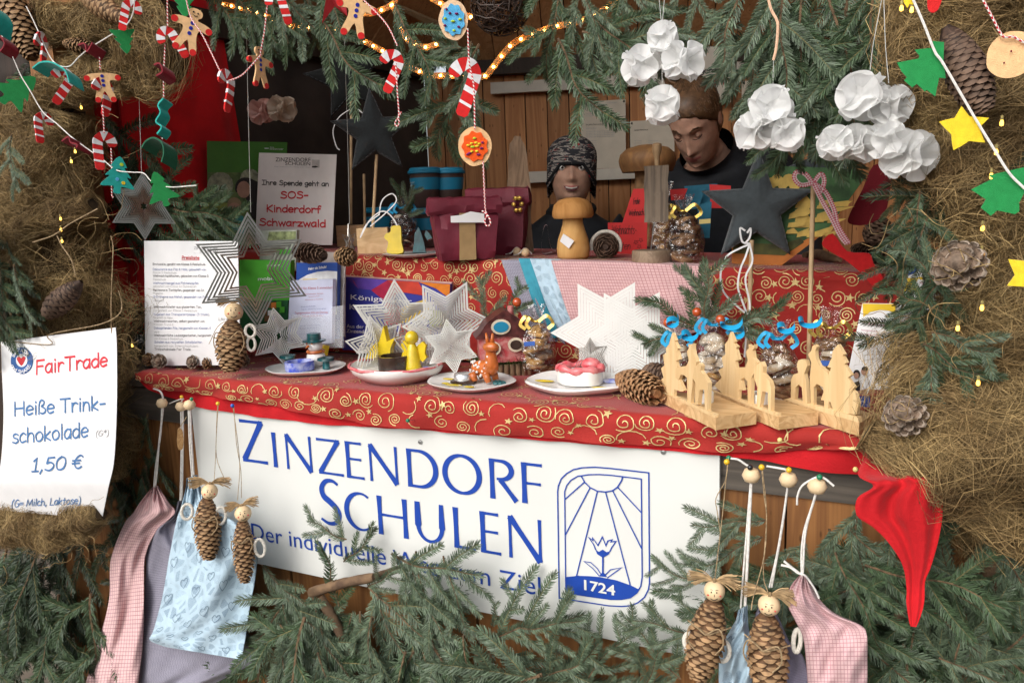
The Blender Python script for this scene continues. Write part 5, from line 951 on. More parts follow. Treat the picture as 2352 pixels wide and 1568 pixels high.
for k in range(70):
    fx = frame(np.array([rb.gauss(0,1), rb.gauss(0,1), rb.gauss(0,1)])); r = R*rb.uniform(.82,1.02); h = rb.uniform(-.4,.4)*r; q = math.sqrt(r*r-h*h); a0 = rb.uniform(0,6.28)
    mb.tube([p+np.array([q*math.cos(a0+i*.24), q*math.sin(a0+i*.24), h+rb.uniform(-.002,.002)])@fx for i in range(20)], .0012,4)
mb.build('wicker_ball', mat('dark_wicker', (.06,.035,.025),.5,.3,80), loc=p, label='dark brown wicker ball hanging at the top behind the blue cookie', cat='wicker ball')
c = onY(*t01(715,-60),1.22); pts = [onY(*t01(*q),1.22) for q in ((600,218),(665,-20),(540,-110),(690,-130),(740,-260),(790,-130),(920,-110),(812,-20),(832,150),(718,60))]; mb = MB(); mb.add(pts+[c+np.array([0,-.02,0]), c+np.array([0,.02,0])], [(i, (i+1) % 10,10) for i in range(10)]+[((i+1) % 10, i, 11) for i in range(10)])
mb.build('red_star', mat('red_metal_paint', (.5,.03,.04),.35,.1,30, metal=.3, spec=.6), loc=c, label='shiny dark red folded star cut by the top edge', cat='star ornament', sharp=20)
# ------------------------------------------------------------------ pine cones in the fibre
def cone(name, label, a, b, Y, rpx, n, w, op, k, group=None, dY=0.0, **kw):
    p, q = onY(*a, Y), onY(*b, Y+dY); R = rpx*depth(p)/FOC; mb = MB(); cone_geo(mb, p, q-p, float(np.linalg.norm(q-p)), R, n, w*R, op, seed=n, **kw); return mb.build(name, [M_CN[k], M_CT[k]], loc=p, label=label, cat='pine cone', group=group, sharp=50)
g = 'pine cones stuck in the fibre'
cone('pine_cone', 'long brown pine cone at the top left corner', (10,-40),(74,134),1.16,33,150,.72,26,0, g); cone('pine_cone', 'brown pine cone lying at the top edge above the fibre swag', (285,45),(190,-12),1.17,26,110,.75,26,0, g); cone('pine_cone', 'small brown pine cone lying in the middle of the fibre swag', (150,100),(222,112),1.17,17,90,.75,26,0, g)
cone('pine_cone', 'big dark brown pine cone behind the green felt tree at the right', (2180,78),(2262,258),1.09,46,150,.75,30,1, g); cone('pine_cone', 'dark pine cone pointing down left in the left fibre column', (178,655),(106,724),1.14,27,100,.8,26,1, g, dY=-.03)
for lab, x, y, r, Y in (('open grey brown pine cone between the fairy lights at the right', 2205,612,56,1.10),('open grey brown pine cone resting low on the fibre above the swag', 2080,956,46,1.10)):
    p = onY(x, y, Y); R = r*depth(p)/FOC; mb = MB(); d = CAM-p; d = d/np.linalg.norm(d)+np.array([-.25,0,.35]); cone_geo(mb, p-d*R*.5, d, R*1.5, R*1.05,44, R*.62,62,.75, seed=r, cup=.5, tipr=.18, thick=.003); mb.build('open_pine_cone', [M_CN[2], M_CT[2]], loc=p, label=lab, cat='pine cone', group=g, sharp=50)
# ------------------------------------------------------------------ printed papers
M_PAP = mat('white_paper', (.78,.775,.78),.6,.02,30); M_BLK = mat('print_black', (.05,.045,.045),.7); M_GRY = mat('print_grey', (.42,.42,.43),.7); M_RDT = mat('print_red', (.62,.04,.05),.7); M_BTX = mat('print_blue', (.045,.13,.36),.7); M_PBL = mat('print_soft_blue', (.16,.20,.42),.7)
def onS(x, y): return on(x, y, (.0337,0,1),1.358+.002)
def onC(x, y): return onZ(x, y, ZC+.003)
def lean(x, yb, yt, Y, dy): return Y
def txt(mb, s, pl, a, b, hpx, wt, nrm, m=0, f='p', up=(0,-1), slant=0.0, lift=.0008):
    """one line of lettering from pixel a to pixel b on the surface pl"""
    a, b = np.array(a, float), np.array(b, float); L = np.linalg.norm(b-a); d = (b-a)/L; up = np.array(up, float)
    mp = lambda u, v: pl(*(a+d*u+up*v))
    if f == 'p': pen(mb, s, mp, 0,0, L, hpx, wt, nrm, m, slant, lift)
    else: btext(mb, s, mp, 0,0, L, hpx, nrm, m, lift)
def board_px(mb, pl, pts, off, m=0): mb.prism([pl(*p) for p in pts], off, m)
BK = np.array([0,.0016,0]); nF = np.array([0,-1., 0])
def fpoly(mb, pl, pts, m, k=1, nrm=nF): P = [pl(*p)+nrm*(.0003+.0002*k) for p in pts]; mb.prism(P, nrm*.00008, m)
# hot chocolate notice
def YF(x, y): return onY(x, y, 1.082-.014*math.sin(math.pi*min(1, max(0,(y-750)/440)))+.02*max(0,(y-1110)/80))
RW = catmull([np.array(p, float) for p in ((2,785,265,752),(4,850,268,800),(8,950,268,935),(3,1050,262,1055),(-8,1115,249,1118),(-14,1170,234,1192))], 5)
def notice():
    r = thing('drinks_notice', 'white hanging paper notice for hot chocolate with red and blue hand lettering', 'paper notice', YF(130,1185)); mb = MB(); k = len(RW)-1
    def fn(a, b): q = RW[min(k, int(round(a*k)))]; return YF(q[0]*(1-b)+q[2]*b, q[1]*(1-b)+q[3]*b)
    mb.grid(fn, k, 12); mb.grid(lambda a, b: fn(a, b)+np.array([0,.0012,0]), k, 12, flip=True); sh = mb.build('sheet', M_PAP, parent=r, sharp=180)
    mb = MB(); T = t20
    txt(mb, 'FairTrade', YF, T(325,272), T(985,198),31,.0047, nF, 0)
    txt(mb, 'Heiße Trink-', YF, T(125,652), T(970,592),31,.0044, nF, 1); txt(mb, 'schokolade', YF, T(110,905), T(810,842),33,.0042, nF, 1); txt(mb, '(G*)', YF, T(872,840), T(995,828),13,.0016, nF, 2, slant=.12)
    txt(mb, '1,50 €', YF, T(280,1162), T(755,1128),30,.0044, nF, 1, slant=.15); txt(mb, '(G= Milch, Laktose)', YF, T(102,1482), T(738,1450),16,.0023, nF, 1, slant=.15)
    mb.build('lettering', [mat('marker_red', (.70,.05,.07),.7), mat('marker_blue', (.085,.20,.42),.7), M_GRY], parent=sh, sharp=0)
    mb = MB(); P = lambda x, y: YF(*T(x, y)); fpoly(mb, P, circ(202,150,102,36,1.19),0,1); fpoly(mb, P, circ(202,146,52,28,1.15),1,4)
    fpoly(mb, P, smooth2([(202,195),(162,140),(164,118),(182,112),(200,126),(218,110),(236,116),(236,138)], 3),2,7)
    for s, a0, a1, inv in (('be FAIR', 205,325,0),('and SHARE', 160,20,1)):
        W_ = math.radians(a1-a0)
        def am(u, v, a0=a0, W_=W_, inv=inv): a = math.radians(a0)+W_*u; rr = (66+v if not inv else 96-v); return YF(*T(202+rr*math.cos(a),150+rr*1.19*math.sin(a)))
        pen(mb, s, am, 0,0,1,26,.0016, nF, 1, lift=.003)
    mb.build('logo', [M_BTX, M_PAP, M_RDT], parent=sh, sharp=0)
    mb = MB(); mb.tube(catmull([YF(*T(26,-30)), YF(120,790)+[0,-.004,0], onY(*t10(450,1480),1.07), onY(*t10(900,1390),1.07), onY(*t10(1080,1300),1.08), onY(*t10(1110,1200),1.1), onY(*t10(1080,1080),1.1)], 6),.0011,5)
    mb.tube(catmull([YF(256,765), onY(*t10(1012,1200),1.08), onY(*t10(1025,850),1.09), onY(*t10(1030,680),1.1), onY(*t10(1010,580),1.1)], 6),.0011,5); mb.build('string', M_JUT, parent=r)
notice()
mb = MB(); P = catmull([onY(x, y, 1.085) for x, y in ((-40,1206),(50,1222),(135,1236))], 5); mb.tube(P, .008,10); mb.build('bamboo_stick', mat('bamboo', (.62,.45,.18),.5,.2,30), label='yellow stick inside the fibre roll under the notice', cat='stick')
# price list
YPL = onC(334,840)[1]; PLP = YP(YPL)
r = thing('price_list', 'white price list sheet standing at the left end of the counter', 'price list', PLP(440,838)); mb = MB(); board_px(mb, PLP, [(331,553),(546,554),(552,838),(334,840)], BK); mb.build('sheet', M_PAP, parent=r, sharp=30)
mb = MB(); T = t10
txt(mb, 'Preisliste', PLP, T(1658,792), T(1820,795),7,.0013, nF, 1); fpoly(mb, PLP, [T(1658,798), T(1820,800), T(1820,804), T(1658,802)], 1)
txt(mb, 'ZINZENDORF', PLP, T(1768,705), T(1985,708),7,0, nF, 2, 'b'); txt(mb, 'SCHULEN', PLP, T(1822,732), T(1985,735),6,0, nF, 2, 'b'); txt(mb, 'Der individuelle Weg zum Ziel', PLP, T(1768,742), T(1985,745),2,0, nF, 2, 'b')
for y, x1, s, c in ((848,1873, 'Brotsäckle, genäht von Klasse 5 Realschule', 0),(895,1880, 'Dekosterne aus Filz & Holz, gebastelt von', 3),(924,1612, 'Klasse 5 Realschule', 2),(954,1903, 'Weihnachtsplätzchen, gebacken von Klasse 5', 0),(986,1515, 'Realschule', 2),(1020,1815, 'Weihnachtsengel aus Fichtenzapfen', 3),(1049,1795, 'gebastelt von Klasse 6c Gymnasium', 2),(1084,1870, 'Pantesma in Tontöpfen, gespendet von Dr.', 0),(1112,1487, 'Prescha', 2),(1145,1903, '3-D-Sterne aus Metall, gespendet von Fam.', 3),(1176,1493, 'Seewald', 2),(1236,1840, 'Weihnachtsteller aus glasiertem Ton,', 0),(1269,1800, 'hergestellt von Klasse 5 Realschule', 2),(1304,1915, 'Kugelset aus Transparentpapier (5 Stück),', 3),(1334,1585, 'hergestellt von Klasse 9', 2),(1366,1868, 'Weihnachtskarten, selbst gestaltet von', 0),(1396,1585, 'Klassen 5 und 6', 2),(1429,1925, 'Dekogirlanden Filz, hergestellt von Klassen 5', 3),(1464,1455, 'und 6', 2),(1495,1930, 'Weihnachtliche Laubsägearbeiten, hergestellt', 0),(1525,1670, 'von Klasse 6 Realschule', 2),(1557,1845, 'Schalen aus recycelten Schallplatten', 3),(1592,1808, 'hergestellt von Internatsschülern', 2),(1622,1740, 'Trinkschokolade Fair Trade', 0)):
    x0 = 1393+(y-848)*.021; txt(mb, s, PLP, T(x0, y), T(x1, y+2),5.0,0.0005 if c == 2 else .00075, nF, c)
for y, s in ((1155, 'klein 4 €'),(1195, 'Groß 15 €'),(1350, '1,50 €')): txt(mb, s, PLP, T(1990, y), T(2085, y+1),5,.0008, nF, 0)
mb.build('lettering', [mat('print_soft_black', (.17,.16,.17),.7), M_RDT, M_GRY, mat('print_pale_blue', (.24,.28,.48),.7)], parent=r, sharp=0)
# donation sign on the shelf
YSO = onS(763,572)[1]; SP = YP(YSO); T = t11
r = thing('donation_sign', 'pale donation sign with red lettering standing before the green poster', 'paper sign', SP(675,565)); mb = MB(); board_px(mb, SP, [(595,351),(773,355),(763,563),(586,560)], BK); mb.build('sheet', mat('cream_paper', (.70,.66,.64),.45,.02), parent=r, sharp=30)
mb = MB(); txt(mb, 'Ihre Spende geht an', SP, T(55,116), T(668,130),10.5,.0026, nF, 0); txt(mb, 'SOS-', SP, T(220,240), T(482,240),15,.0042, nF, 1); txt(mb, 'Kinderdorf', SP, T(95,362), T(595,374),15.5,.0042, nF, 1); txt(mb, 'Schwarzwald', SP, T(28,486), T(640,502),15.5,.0042, nF, 1)
txt(mb, 'ZINZENDORF', SP, t01(180,1472), t01(498,1476),9.5,0, nF, 0, 'b'); txt(mb, 'SCHULEN', SP, t01(268,1505), t01(496,1509),8,0, nF, 0, 'b'); txt(mb, 'Der individuelle Weg zum Ziel', SP, t01(170,1523), t01(490,1530),2.4,0, nF, 2, 'b')
fpoly(mb, SP, [t01(512,1455), t01(580,1457), t01(580,1530), t01(512,1528)], 3); fpoly(mb, SP, [t01(512,1516), t01(545,1512), t01(570,1520), t01(545,1530), t01(512,1528)], 0,3)
mb.build('lettering', [M_BLK, M_RDT, M_GRY, mat('print_pale_grey', (.55,.53,.51),.7)], parent=r, sharp=0)
# green poster with a photo of a mother and child
_g0, _g1 = onY(475,400,1.66), onY(659,400, YSO+.10); GPl = through(_g0,(_g1[1]-_g0[1], _g0[0]-_g1[0], 0)); r = thing('green_poster', 'green poster with a photo of a mother and child behind the donation sign', 'poster', GPl(560,560)); mb = MB()
board_px(mb, GPl, [(475,324),(659,327),(655,565),(478,562)], BK); mb.build('sheet', mat('poster_green', (.05,.17,.022),.4,.05), parent=r, sharp=30)
mb = MB(); fpoly(mb, GPl, [(477,396),(657,396),(655,560),(479,560)], 0,0); T = t10
for pts, m in ((circ(2010,120,120,14),1),(circ(1980,330,150,14,.4),2),(circ(2280,60,90,14),1)): fpoly(mb, GPl, [T(*p) for p in pts], m, 2)
fpoly(mb, GPl, [T(*p) for p in smooth2([(2150,180),(2160,90),(2230,50),(2330,80),(2420,160),(2420,420),(2300,420),(2240,230)], 3)], 3,4); fpoly(mb, GPl, [T(*p) for p in circ(2225,160,62,16,1.25)], 4,6); fpoly(mb, GPl, [T(*p) for p in circ(2140,300,66,16,1.05)], 5,7); fpoly(mb, GPl, [T(*p) for p in circ(2140,335,60,16,.95)], 4,9); fpoly(mb, GPl, [T(*p) for p in ((2060,400),(2220,400),(2240,560),(2040,560))], 6,5)
mb.build('photo', [mat('photo_green', (.13,.19,.06),.5,.35,40, col2=(.05,.09,.03)), mat('photo_light', (.34,.36,.24),.5,.3,60), mat('photo_meadow', (.30,.36,.08),.5,.2,50), mat('photo_hair', (.025,.02,.02),.6), mat('photo_skin', (.42,.24,.17),.6), mat('photo_fair_hair', (.30,.22,.12),.6), mat('photo_turquoise', (.05,.30,.30),.6)], parent=r, sharp=0)
mb = MB(); W_ = mat('print_white', (.8,.8,.8),.6); q = [t01(*p) for p in ((80,1338),(118,1338),(118,1368),(80,1368))]; P = [GPl(*p)+nF*.0008 for p in q]; mb.strip([(P[0]+P[3])/2,(P[1]+P[2])/2], .004, nF); txt(mb, 'SOS', GPl, t01(128,1350), t01(165,1352),3.2,0, nF, 0, 'b'); txt(mb, 'KINDERDORF', GPl, t01(128,1366), t01(250,1368),3.4,0, nF, 0, 'b'); mb.build('lettering', W_, parent=r, sharp=0)
# papers on the back wall
BWn = nb; BW = lambda off: through(P0+nb*off, nb)
def wall_paper(label, cor, lines, off=.03, mt=None):
    pl = BW(off); r = thing('wall_notice', label, 'paper notice', pl(*cor[3]), 'papers pinned on the back wall'); mb = MB(); mb.prism([pl(*p) for p in cor], -nb*.0015); mb.build('sheet', mt or mat('old_paper', (.62,.55,.44),.6,.05,20), parent=r, sharp=30)
    mb = MB()
    for (s, a, b, h, m, f) in lines: txt(mb, s, pl, a, b, h, .0035, nb, m, f)
    mb.build('lettering', [M_BLK, M_RDT, M_GRY], parent=r, sharp=0)
    mb = MB(); [mb.ball(pl(cor[i][0]+(4 if i % 3 == 0 else -4), cor[i][1]+5)+nb*.002,.004,6) for i in (0,1)]; mb.build('pins', M_BLK, parent=r)
T = t02
wall_paper('letter with grey printed paragraph pinned left on the back wall', [T(625,932), T(1035,905), T(1038,1530), T(632,1540)], [('SOS Kinderdorf', T(850,945), T(960,940),3,2, 'b'),('Zinzendorfschulen', T(672,1045), T(740,1043),3,2, 'b'),('Schwarzwald', T(672,1065), T(735,1063),3,2, 'b'),('Sehr geehrte Damen und Herren', T(672,1145), T(835,1138),4,0, 'b'),('herzlichen Dank', T(675,1178), T(770,1174),3,2, 'b')]+[('wir danken allen die uns auf dem Markt helfen', T(675, y), T(935, y-6),3.2,2, 'b') for y in (1205,1222,1238,1255)]+[('und freuen uns', T(675, y), T(770, y-3),3,2, 'b') for y in (1290,1310,1330)], .033)
wall_paper('sheet with a printed table pinned right on the back wall', [T(1075,1105), T(1480,1090), T(1480,1520), T(1080,1530)], [('Dienstplan Weihnachtsmarkt', T(1115,1195), T(1240,1190),4,0, 'b')]+[('Uhr Klasse', T(1115, y), T(1180, y-2),3,2, 'b') for y in (1290,1312,1334,1356,1378)]+[('Namen Klasse', T(1245, y), T(1330, y-2),3,2, 'b') for y in (1290,1312,1334,1356,1378)], .033)
wall_paper('donation notice in a plastic sleeve hanging behind the hair of the woman', [T(1330,432), T(2015,425), T(1992,935), T(1325,925)], [('Der Erlös geht an', T(1345,690), T(1980,655),12,0, 'p'),('SOS-Kinderdorf', T(1400,790), T(1945,770),16,1, 'p')], .06, mat('sleeve_paper', (.66,.60,.50),.25,.05,20))
wall_paper('sheet with a small form hanging furthest right on the back wall', [T(2095,740), T(2480,725), T(2470,1050), T(2092,1060)], [('Information', T(2150,860), T(2220,857),4,0, 'b')], .033)
# ------------------------------------------------------------------ two people behind the goods
M_SKIN = mat('skin', (.47,.27,.19),.6,.10,45,.35,260, sub=.15); M_LIP = mat('lips', (.40,.13,.11),.45,.05); M_JKT = mat('dark_jacket', (.010,.012,.016),.75,.2,30,.4,150); M_HAIR = mat('hair_brown', (.07,.035,.016),.5,.3,60, island=.35); M_HAIR2 = mat('hair_auburn', (.13,.068,.032),.45,.25,60, island=.4)
HT = np.array([(-.62,.17,.11,.05),(-.40,.18,.11,.05),(-.28,.185,.10,.05),(-.22,.165,.085,.045),(-.185,.10,.07,.04),(-.16,.062,.062,.035),(-.135,.054,.058,.03),(-.115,.051,.062,.02),(-.106,.049,.074,.002),(-.096,.051,.084,-.006),(-.075,.059,.092,-.004),(-.04,.068,.096,0),(0,.073,.098,.003),(.04,.075,.099,.006),(.075,.069,.091,.008),(.1,.052,.068,.008),(.114,.030,.038,.008),(.12,.002,.002,.008)])
def person(label, o, face, sc, pitch, tilt, body_yaw, smile, hairm, wide=1.0):
    """o = centre of the head; face = yaw of the face in the world"""
    o = np.asarray(o, float); ez = np.array([0,0,1.])
    def rotm(yaw, p, t):
        f = np.array([math.sin(yaw),-math.cos(yaw),0]); r = np.cross(f, ez); u = ez; f, u = f*math.cos(p)-u*math.sin(p), u*math.cos(p)+f*math.sin(p); r, u = r*math.cos(t)+u*math.sin(t), u*math.cos(t)-r*math.sin(t); return np.array([-r*-1,-f, u])
    Hd, Bd = rotm(face, pitch, tilt), rotm(body_yaw, pitch*.35,-pitch*.3); piv = np.array([0,.03,-.14])
    def W(p):
        p = np.asarray(p, float).copy(); p[0] *= wide if p[2] > -.12 else 1; w_ = min(1, max(0,(p[2]+.21)/.07)); w_ = w_*w_*(3-2*w_); q = p-piv; return o+sc*((q@Hd)*w_+(q@Bd)*(1-w_)-(-piv)@Hd*0)+sc*0*piv
    base = W((0,0,0)); o = o+(o-base)
    r = thing('person', label, 'person', W((0,.05,-.6))); mb = MB()
    rows = []; nr = 110
    for i in range(nr+1):
        z = -.62+.74*(i/nr)**.75; rows.append([z]+[np.interp(z, HT[:, 0], HT[:, c]) for c in (1,2,3)])
    n = 64; V = []; mats = []
    G = lambda x, z, cx, cz, sx, sz: math.exp(-((x-cx)/sx)**2-((z-cz)/sz)**2)
    for z, rx, ry, cy in rows:
        for j in range(n):
            a = 2*math.pi*j/n; x, y = rx*math.sin(a), cy-ry*math.cos(a)
            if z > -.13 and math.cos(a) > .1:
                ax = abs(x); d = .021*G(x, z, 0,-.028,.010,.012)+.012*G(x, z, 0,-.005,.008,.026)+.007*G(ax, z, .012,-.034,.006,.006)+.005*G(ax, z, .03,.036,.022,.009)-.011*G(ax, z, .031,.014,.015,.013)+.006*G(ax, z, .043,-.022,.02,.02)+.0065*G(x, z, 0,-.062,.021,.011)-.006*G(x, z, 0,-.0635,.022,.0025)+.009*G(x, z, 0,-.094,.017,.012)-.004*G(x, z, 0,-.078,.02,.006)
                y -= d*(.5+.5*math.cos(a))
            V.append(W((x, y, z)))
    Fq = [(i*n+j, i*n+(j+1) % n, (i+1)*n+(j+1) % n, (i+1)*n+j) for i in range(nr) for j in range(n)]; mb.add(V, Fq, 0)
    for k, f in enumerate(Fq):
        i, j = divmod(k, n); z = rows[i][0]; x = rows[i][1]*math.sin(2*math.pi*(j+.5)/n)
        if math.cos(2*math.pi*(j+.5)/n) > .5 and (x/.024)**2+((z+.063)/.0085)**2 < 1: mb.M[k] = 1
    for s in (-1,1):   # ears belong to the body surface
        mb.ball(W((s*.076,.012,.0)), np.array([.009,.018,.030])*sc, 12,0, Hd)
    bo = mb.build('body', [M_SKIN, M_LIP], parent=r, sharp=180)
    def P_(x, z, d=0): rx, ry, cy = [np.interp(z, HT[:, 0], HT[:, c]) for c in (1,2,3)]; s = min(.99, abs(x)/rx); return W((x, cy-ry*math.sqrt(1-s*s)-d, z))
    for s in (-1,1):
        e = MB(); c = P_(s*.031,.013,-.007 if pitch < .3 else -.0105); e.ball(c, (.0125 if pitch < .3 else .0105)*sc, 14,0, Hd)
        if pitch < .3: e.ball(P_(s*.031,.012,.0035), np.array([.0055,.0025,.0055])*sc, 10,1, Hd)
        e.build('eye', [mat('eye_white', (.7,.68,.64),.3) if pitch < .3 else M_SKIN, mat('iris_dark', (.03,.02,.015),.2)], parent=bo)
        b = MB(); b.tube([P_(s*x, z, .002) for x, z in ((.014,.034),(.027,.041),(.04,.039),(.05,.031))], [.0025*sc, .0035*sc, .003*sc, .001*sc], 6); b.build('eyebrow', hairm, parent=bo)
        l = MB(); l.tube([P_(s*x, z, .0035) for x, z in ((.018,.012),(.026,.017 if pitch < .3 else .006),(.036,.017 if pitch < .3 else .005),(.045,.012))], .0011*sc, 5); l.build('eyelashes', mat('lash', (.02,.012,.01),.6), parent=bo)
    if smile:
        e = MB(); pts = [(-.027,-.053),(-.014,-.059),(0,-.061),(.014,-.059),(.027,-.053),(.016,-.070),(0,-.0745),(-.016,-.070)]; Q = [P_(x, z, .0125-abs(x)*.09) for x, z in pts]; e.add(Q+[P_(0,-.066,.0125)], [(i, (i+1) % 8,8) for i in range(8)]); e.build('mouth', mat('mouth_dark', (.10,.02,.02),.5), parent=bo)
        e = MB(); e.strip([P_(x, z, .0142-abs(x)*.09) for x, z in ((-.019,-.0590),(-.009,-.0622),(0,-.0635),(.009,-.0622),(.019,-.0590))], .0042*sc, -P_(0,0)+P_(0,0,.02)); e.build('teeth', mat('teeth', (.6,.56,.5),.4), parent=bo)
    # jacket: shell over the shoulders with two sleeves, one surface per piece
    k = MB(); rj = []
    for i in range(31):
        z = -.62+.50*i/30; rx, ry, cy = [np.interp(z, HT[:, 0], HT[:, c]) for c in (1,2,3)]; g = .022+.018*max(0, min(1,(z+.24)/.1)); rj.append((z, rx+g+.01*math.sin(z*60), ry+g*1.1, cy))
    V = [W((a*math.sin(2*math.pi*j/40), c-b*math.cos(2*math.pi*j/40), z)) for z, a, b, c in rj for j in range(40)]; k.add(V, [(i*40+j, i*40+(j+1) % 40,(i+1)*40+(j+1) % 40,(i+1)*40+j) for i in range(30) for j in range(40)])
    for s in (-1,1):
        S_ = catmull([W((s*.14,.05,-.22)), W((s*.20,.05,-.27)), W((s*.235,.03,-.40)), W((s*.23,-.05,-.52)), W((s*.17,-.16,-.58))], 6); m_ = len(S_); k.tube(S_, [sc*(.075-.028*i/m_)*(1+.05*math.sin(i*2.1)) for i in range(m_)], 16)
    k.build('jacket', M_JKT, parent=r, sharp=180)
    return r, W, P_, Hd
# woman bending over the goods, hair pinned up
r, W, P_, Hd = person('woman in a dark jacket with pinned up brown hair looking down behind the shelf', at(1596,282,2.36), math.radians(-3),.98,.74,-.06, math.radians(22), False, M_HAIR, .93)
mb = MB(); n = 40; V = []; hr = [(-.075,.055,.06,.045),(-.04,.076,.085,.03),(0,.081,.094,.02),(.04,.084,.098,.015),(.075,.079,.096,.012),(.105,.06,.076,.012),(.122,.035,.044,.012),(.128,.002,.002,.012)]; rows = catmull([np.array(h) for h in hr], 4)
for z, a, b, c in rows:
    for j in range(n):
        t = 2*math.pi*j/n; y = c-b*math.cos(t); lim = -.08 if z > .06 else (-.08+.09*max(0, min(1,(.06-z)/.06))); y = max(y, lim+.02*math.cos(t*2)*(z < .07)); V.append(W((a*math.sin(t), y, z)))
k_ = len(rows); mb.add(V, [(i*n+j, i*n+(j+1) % n, (i+1)*n+(j+1) % n, (i+1)*n+j) for i in range(k_-1) for j in range(n)]); rs_ = random.Random(2)
for _ in range(420):
    t = rs_.uniform(-2.6,2.6); z0 = rs_.uniform(max(-.03,.078-.075*max(0, abs(t)-.7)),.1); f = 1.02+rs_.uniform(0,.03); a, b, c = [np.interp(z0, [h[0] for h in hr], [h[q] for h in hr]) for q in (1,2,3)]
    p0 = np.array([a*f*math.sin(t), c-b*f*math.cos(t), z0]); p0[1] = max(p0[1], -.094); p2 = np.array([.01*rs_.gauss(0,1),.05+.01*rs_.gauss(0,1),.135]); pm = (p0+p2)/2; q = pm-np.array([0,.01,.02]); q = q/np.linalg.norm(q); pm = np.array([0,.01,.02])+q*.108; mb.tube([W(p) for p in catmull([p0, pm, p2], 4)], .0011,3, caps=False)
for i in range(26):
    a = i*.7; mb.tube([W((.04+.036*math.cos(a+s*3)*(1-.2*s),.065+.036*math.sin(a+s*3)*(1-.2*s),.11+.06*s+.01*math.sin(i))) for s in np.linspace(0,1,8)], .006,5)
for i in range(14): a = i*.45; mb.tube([W((.04+.02*math.cos(a),.06+.02*math.sin(a),.15)), W((.05+.04*math.cos(a),.06+.03*math.sin(a),.19+.01*math.sin(i*3))), W((.05+.065*math.cos(a+.4),.06+.04*math.sin(a+.4),.185+.02*math.sin(i*5)))], .0012,3)
mb.build('hair', M_HAIR2, parent=r, sharp=180)
mb = MB(); mb.ball(W((.083,.01,-.034)),.0028,8); mb.build('earring', M_SC, parent=r)
# boy with a patterned beanie
r, W, P_, Hd = person('smiling boy in a patterned beanie and black jacket behind the mushrooms', at(1313,396,2.72), math.radians(22),.9,-.02,.04, math.radians(20), True, M_HAIR, 1.12)
mh = mat('beanie_knit', (.03,.03,.034),.9,.2,14,.6,300); t_ = mh.node_tree; b_ = t_.nodes['Principled BSDF']; src = b_.inputs['Base Color'].links[0].from_socket; tc = N(t_, 'TexCoord'); wv = N(t_, 'TexNoise'); mp__ = N(t_, 'Mapping'); mp__.inputs['Scale'].default_value = (16,16,60); wv.inputs['Scale'].default_value = 1.0; wv.inputs['Detail'].default_value = 3; wv.inputs['Distortion'].default_value = 2
t_.links.new(tc.outputs['Object'], mp__.inputs[0]); t_.links.new(mp__.outputs[0], wv.inputs['Vector']); cr = N(t_, 'ValToRGB'); cr.color_ramp.interpolation = 'CONSTANT'; e = cr.color_ramp.elements; e[0].color = (.025,.025,.03,1); e[1].position = .52; e[1].color = (.30,.27,.24,1); x_ = e.new(.60); x_.color = (.03,.03,.03,1); x_ = e.new(.66); x_.color = (.45,.03,.03,1); t_.links.new(wv.outputs['Fac'], cr.inputs[0]); t_.links.new(cr.outputs[0], b_.inputs['Base Color'])
mb = MB(); rows = catmull([np.array(h) for h in ((.018,.081,.104,.006),(.034,.084,.107,.006),(.052,.085,.106,.008),(.082,.081,.1,.01),(.11,.066,.082,.012),(.13,.042,.052,.014),(.138,.015,.02,.014),(.14,.001,.001,.014))], 4); V = []
for z, a, b, c in rows:
    for j in range(40): t = 2*math.pi*j/40; zz = z-(.095*max(0, abs(math.sin(t))-.45)*1.5 if z < .035 else 0)-(.04*(math.cos(t) < 0) if z < .035 else 0); V.append(W((a*math.sin(t), c-b*math.cos(t), zz)))
mb.add(V, [(i*40+j, i*40+(j+1) % 40,(i+1)*40+(j+1) % 40,(i+1)*40+j) for i in range(len(rows)-1) for j in range(40)]); be = mb.build('beanie', mh, parent=r, sharp=180)
mb = MB(); mb.tube([W((.082*math.sin(t),.006-.106*math.cos(t),(.026-.095*max(0, abs(math.sin(t))-.45)*1.3))) for t in np.linspace(0,2*math.pi, 41)], .006,8, caps=False); mb.build('beanie_band', mat('beanie_edge', (.012,.012,.014),.9), parent=be)
mb = MB(); mb.tube(catmull([W((.075*math.sin(t),.015-.075*math.cos(t),-.145+.01*math.sin(3*t))) for t in np.linspace(0,2*math.pi, 13)], 4),.021,10, caps=False); mb.build('scarf', mat('black_scarf', (.012,.012,.013),.95,.2,60,.6,200), parent=r, sharp=180)
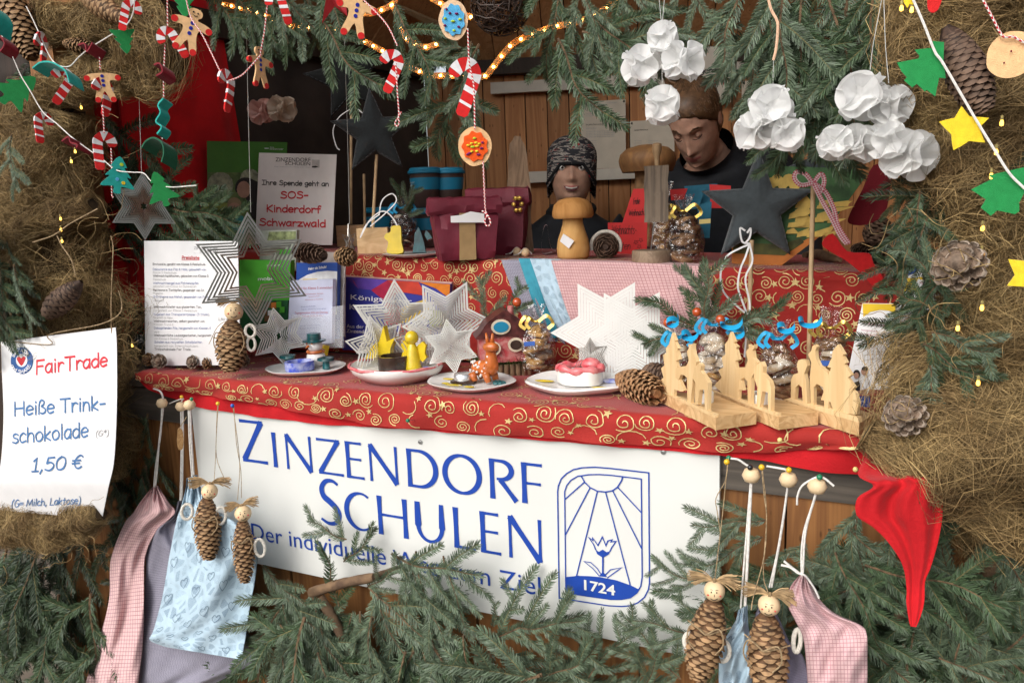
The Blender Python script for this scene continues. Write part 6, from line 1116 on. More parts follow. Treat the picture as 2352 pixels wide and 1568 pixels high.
# ------------------------------------------------------------------ goods on the raised shelf
def sc_at(p): return depth(p)/FOC                       # metres per picture unit at a point
def onSY(x, y, dy): p = onY(x, y, onS(x, y)[1]+dy); p[2] = zs(p[0])+.003; return p
M_WD = wood('pale_wood', (.70,.50,.28),(.58,.38,.19), axis=0, knots=False, island=.08); M_STK = mat('dowel_wood', (.58,.40,.22),.6,.12,40); M_RIB = mat('white_ribbon', (.75,.74,.73),.5,.06); M_BRB = mat('blue_ribbon', (.018,.34,.62),.4,.06); M_CEL = None
def cello():
    m = bpy.data.materials.new('cellophane'); m.use_nodes = True; t = m.node_tree; t.nodes.remove(t.nodes['Principled BSDF']); gl = N(t, 'BsdfGlossy'); gl.inputs['Roughness'].default_value = .12; gl.inputs[0].default_value = (.9,.9,.9,1); tr = N(t, 'BsdfTransparent'); mx = N(t, 'MixShader')
    lw = N(t, 'LayerWeight'); lw.inputs[0].default_value = .35; nz = N(t, 'TexNoise'); nz.inputs['Scale'].default_value = 70; tc = N(t, 'TexCoord'); t.links.new(tc.outputs['Object'], nz.inputs[0]); bp = N(t, 'Bump'); bp.inputs['Strength'].default_value = 1; bp.inputs['Distance'].default_value = .012; t.links.new(nz.outputs['Fac'], bp.inputs['Height']); t.links.new(bp.outputs[0], gl.inputs['Normal']); t.links.new(bp.outputs[0], lw.inputs['Normal'])
    t.links.new(mth(t, 'MULTIPLY_ADD', lw.outputs['Facing'], .5,.07), mx.inputs[0]); t.links.new(tr.outputs[0], mx.inputs[1]); t.links.new(gl.outputs[0], mx.inputs[2]); t.links.new(mx.outputs[0], t.nodes['Material Output'].inputs[0]); return m
M_CEL = cello(); M_GLD = mat('gold_ribbon', (.70,.48,.12),.25,.05, metal=.8)
# mushrooms turned from wood
def mushroom(label, p, prof_cap, prof_stem, mc, ms, tagq=False):
    k = sc_at(p); r = thing('wooden_mushroom', label, 'wooden mushroom', p, 'wooden mushrooms'); mb = MB(); mb.lathe([(a*k, b*k) for a, b in prof_stem], p, 28, None, 0,.02,3); st = mb.build('stem', ms, parent=r, sharp=50)
    mb = MB(); mb.lathe([(a*k, b*k) for a, b in prof_cap], p, 32, None, 0,.025,5); mb.build('cap', mc, parent=r, sharp=50)
    if tagq: pl = through(p+np.array([.0,-.045*1.0,0]),(0.3,-1,.1)); mb = MB(); mb.prism([pl(*t12(*q)) for q in ((468,562),(565,628),(518,697),(436,630))], (0,.001,0)); mb.build('price_tag', M_PAP, parent=st, sharp=30)
    return r
W_M = wood('mushroom_wood', (.62,.36,.13),(.50,.26,.08), axis=2, stretch=6, scale=10, rough=.8, knots=False, island=.05); W_MC = wood('mushroom_cap_wood', (.56,.28,.09),(.44,.2,.055), axis=2, stretch=5, scale=12, rough=.8, knots=False, island=.05); M_MB = mat('mushroom_bark', (.30,.17,.08),.9,.3,30,.8,120)
p = onS(1318,594); mushroom('small turned wooden mushroom with a white price tag on the shelf', p, [(20,93),(44,92),(48,97),(48,106),(44,122),(32,133),(14,138),(0,138)], [(30,0),(36,6),(37,25),(34,45),(27,65),(23,80),(22,95)], W_MC, W_M, True)
p = onSY(1489,574,.16); mushroom('large rough wooden mushroom behind the grey wood block', p, [(26,170),(58,166),(64,180),(66,192),(62,206),(48,218),(20,225),(0,226)], [(34,0),(36,30),(32,90),(28,140),(28,172)], wood('rough_cap_wood', (.30,.15,.055),(.17,.085,.035), axis=2, stretch=4, scale=12, knots=False), M_MB)
# weathered wood figure: block on a wire rod over a log slice
p = onS(1496,604); k = sc_at(p); W_GR = wood('weathered_wood', (.24,.185,.135),(.13,.10,.075), axis=2, stretch=14, scale=22, knots=False); r = thing('wood_ornament', 'grey weathered wood block with a peg on a wire over a log slice', 'wood ornament', p)
mb = MB(); mb.lathe([(43*k, 0),(44*k, 3*k),(44*k, 27*k),(42*k, 30*k),(0,30.5*k)], p, 26, None, 0,.03,8); mb.build('log_slice', wood('log_bark', (.26,.19,.13),(.17,.12,.08), axis=2, stretch=2, scale=30, knots=False), parent=r, sharp=40)
mb = MB(); mb.tube([p+np.array([.002,-.01,30*k]), p+np.array([.01,-.01,95*k])], .0012,6); mb.build('wire', M_SC, parent=r)
fx = camframe(p); mb = MB(); c = p+np.array([12*k, -.01,0])@fx+np.array([0,0,155*k])
V = []; 
for i in range(9):
    z = (-62+124*i/8)*k
    for (x, y) in ((-26,-14),(26,-15),(27,14),(-25,15)): V.append(c+np.array([(x+rnd.uniform(-1.6,1.6))*k, (y+rnd.uniform(-1.5,1.5))*k, z])@fx)
mb.add(V, [(4*i+j, 4*i+(j+1) % 4,4*i+4+(j+1) % 4,4*i+4+j) for i in range(8) for j in range(4)]+[(3,2,1,0),(32,33,34,35)]); mb.build('block', W_GR, parent=r, sharp=30)
mb = MB(); mb.tube(catmull([c+np.array([2*k, 0, z*k])@fx for z in (55,75,90,105,112)], 4), np.array([5]*1+[5.5]*8+[9]*4+[10]*3+[6])*k if False else np.interp(np.linspace(0,1,17), [0,.3,.6,.9,1], [5,6,11,11,5])*k, 12); mb.build('peg', wood('peg_wood', (.36,.24,.13),(.27,.17,.09), axis=2, knots=False), parent=r)
# bark slab
p = onSY(1198,590,.1); k = sc_at(p); fx = camframe(p); mb = MB(); rr = random.Random(6)
o_ = [(-26,0),(-24,60),(-27,140),(-23,210),(-18,245),(-6,262),(6,260),(16,240),(22,200),(27,120),(24,60),(28,0)]; A = [p+np.array([(x+rr.uniform(-2,2))*k, 0, z*k])@fx for x, z in sub(o_, 2)]; mb.prism(A, fx[1]*.02); mb.build('bark_slab', wood('bark_wood', (.25,.17,.11),(.15,.10,.065), axis=2, stretch=5, scale=26, rough=.9), loc=p, label='upright rounded bark slab behind the burgundy gift bags', cat='bark slab', sharp=35)
# red cards
M_CRD = mat('red_card', (.55,.03,.03),.7,.05,20); M_PEN = mat('pen_black', (.02,.012,.012),.7)
def card(label, cor, Y, lines, m=M_CRD, cat='greeting card', group=None, wt=.0012, extra=None):
    pl = YP(Y); r = thing('greeting_card', label, cat, pl(*cor[-1]), group); mb = MB(); mb.prism([pl(*q) for q in cor], (0,.002,0)); mb.build('card', m, parent=r, sharp=30)
    if lines:
        mb = MB(); [txt(mb, s, pl, a, b, h, wt, nF, 0, 'p', slant=.25) for s, a, b, h in lines]
        if extra: extra(mb, pl)
        mb.build('handwriting', M_PEN, parent=r, sharp=0)
    return r
T = t12; Y1 = onS(1440,583)[1]
def stars3(mb, pl):
    for x, y in ((1130,640),(1175,620),(1160,680)): q = [pl(*T(x+a*1.2, y+b*1.2))+nF*.0008 for a, b in star2(5,18,8)]; mb.strip(q+[q[0]], .0008, nF)
card('red handwritten Christmas card standing before the log slice', [T(873,462), T(1232,460), T(1228,770), T(880,775)], Y1, [('Weihnachts-', T(905,565), T(1135,565),20),('karten', T(905,705), T(1080,705),17)], extra=stars3)
card('tapered red card with black handwriting behind the other red card', [T(1105,155), T(1225,150), T(1225,480), T(1000,480)], Y1+.12, [('Frohe', T(1105,295), T(1165,290),14),('Weihnacht', T(1060,400), T(1215,392),14)])
for i, (pts, c, lab) in enumerate((([(1570,130),(1870,105),(1870,330),(1600,330)], 1, 'upper blue greeting card behind the cookie bag on the shelf'),([(1800,112),(1995,125),(1985,330),(1810,330)], 0, 'red greeting card showing behind the blue cards'),([(1450,180),(1760,150),(1700,330),(1520,360)], 1, 'lower blue greeting card behind the cookie bag on the shelf'),([(1690,300),(1820,270),(1800,600),(1700,600)], 1, 'narrow blue greeting card left of the dark felt star'),([(1440,160),(1600,150),(1560,250),(1450,260)], 0, 'small red greeting card corner beside the grey wood block'))):
    card(lab, [T(*q) for q in pts], 1.74-.012*i, None, [M_CRD, mat('blue_card', (.02,.14,.22),.7)][c], group='greeting cards in a row')
# folded pink cloth, beads, cone doll lying on its side
M_PCK = pattern('pink_check', (.60,.385,.375),(.30,.10,.14), 'check', .0066,.17, strength=1.0); M_PCK2 = pattern('pink_check_wide', (.72,.49,.48),(.30,.10,.14), 'check', .0082,.17); M_PCK3 = pattern('pink_check_fine', (.62,.42,.42),(.32,.12,.16), 'check', .0046,.17); M_GHX = pattern('grey_flower_cloth', (.36,.35,.41),(.12,.11,.17), 'hex', .019, strength=1.4); M_BHT = pattern('blue_heart_cloth', (.44,.58,.68),(.16,.24,.33), 'blobs', .019); M_INK = mat('print_slate', (.13,.20,.28),.8); M_PUR = pattern('lilac_flower_cloth', (.30,.27,.36),(.10,.09,.15), 'hex', .009); M_TQC = mat('turquoise_cloth', (.05,.30,.40),.85,.08,60,.4,700)
p = onS(1255,585); k = sc_at(p); fx = camframe(p); mb = MB(); C = catmull([p+np.array([x*k, 0, z*k])@fx for x, z in ((14,6),(-8,4),(-10,30),(-4,62),(4,66),(6,40),(12,14),(22,8))], 5); off = fx[1]*.05
mb.grid(lambda a, b: C[int(a*(len(C)-1))]+off*b+fx[1]*-.02, len(C)-1,4, uvfn=lambda a, b: (a*.12, b*.05)); mb.build('folded_cloth', M_PCK, label='folded pink checked cloth bag standing beside the small mushroom', cat='cloth bag', sharp=180)
M_BEAD = mat('wooden_bead', (.72,.54,.33),.45,.06,60)
for x, y, lab in ((1188,580, 'left pale wooden bead on the cord lying on the shelf'),(1207,582, 'right pale wooden bead on the cord lying on the shelf')): p = onS(x, y+8); mb = MB(); mb.ball(p+np.array([0,0,.010]),.0105,16); mb.tube(catmull([p+np.array([-.03,.0,.004]), p+np.array([-.012,-.008,.008]), p+np.array([0,0,.02]), p+np.array([.012,.01,.006])], 5),.0016,6,1); mb.build('wooden_bead', [M_BEAD, M_WCD], label=lab, cat='bead')
p = onS(1392,594); k = sc_at(p); r = thing('cone_doll', 'dark pine cone doll lying end-on beside the small mushroom', 'cone doll', p); c = p+np.array([0,0,28*k]); mb = MB(); d = CAM-c; d[2] = 0; d = d/np.linalg.norm(d); cone_geo(mb, c-d*.05, d, .075,29*k, 80,24*k, 42,.7, m=(0,1), tipr=.35); mb.build('cone', [M_CN[1], M_CT[1]], parent=r, sharp=50)
mb = MB(); fx = frame(d); mb.tube(catmull([c+np.array([34*k*math.cos(a),34*k*math.sin(a),-.01])@fx for a in np.linspace(-.4,3.4,9)], 4),.004,8); mb.build('wool_wing', mat('white_wool', (.70,.66,.58),.95,.1,200,.8,600), parent=r)
# reusable cups
def cup_maker():
    r = thing('reusable_cup', '', 'cup', (0,0,0), 'blue and brown reusable cups'); H = .095; mb = MB(); mb.lathe([(.031,0),(.033,.002),(.038,.055)], (0,0,0),28); mb.build('lower_sleeve', mat('cup_brown', (.065,.042,.036),.5,.05), parent=r, sharp=40)
    mb = MB(); mb.lathe([(.0385,.048),(.0425,.079),(.0425,.080)], (0,0,0),28, sy=1); mb.build('blue_band', mat('cup_blue', (.015,.20,.34),.4,.04), parent=r, sharp=40)
    mb = MB(); mb.lathe([(.0415,.079),(.0425,.092)], (0,0,0),28); mb.build('upper_sleeve', MATS['cup_brown'], parent=r)
    mb = MB(); mb.lathe([(.0455,.091),(.047,.093),(.0465,.099),(.043,.101),(.042,.106),(.038,.1075),(0,.1075)], (0,0,0),28); mb.build('lid', MATS['cup_blue'], parent=r, sharp=40)
    mb = MB(); cy = lambda u, v: np.array([.0416*math.sin(u),-.0416*math.cos(u), v]); btext(mb, 'Zinzendorf', cy, -.5,.066,.7,.005,(0,-1,0), lift=.0009); btext(mb, 'Schulen', cy, -.5,.058,.5,.005,(0,-1,0), lift=.0009); mb.build('print', W_, parent=r, sharp=0); return r
c0 = cup_maker(); used = False
for x, y, dz, dy, lab in ((876,562,0,.05, 'blue and brown lidded cup behind the small wooden box'),(985,572,0,.06, 'lower blue and brown cup left of the burgundy bag'),(1042,572,0,.11, 'lower blue and brown cup hidden behind the burgundy bag'),(985,572,.1085,.06, 'upper left blue lidded cup of the stack by the burgundy bag'),(1038,572,.1085,.09, 'upper right blue lidded cup of the stack by the burgundy bag')):
    p = onSY(x, y, dy)+np.array([0,0, dz]); M = Matrix.Translation(p.tolist()) @ Matrix.Rotation(-.4,4, 'Z')
    if not used: c0.matrix_world = M; c0['label'] = lab; used = True
    else: dup(c0, M, lab)
# burgundy gift bags
M_BUR = mat('burgundy_paper', (.17,.020,.038),.55,.15,12,1.0,38); M_KRF = mat('kraft_paper', (.34,.22,.10),.75,.08)
def gift_bag(label, p, w_, h, dp, mirror=1):
    k = sc_at(p); fx = camframe(p, 0,.15*mirror); r = thing('gift_bag', label, 'gift bag', p, 'burgundy paper gift bags'); rr = random.Random(int(w_)); W2, D2 = w_*k/2, dp
    def ring(z, s, d): 
        n = 10; o = []
        for i in range(4*n):
            q = i//n; t = (i % n)/n; x, y = [(-1+2*t, -1),(1,-1+2*t),(1-2*t, 1),(-1,1-2*t)][q]; o.append(p+np.array([x*W2*s+rr.uniform(-1,1)*.0028, y*D2*d+rr.uniform(-1,1)*.004, z*h*k+rr.uniform(-1,1)*.002])@fx)
        return o
    mb = MB(); Z = [(0,.80,.8),(.12,.84,.95),(.3,.90,1),(.5,.94,.92),(.65,.97,.8),(.76,1.0,.6)]; V = sum([ring(*z) for z in Z], []); mb.add(V, [(i*40+j, i*40+(j+1) % 40,(i+1)*40+(j+1) % 40,(i+1)*40+j) for i in range(len(Z)-1) for j in range(40)]); mb.build('bag', M_BUR, parent=r, sharp=25)
    mb = MB(); Z = [(.72,1.05,.72),(.77,1.1,.82),(.86,1.09,.86),(.97,1.08,.66),(1.0,1.04,.4),(.98,1.0,.1)]; V = sum([ring(*z) for z in Z], []); mb.add(V, [(i*40+j, i*40+(j+1) % 40,(i+1)*40+(j+1) % 40,(i+1)*40+j) for i in range(len(Z)-1) for j in range(40)]); mb.build('folded_top', M_BUR, parent=r, sharp=25)
    return r, lambda x, z, d=0: p+np.array([x*W2,-D2*1.06-d, z*h*k])@fx, fx
p = onS(1070,594); r, fp, fx = gift_bag('front burgundy gift bag with folded top, brown stripe and white label', p, 150,140,.045)
mb = MB(); mb.prism([fp(x, z) for x, z in ((-.28,-.0),(.22,0),(.24,.74),(-.22,.74))], fx[1]*.006); mb.build('kraft_stripe', M_KRF, parent=r); mb = MB(); mb.prism([fp(x, z, .006) for x, z in ((-.5,.60),(.48,.58),(.5,.72),(.1,.76),(-.2,.71),(-.5,.70))], fx[1]*.002); mb.build('label', M_PAP, parent=r)
p = onSY(1150,590,.07); r, fp, fx = gift_bag('rear burgundy gift bag half hidden behind the front one', p, 130,150,.04,-1)
mb = MB(); [mb.ball(fp(.75+.14*math.cos(a),.74+.1*math.sin(a)),.006,8) for a in np.linspace(0,5.3,6)]; mb.build('gold_flower', M_GLD, parent=r)
# small wooden boxes with felt stars on sticks
def felt_star5(name, label, ctr, Rpx, d, roll, yaw, group, m=F_CHA):
    """padded five-pointed star, ctr in picture units at depth d; returns root, centre and frame"""
    c = at(ctr[0], ctr[1], d); k = d/FOC; fx = camframe(c, roll, yaw); r = thing(name, label, 'felt star', c, group); P = []
    S5 = star2(5, Rpx, Rpx*.42)
    for i in range(10):
        a, b = S5[i], S5[(i+1) % 10]
        for j in range(6): t = j/6; P.append((a[0]+(b[0]-a[0])*t, a[1]+(b[1]-a[1])*t))
    L = [(1.0,0),(.99,.006),(.955,.010),(.87,.0135),(.65,.017),(.25,.019)]; V = []; rr = random.Random(int(Rpx)); n = len(P)
    for sg in (-1,1):
        for s, h in L: V += [c+np.array([x*k*s, sg*h*Rpx*k/.15*(.15)*9*.11 if False else sg*h*(Rpx/90), z*k*s])@fx for x, z in P]
    nl_ = len(L); Fq = []
    for sgi in range(2):
        for i in range(nl_-1):
            for j in range(n): a, b, c2, d2 = [sgi*nl_*n+q for q in (i*n+j, i*n+(j+1) % n, (i+1)*n+(j+1) % n, (i+1)*n+j)]; Fq.append((a, b, c2, d2) if sgi else (d2, c2, b, a))
        Fq.append(tuple(sgi*nl_*n+(nl_-1)*n+j for j in range(n))[::1 if sgi else -1])
    mb = MB(); mb.add(V, Fq); mb.build('padded_star', m, parent=r, sharp=180)
    mb = MB(); e = [c+np.array([x*k*.93,-.013*(Rpx/90), z*k*.93])@fx for x, z in P]
    for i in range(0, n, 1): a, b = e[i], e[(i+1) % n]; mb.tube([a+(b-a)*.1, a+(b-a)*.7+np.array([0,-.001,0])], .0007,4)
    mb.build('stitching', mat('grey_thread', (.12,.13,.14),.9), parent=r); return r, c, fx, k
def stick(r, a, b, rad=.004): mb = MB(); mb.tube([a, b], rad, 10); mb.build('stick', M_STK, parent=r)
def ribbon(r, pts, w_=.004, m=None, nm='ribbon', n=6):
    C = catmull(pts, n); mb = MB(); T = np.gradient(C, axis=0); nr = np.cross(T, np.cross(T, [.2,-1,.3])); nr /= np.linalg.norm(nr, axis=1)[:, None]+1e-9; nr[:, 1] -= .4; mb.strip(C, w_, nr); mb.build(nm, m or M_RIB, parent=r, sharp=180)
g = 'charcoal felt stars on sticks'
pb = onS(858,582); k = sc_at(pb); fxb = camframe(pb, 0,-.1)
mb = MB(); mb.box(pb+np.array([0,.02,29*k])@fxb, (70*k, .05,58*k), fxb); mb.build('wooden_box', M_WD, label='small pale wooden box block holding a star stick on the shelf', cat='wooden block', sharp=30)
pb2 = onSY(800,570,.06); mb = MB(); mb.box(pb2+np.array([0,.02,27*k]),(72*k, .05,54*k), fxb); mb.build('wooden_box', M_WD, label='second pale wooden box block further back on the shelf', cat='wooden block', sharp=30)
d1 = depth(pb); r, c, fx, k = felt_star5('felt_star', 'charcoal felt star on a stick in front of the dark wall', (858,305),100, d1,.04,.1, g); stick(r, c+np.array([2*k, .0,-50*k])@fx, pb+np.array([0,.02,56*k])@fxb)
ribbon(r, [at(x, y, d1-.03) for x, y in ((872,492),(842,515),(828,545),(850,505),(880,485),(905,505),(918,540),(912,570))], .005); ribbon(r, [at(x, y, d1-.03) for x, y in ((870,495),(878,460),(900,445),(910,462),(885,490),(850,520))], .005)
d2 = depth(pb2); r, c, fx, k = felt_star5('felt_star', 'black felt star tilted at the left high before the dark wall', (795,180),98, d2,.20,-.1, g, felt('felt_black', (.016,.018,.018))); stick(r, c+np.array([-2*k, 0,-50*k])@fx, pb2+np.array([0,.02,50*k]))
ribbon(r, [at(x, y, d2-.04) for x, y in ((815,245),(780,268),(765,300),(772,335),(780,345))], .005); ribbon(r, [at(x, y, d2-.04) for x, y in ((815,245),(835,262),(850,275))], .005); mb = MB(); mb.tube([at(836,400, d2), at(838,520, d2)], .004,8); mb.build('spare_stick', M_STK, parent=r)
pf = onC(1714,885); d3 = depth(pf)+.02; r, c, fx, k = felt_star5('felt_star', 'largest charcoal felt star on a stick before the painted picture', (1738,478),132, d3+.06,-.02,.12, g, felt('felt_charcoal_light', (.065,.078,.085))); stick(r, at(1727,552, d3-.01), pf+np.array([0,0,-.0])); 
for pts in ([(1712,530),(1700,525),(1705,555),(1722,560),(1700,570),(1668,590),(1655,630),(1662,670),(1690,700),(1716,722)], [(1722,560),(1712,590),(1700,620),(1695,660),(1708,700),(1716,722)], [(1722,560),(1728,600),(1712,640),(1722,700),(1715,760),(1710,820)], [(1716,535),(1724,525),(1722,545),(1710,560)]): ribbon(r, [at(x, y, d3-.03) for x, y in pts], .0055)
pf = onC(1856,895); d4 = depth(pf); r, c, fx, k = felt_star5('felt_star', 'charcoal felt star half hidden below the white paper balls', (1885,385),85, d4+.30,.3,-.1, g); 
r2 = thing('bow_stick', 'thin wooden stick with a red gingham bow standing on the counter', 'stick with bow', pf); mb = MB(); mb.tube([at(1868,420, d4+.01), pf], .0042,10); mb.build('stick', M_STK, parent=r2)
M_GGH = pattern('red_gingham', (.72,.62,.62),(.45,.02,.06), 'gingham', .004)
for pts in ([(1868,420),(1840,425),(1825,410),(1830,395),(1850,400),(1866,420)], [(1868,420),(1885,400),(1893,415),(1885,440),(1872,425)], [(1868,420),(1885,455),(1910,500),(1930,540),(1945,560)], [(1868,420),(1895,440),(1915,480),(1925,520),(1950,560)]):
    C = catmull([at(x, y, d4-.01) for x, y in pts], 8); L = np.r_[0, np.cumsum(np.linalg.norm(np.diff(C, axis=0), axis=1))]; mb = MB(); T_ = np.gradient(C, axis=0); s_ = np.cross(T_, [0,-1,.1]); s_ /= np.linalg.norm(s_, axis=1)[:, None]; V = []; UV = []
    for i in range(len(C)): V += [C[i]-s_[i]*.004, C[i]+s_[i]*.004]; UV += [(0, L[i]),(.008, L[i])]
    mb.add(V, [(2*i, 2*i+2,2*i+3,2*i+1) for i in range(len(C)-1)], 0, UV); mb.build('gingham_ribbon', M_GGH, parent=r2, sharp=180)
# glazed plate with figures on the shelf
M_GLZ = mat('white_glaze', (.74,.72,.69),.18,.05,30,.25,60, spec=.6); M_CLAY = mat('bare_clay', (.30,.20,.14),.8,.15,40); M_YGL = mat('yellow_glaze', (.66,.48,.02),.2,.08,40,.3,80, spec=.6); M_TGL = mat('teal_glaze', (.01,.10,.11),.15,.3,40,.4,90, spec=.7); M_BGL = mat('brown_glaze', (.05,.03,.022),.15,.2,40,.4,90, spec=.7); M_UGL = mat('blue_glaze', (.05,.08,.45),.2,.3,60,.3,90, spec=.6, col2=(.45,.48,.65)); M_OGL = mat('orange_glaze', (.58,.15,.03),.25,.2,60,.3,120, spec=.5); M_RGL = mat('red_glaze', (.55,.05,.07),.25,.25,60,.3,90, spec=.5, col2=(.65,.22,.22))
def plate(r, p, rad, h, rim=.0, sy=1.0, seed=1, m=None):
    mb = MB(); mb.lathe([(rad*.72,0),(rad*.95, h*.6),(rad, h*.95),(rad*.97, h*1.05+rim),(rad*.90, h*.8),(rad*.6, h*.55),(0, h*.5)], p, 40, None, 0,.035, seed, sy); mb.build('plate', m or M_GLZ, parent=r, sharp=60)
def lump(r, nm, pts, rad, m, n=12): mb = MB(); C = catmull(pts, 5); mb.tube(C, np.interp(np.linspace(0,1, len(C)), np.linspace(0,1, len(rad)), rad), n); mb.build(nm, m, parent=r, sharp=180)
p = onS(955,588); k = sc_at(p); r = thing('glazed_plate', 'white clay plate with a yellow figure and teal trees on the shelf', 'glazed plate', p); plate(r, p, 74*k, .008, seed=3)
pl_f = lambda q, z0, d: [at(x, y, d) for x, y in q]; d_ = depth(p)-.02
mb = MB(); mb.prism(pl_f(smooth2([t11(*q) for q in ((1235,495),(1310,490),(1322,540),(1325,640),(1335,735),(1195,735),(1205,640),(1168,600),(1185,560),(1225,545))], 3),0, d_), _F*.022); mb.build('yellow_figure', M_YGL, parent=r, sharp=40)
for q in ([(1480,500),(1505,560),(1530,640),(1548,735),(1425,735),(1440,640),(1445,560)], [(1550,530),(1580,560),(1605,600),(1560,620),(1535,570)]): mb = MB(); mb.prism(pl_f([t11(*a) for a in q], 0, d_+.02), _F*.02); mb.build('teal_tree', M_TGL, parent=r, sharp=40)
# cookie bags
M_CK = [mat('cookie_gold', (.50,.28,.09),.7,.25,60,.6,160), mat('cookie_brown', (.32,.18,.085),.7,.3,70,.6,160, col2=(.10,.045,.02)), mat('cookie_white', (.70,.64,.54),.7,.2,50,.5,160, col2=(.42,.28,.14)), mat('cookie_dark', (.045,.022,.014),.6,.3,60,.5,160)]
def cookie_bag(label, p, w_, h, seed, kinds, rib=None, tag_=None, tuft=1.0, group='cellophane cookie bags'):
    """w_, h in metres; cookies stacked inside a gathered clear bag"""
    r = thing('cookie_bag', label, 'cookie bag', p, group); rr = random.Random(seed); fx = camframe(p); R = w_/2; z = .008; body = h*.66
    while z < body:
        q = min(1,1.25-.6*(z/body)**2)
        for j in range(rr.choice((2,3))):
            a = rr.uniform(0,6.28); c = p+np.array([math.cos(a)*R*.38*q, math.sin(a)*R*.38*q, z+rr.uniform(0,.006)]); ax = frame([rr.gauss(0,.35), rr.gauss(0,.35),1]); s = R*.62*rr.uniform(.85,1.1)*q; mb = MB(); kd = rr.choice(kinds); mb.lathe([(s*.9,-.004),(s, 0),(s*.95,.003),(s*.6,.0055),(0,.006)], c, 16, ax, 0,.05, rr.randint(0,99)); mb.build('cookie', M_CK[kd], parent=r, sharp=60)
        z += .0105
    mb = MB(); pr = [(R*.9,.001),(R*1.06, body*.15),(R*1.1, body*.45),(R*1.0, body*.75),(R*.7, body),(R*.22, body*1.14),(R*.13, body*1.18),(R*.3, body*1.28),(R*.5*tuft, h)]; n = 30; V = []
    for i, (a, b) in enumerate(pr):
        for j in range(n): t = 2*math.pi*j/n; w2 = 1+(.07 if i < 5 else .30)*math.sin(t*7+i*.7+seed)+.05*math.sin(t*13+i*2); V.append(p+np.array([a*w2*math.cos(t), a*w2*math.sin(t), b+(.004*math.sin(t*5+seed) if i == len(pr)-1 else 0)]))
    mb.add(V, [(i*n+j, i*n+(j+1) % n, (i+1)*n+(j+1) % n, (i+1)*n+j) for i in range(len(pr)-1) for j in range(n)]); mb.build('cellophane', M_CEL, parent=r, sharp=25)
    if rib:
        top = p+np.array([0,0, body*1.18]); mb = MB(); mb.tube([top+np.array([R*.2*math.cos(t), R*.2*math.sin(t),0]) for t in np.linspace(0,6.2832,13)], .0025,6, caps=False)
        for a, s in ((-.5,1),(3.5,1),(-2.2,.8)): C = catmull([top+np.array([R*.2*math.cos(a),-R*.2,0])@np.eye(3), top+(np.array([R*.7*math.cos(a),-.012,.012*s])@fx), top+(np.array([R*1.1*math.cos(a),-.012,-.004])@fx), top+(np.array([R*.75*math.cos(a),-.014,-.014])@fx)], 5); mb.strip(C, .007, [0.3,-1,.5])
        mb.build('bow', rib, parent=r, sharp=180)
    if tag_:
        mb = MB(); c = p+np.array([tag_[0]*R, -R*1.12, tag_[1]*h])@fx; A = [c+np.array([x*.011,0, z*.005])@fx for x, z in ((-1,-1),(1,-.8),(1,1),(-1,.8))]; mb.prism(A, fx[1]*.001); mb.build('sticker', tag_[2], parent=r, sharp=30)
    return r
M_STB = mat('blue_sticker', (.06,.15,.50),.5)
p = onS(1570,604); k = sc_at(p); cookie_bag('tall cookie bag with gold bow and small tag on the shelf beside the log slice', p, 80*k, 152*k, 5, [1,1,3], M_GLD, (1.15,.62, mat('gold_tag', (.62,.50,.18),.5)))
p = onSY(1528,598,.05); k = sc_at(p); cookie_bag('second cookie bag half hidden behind the wood block and log slice', p, 66*k, 170*k, 9, [0,1], None)
# blue dressed bag with fir twig behind the plate
p = onSY(930,575,.03); k = sc_at(p); cookie_bag('dark cookie bag with blue bow behind the yellow figure', p, 60*k, 120*k, 15, [3,3,2], M_BRB)
hero(P_TWIG, 0,930,500, p[1]-.0,95,.62, 'fir twig tied to the dark cookie bag with the blue bow', 'fir twigs on the cookie bags'); hero(P_TWIG, 1,925,500, p[1]-.01,60,.5, 'fir twig tied to the dark cookie bag with the blue bow', 'fir twigs on the cookie bags')
# cones on the shelf
def lie(name, label, a, b, plane, rpx, n, w_, op, kd, **kw):
    p, q = plane(*a), plane(*b); k = sc_at(p); R = rpx*k; up = np.array([0,0, R*.8]); mb = MB(); cone_geo(mb, p+up, q-p, float(np.linalg.norm(q-p)), R, n, w_*R, op, seed=n, **kw); return mb.build(name, [M_CN[kd], M_CT[kd]], label=label, cat='pine cone', group='loose pine cones', sharp=50)
lie('pine_cone', 'dark open pine cone lying below the donation sign', (680,594),(745,606), onS, 22,70,.9,50,1); lie('pine_cone', 'brown pine cone lying by the small wooden box', (775,606),(816,608), onS, 22,60,.8,40,0)
lie('pine_cone', 'long brown pine cone lying beyond the red felt strip on the shelf', t13(790,780), t13(1190,880), onS, 24,120,.75,28,1)
p = onS(*t13(970,720))+np.array([0,.12,0]); k = sc_at(p); mb = MB(); cone_geo(mb, p, (0.1,0,1),70*k, 34*k, 90,24*k, 46,.7, m=(0,1)); mb.build('pine_cone', [M_CN[1], M_CT[1]], label='dark upright pine cone at the right end of the shelf', cat='pine cone', group='loose pine cones', sharp=50)
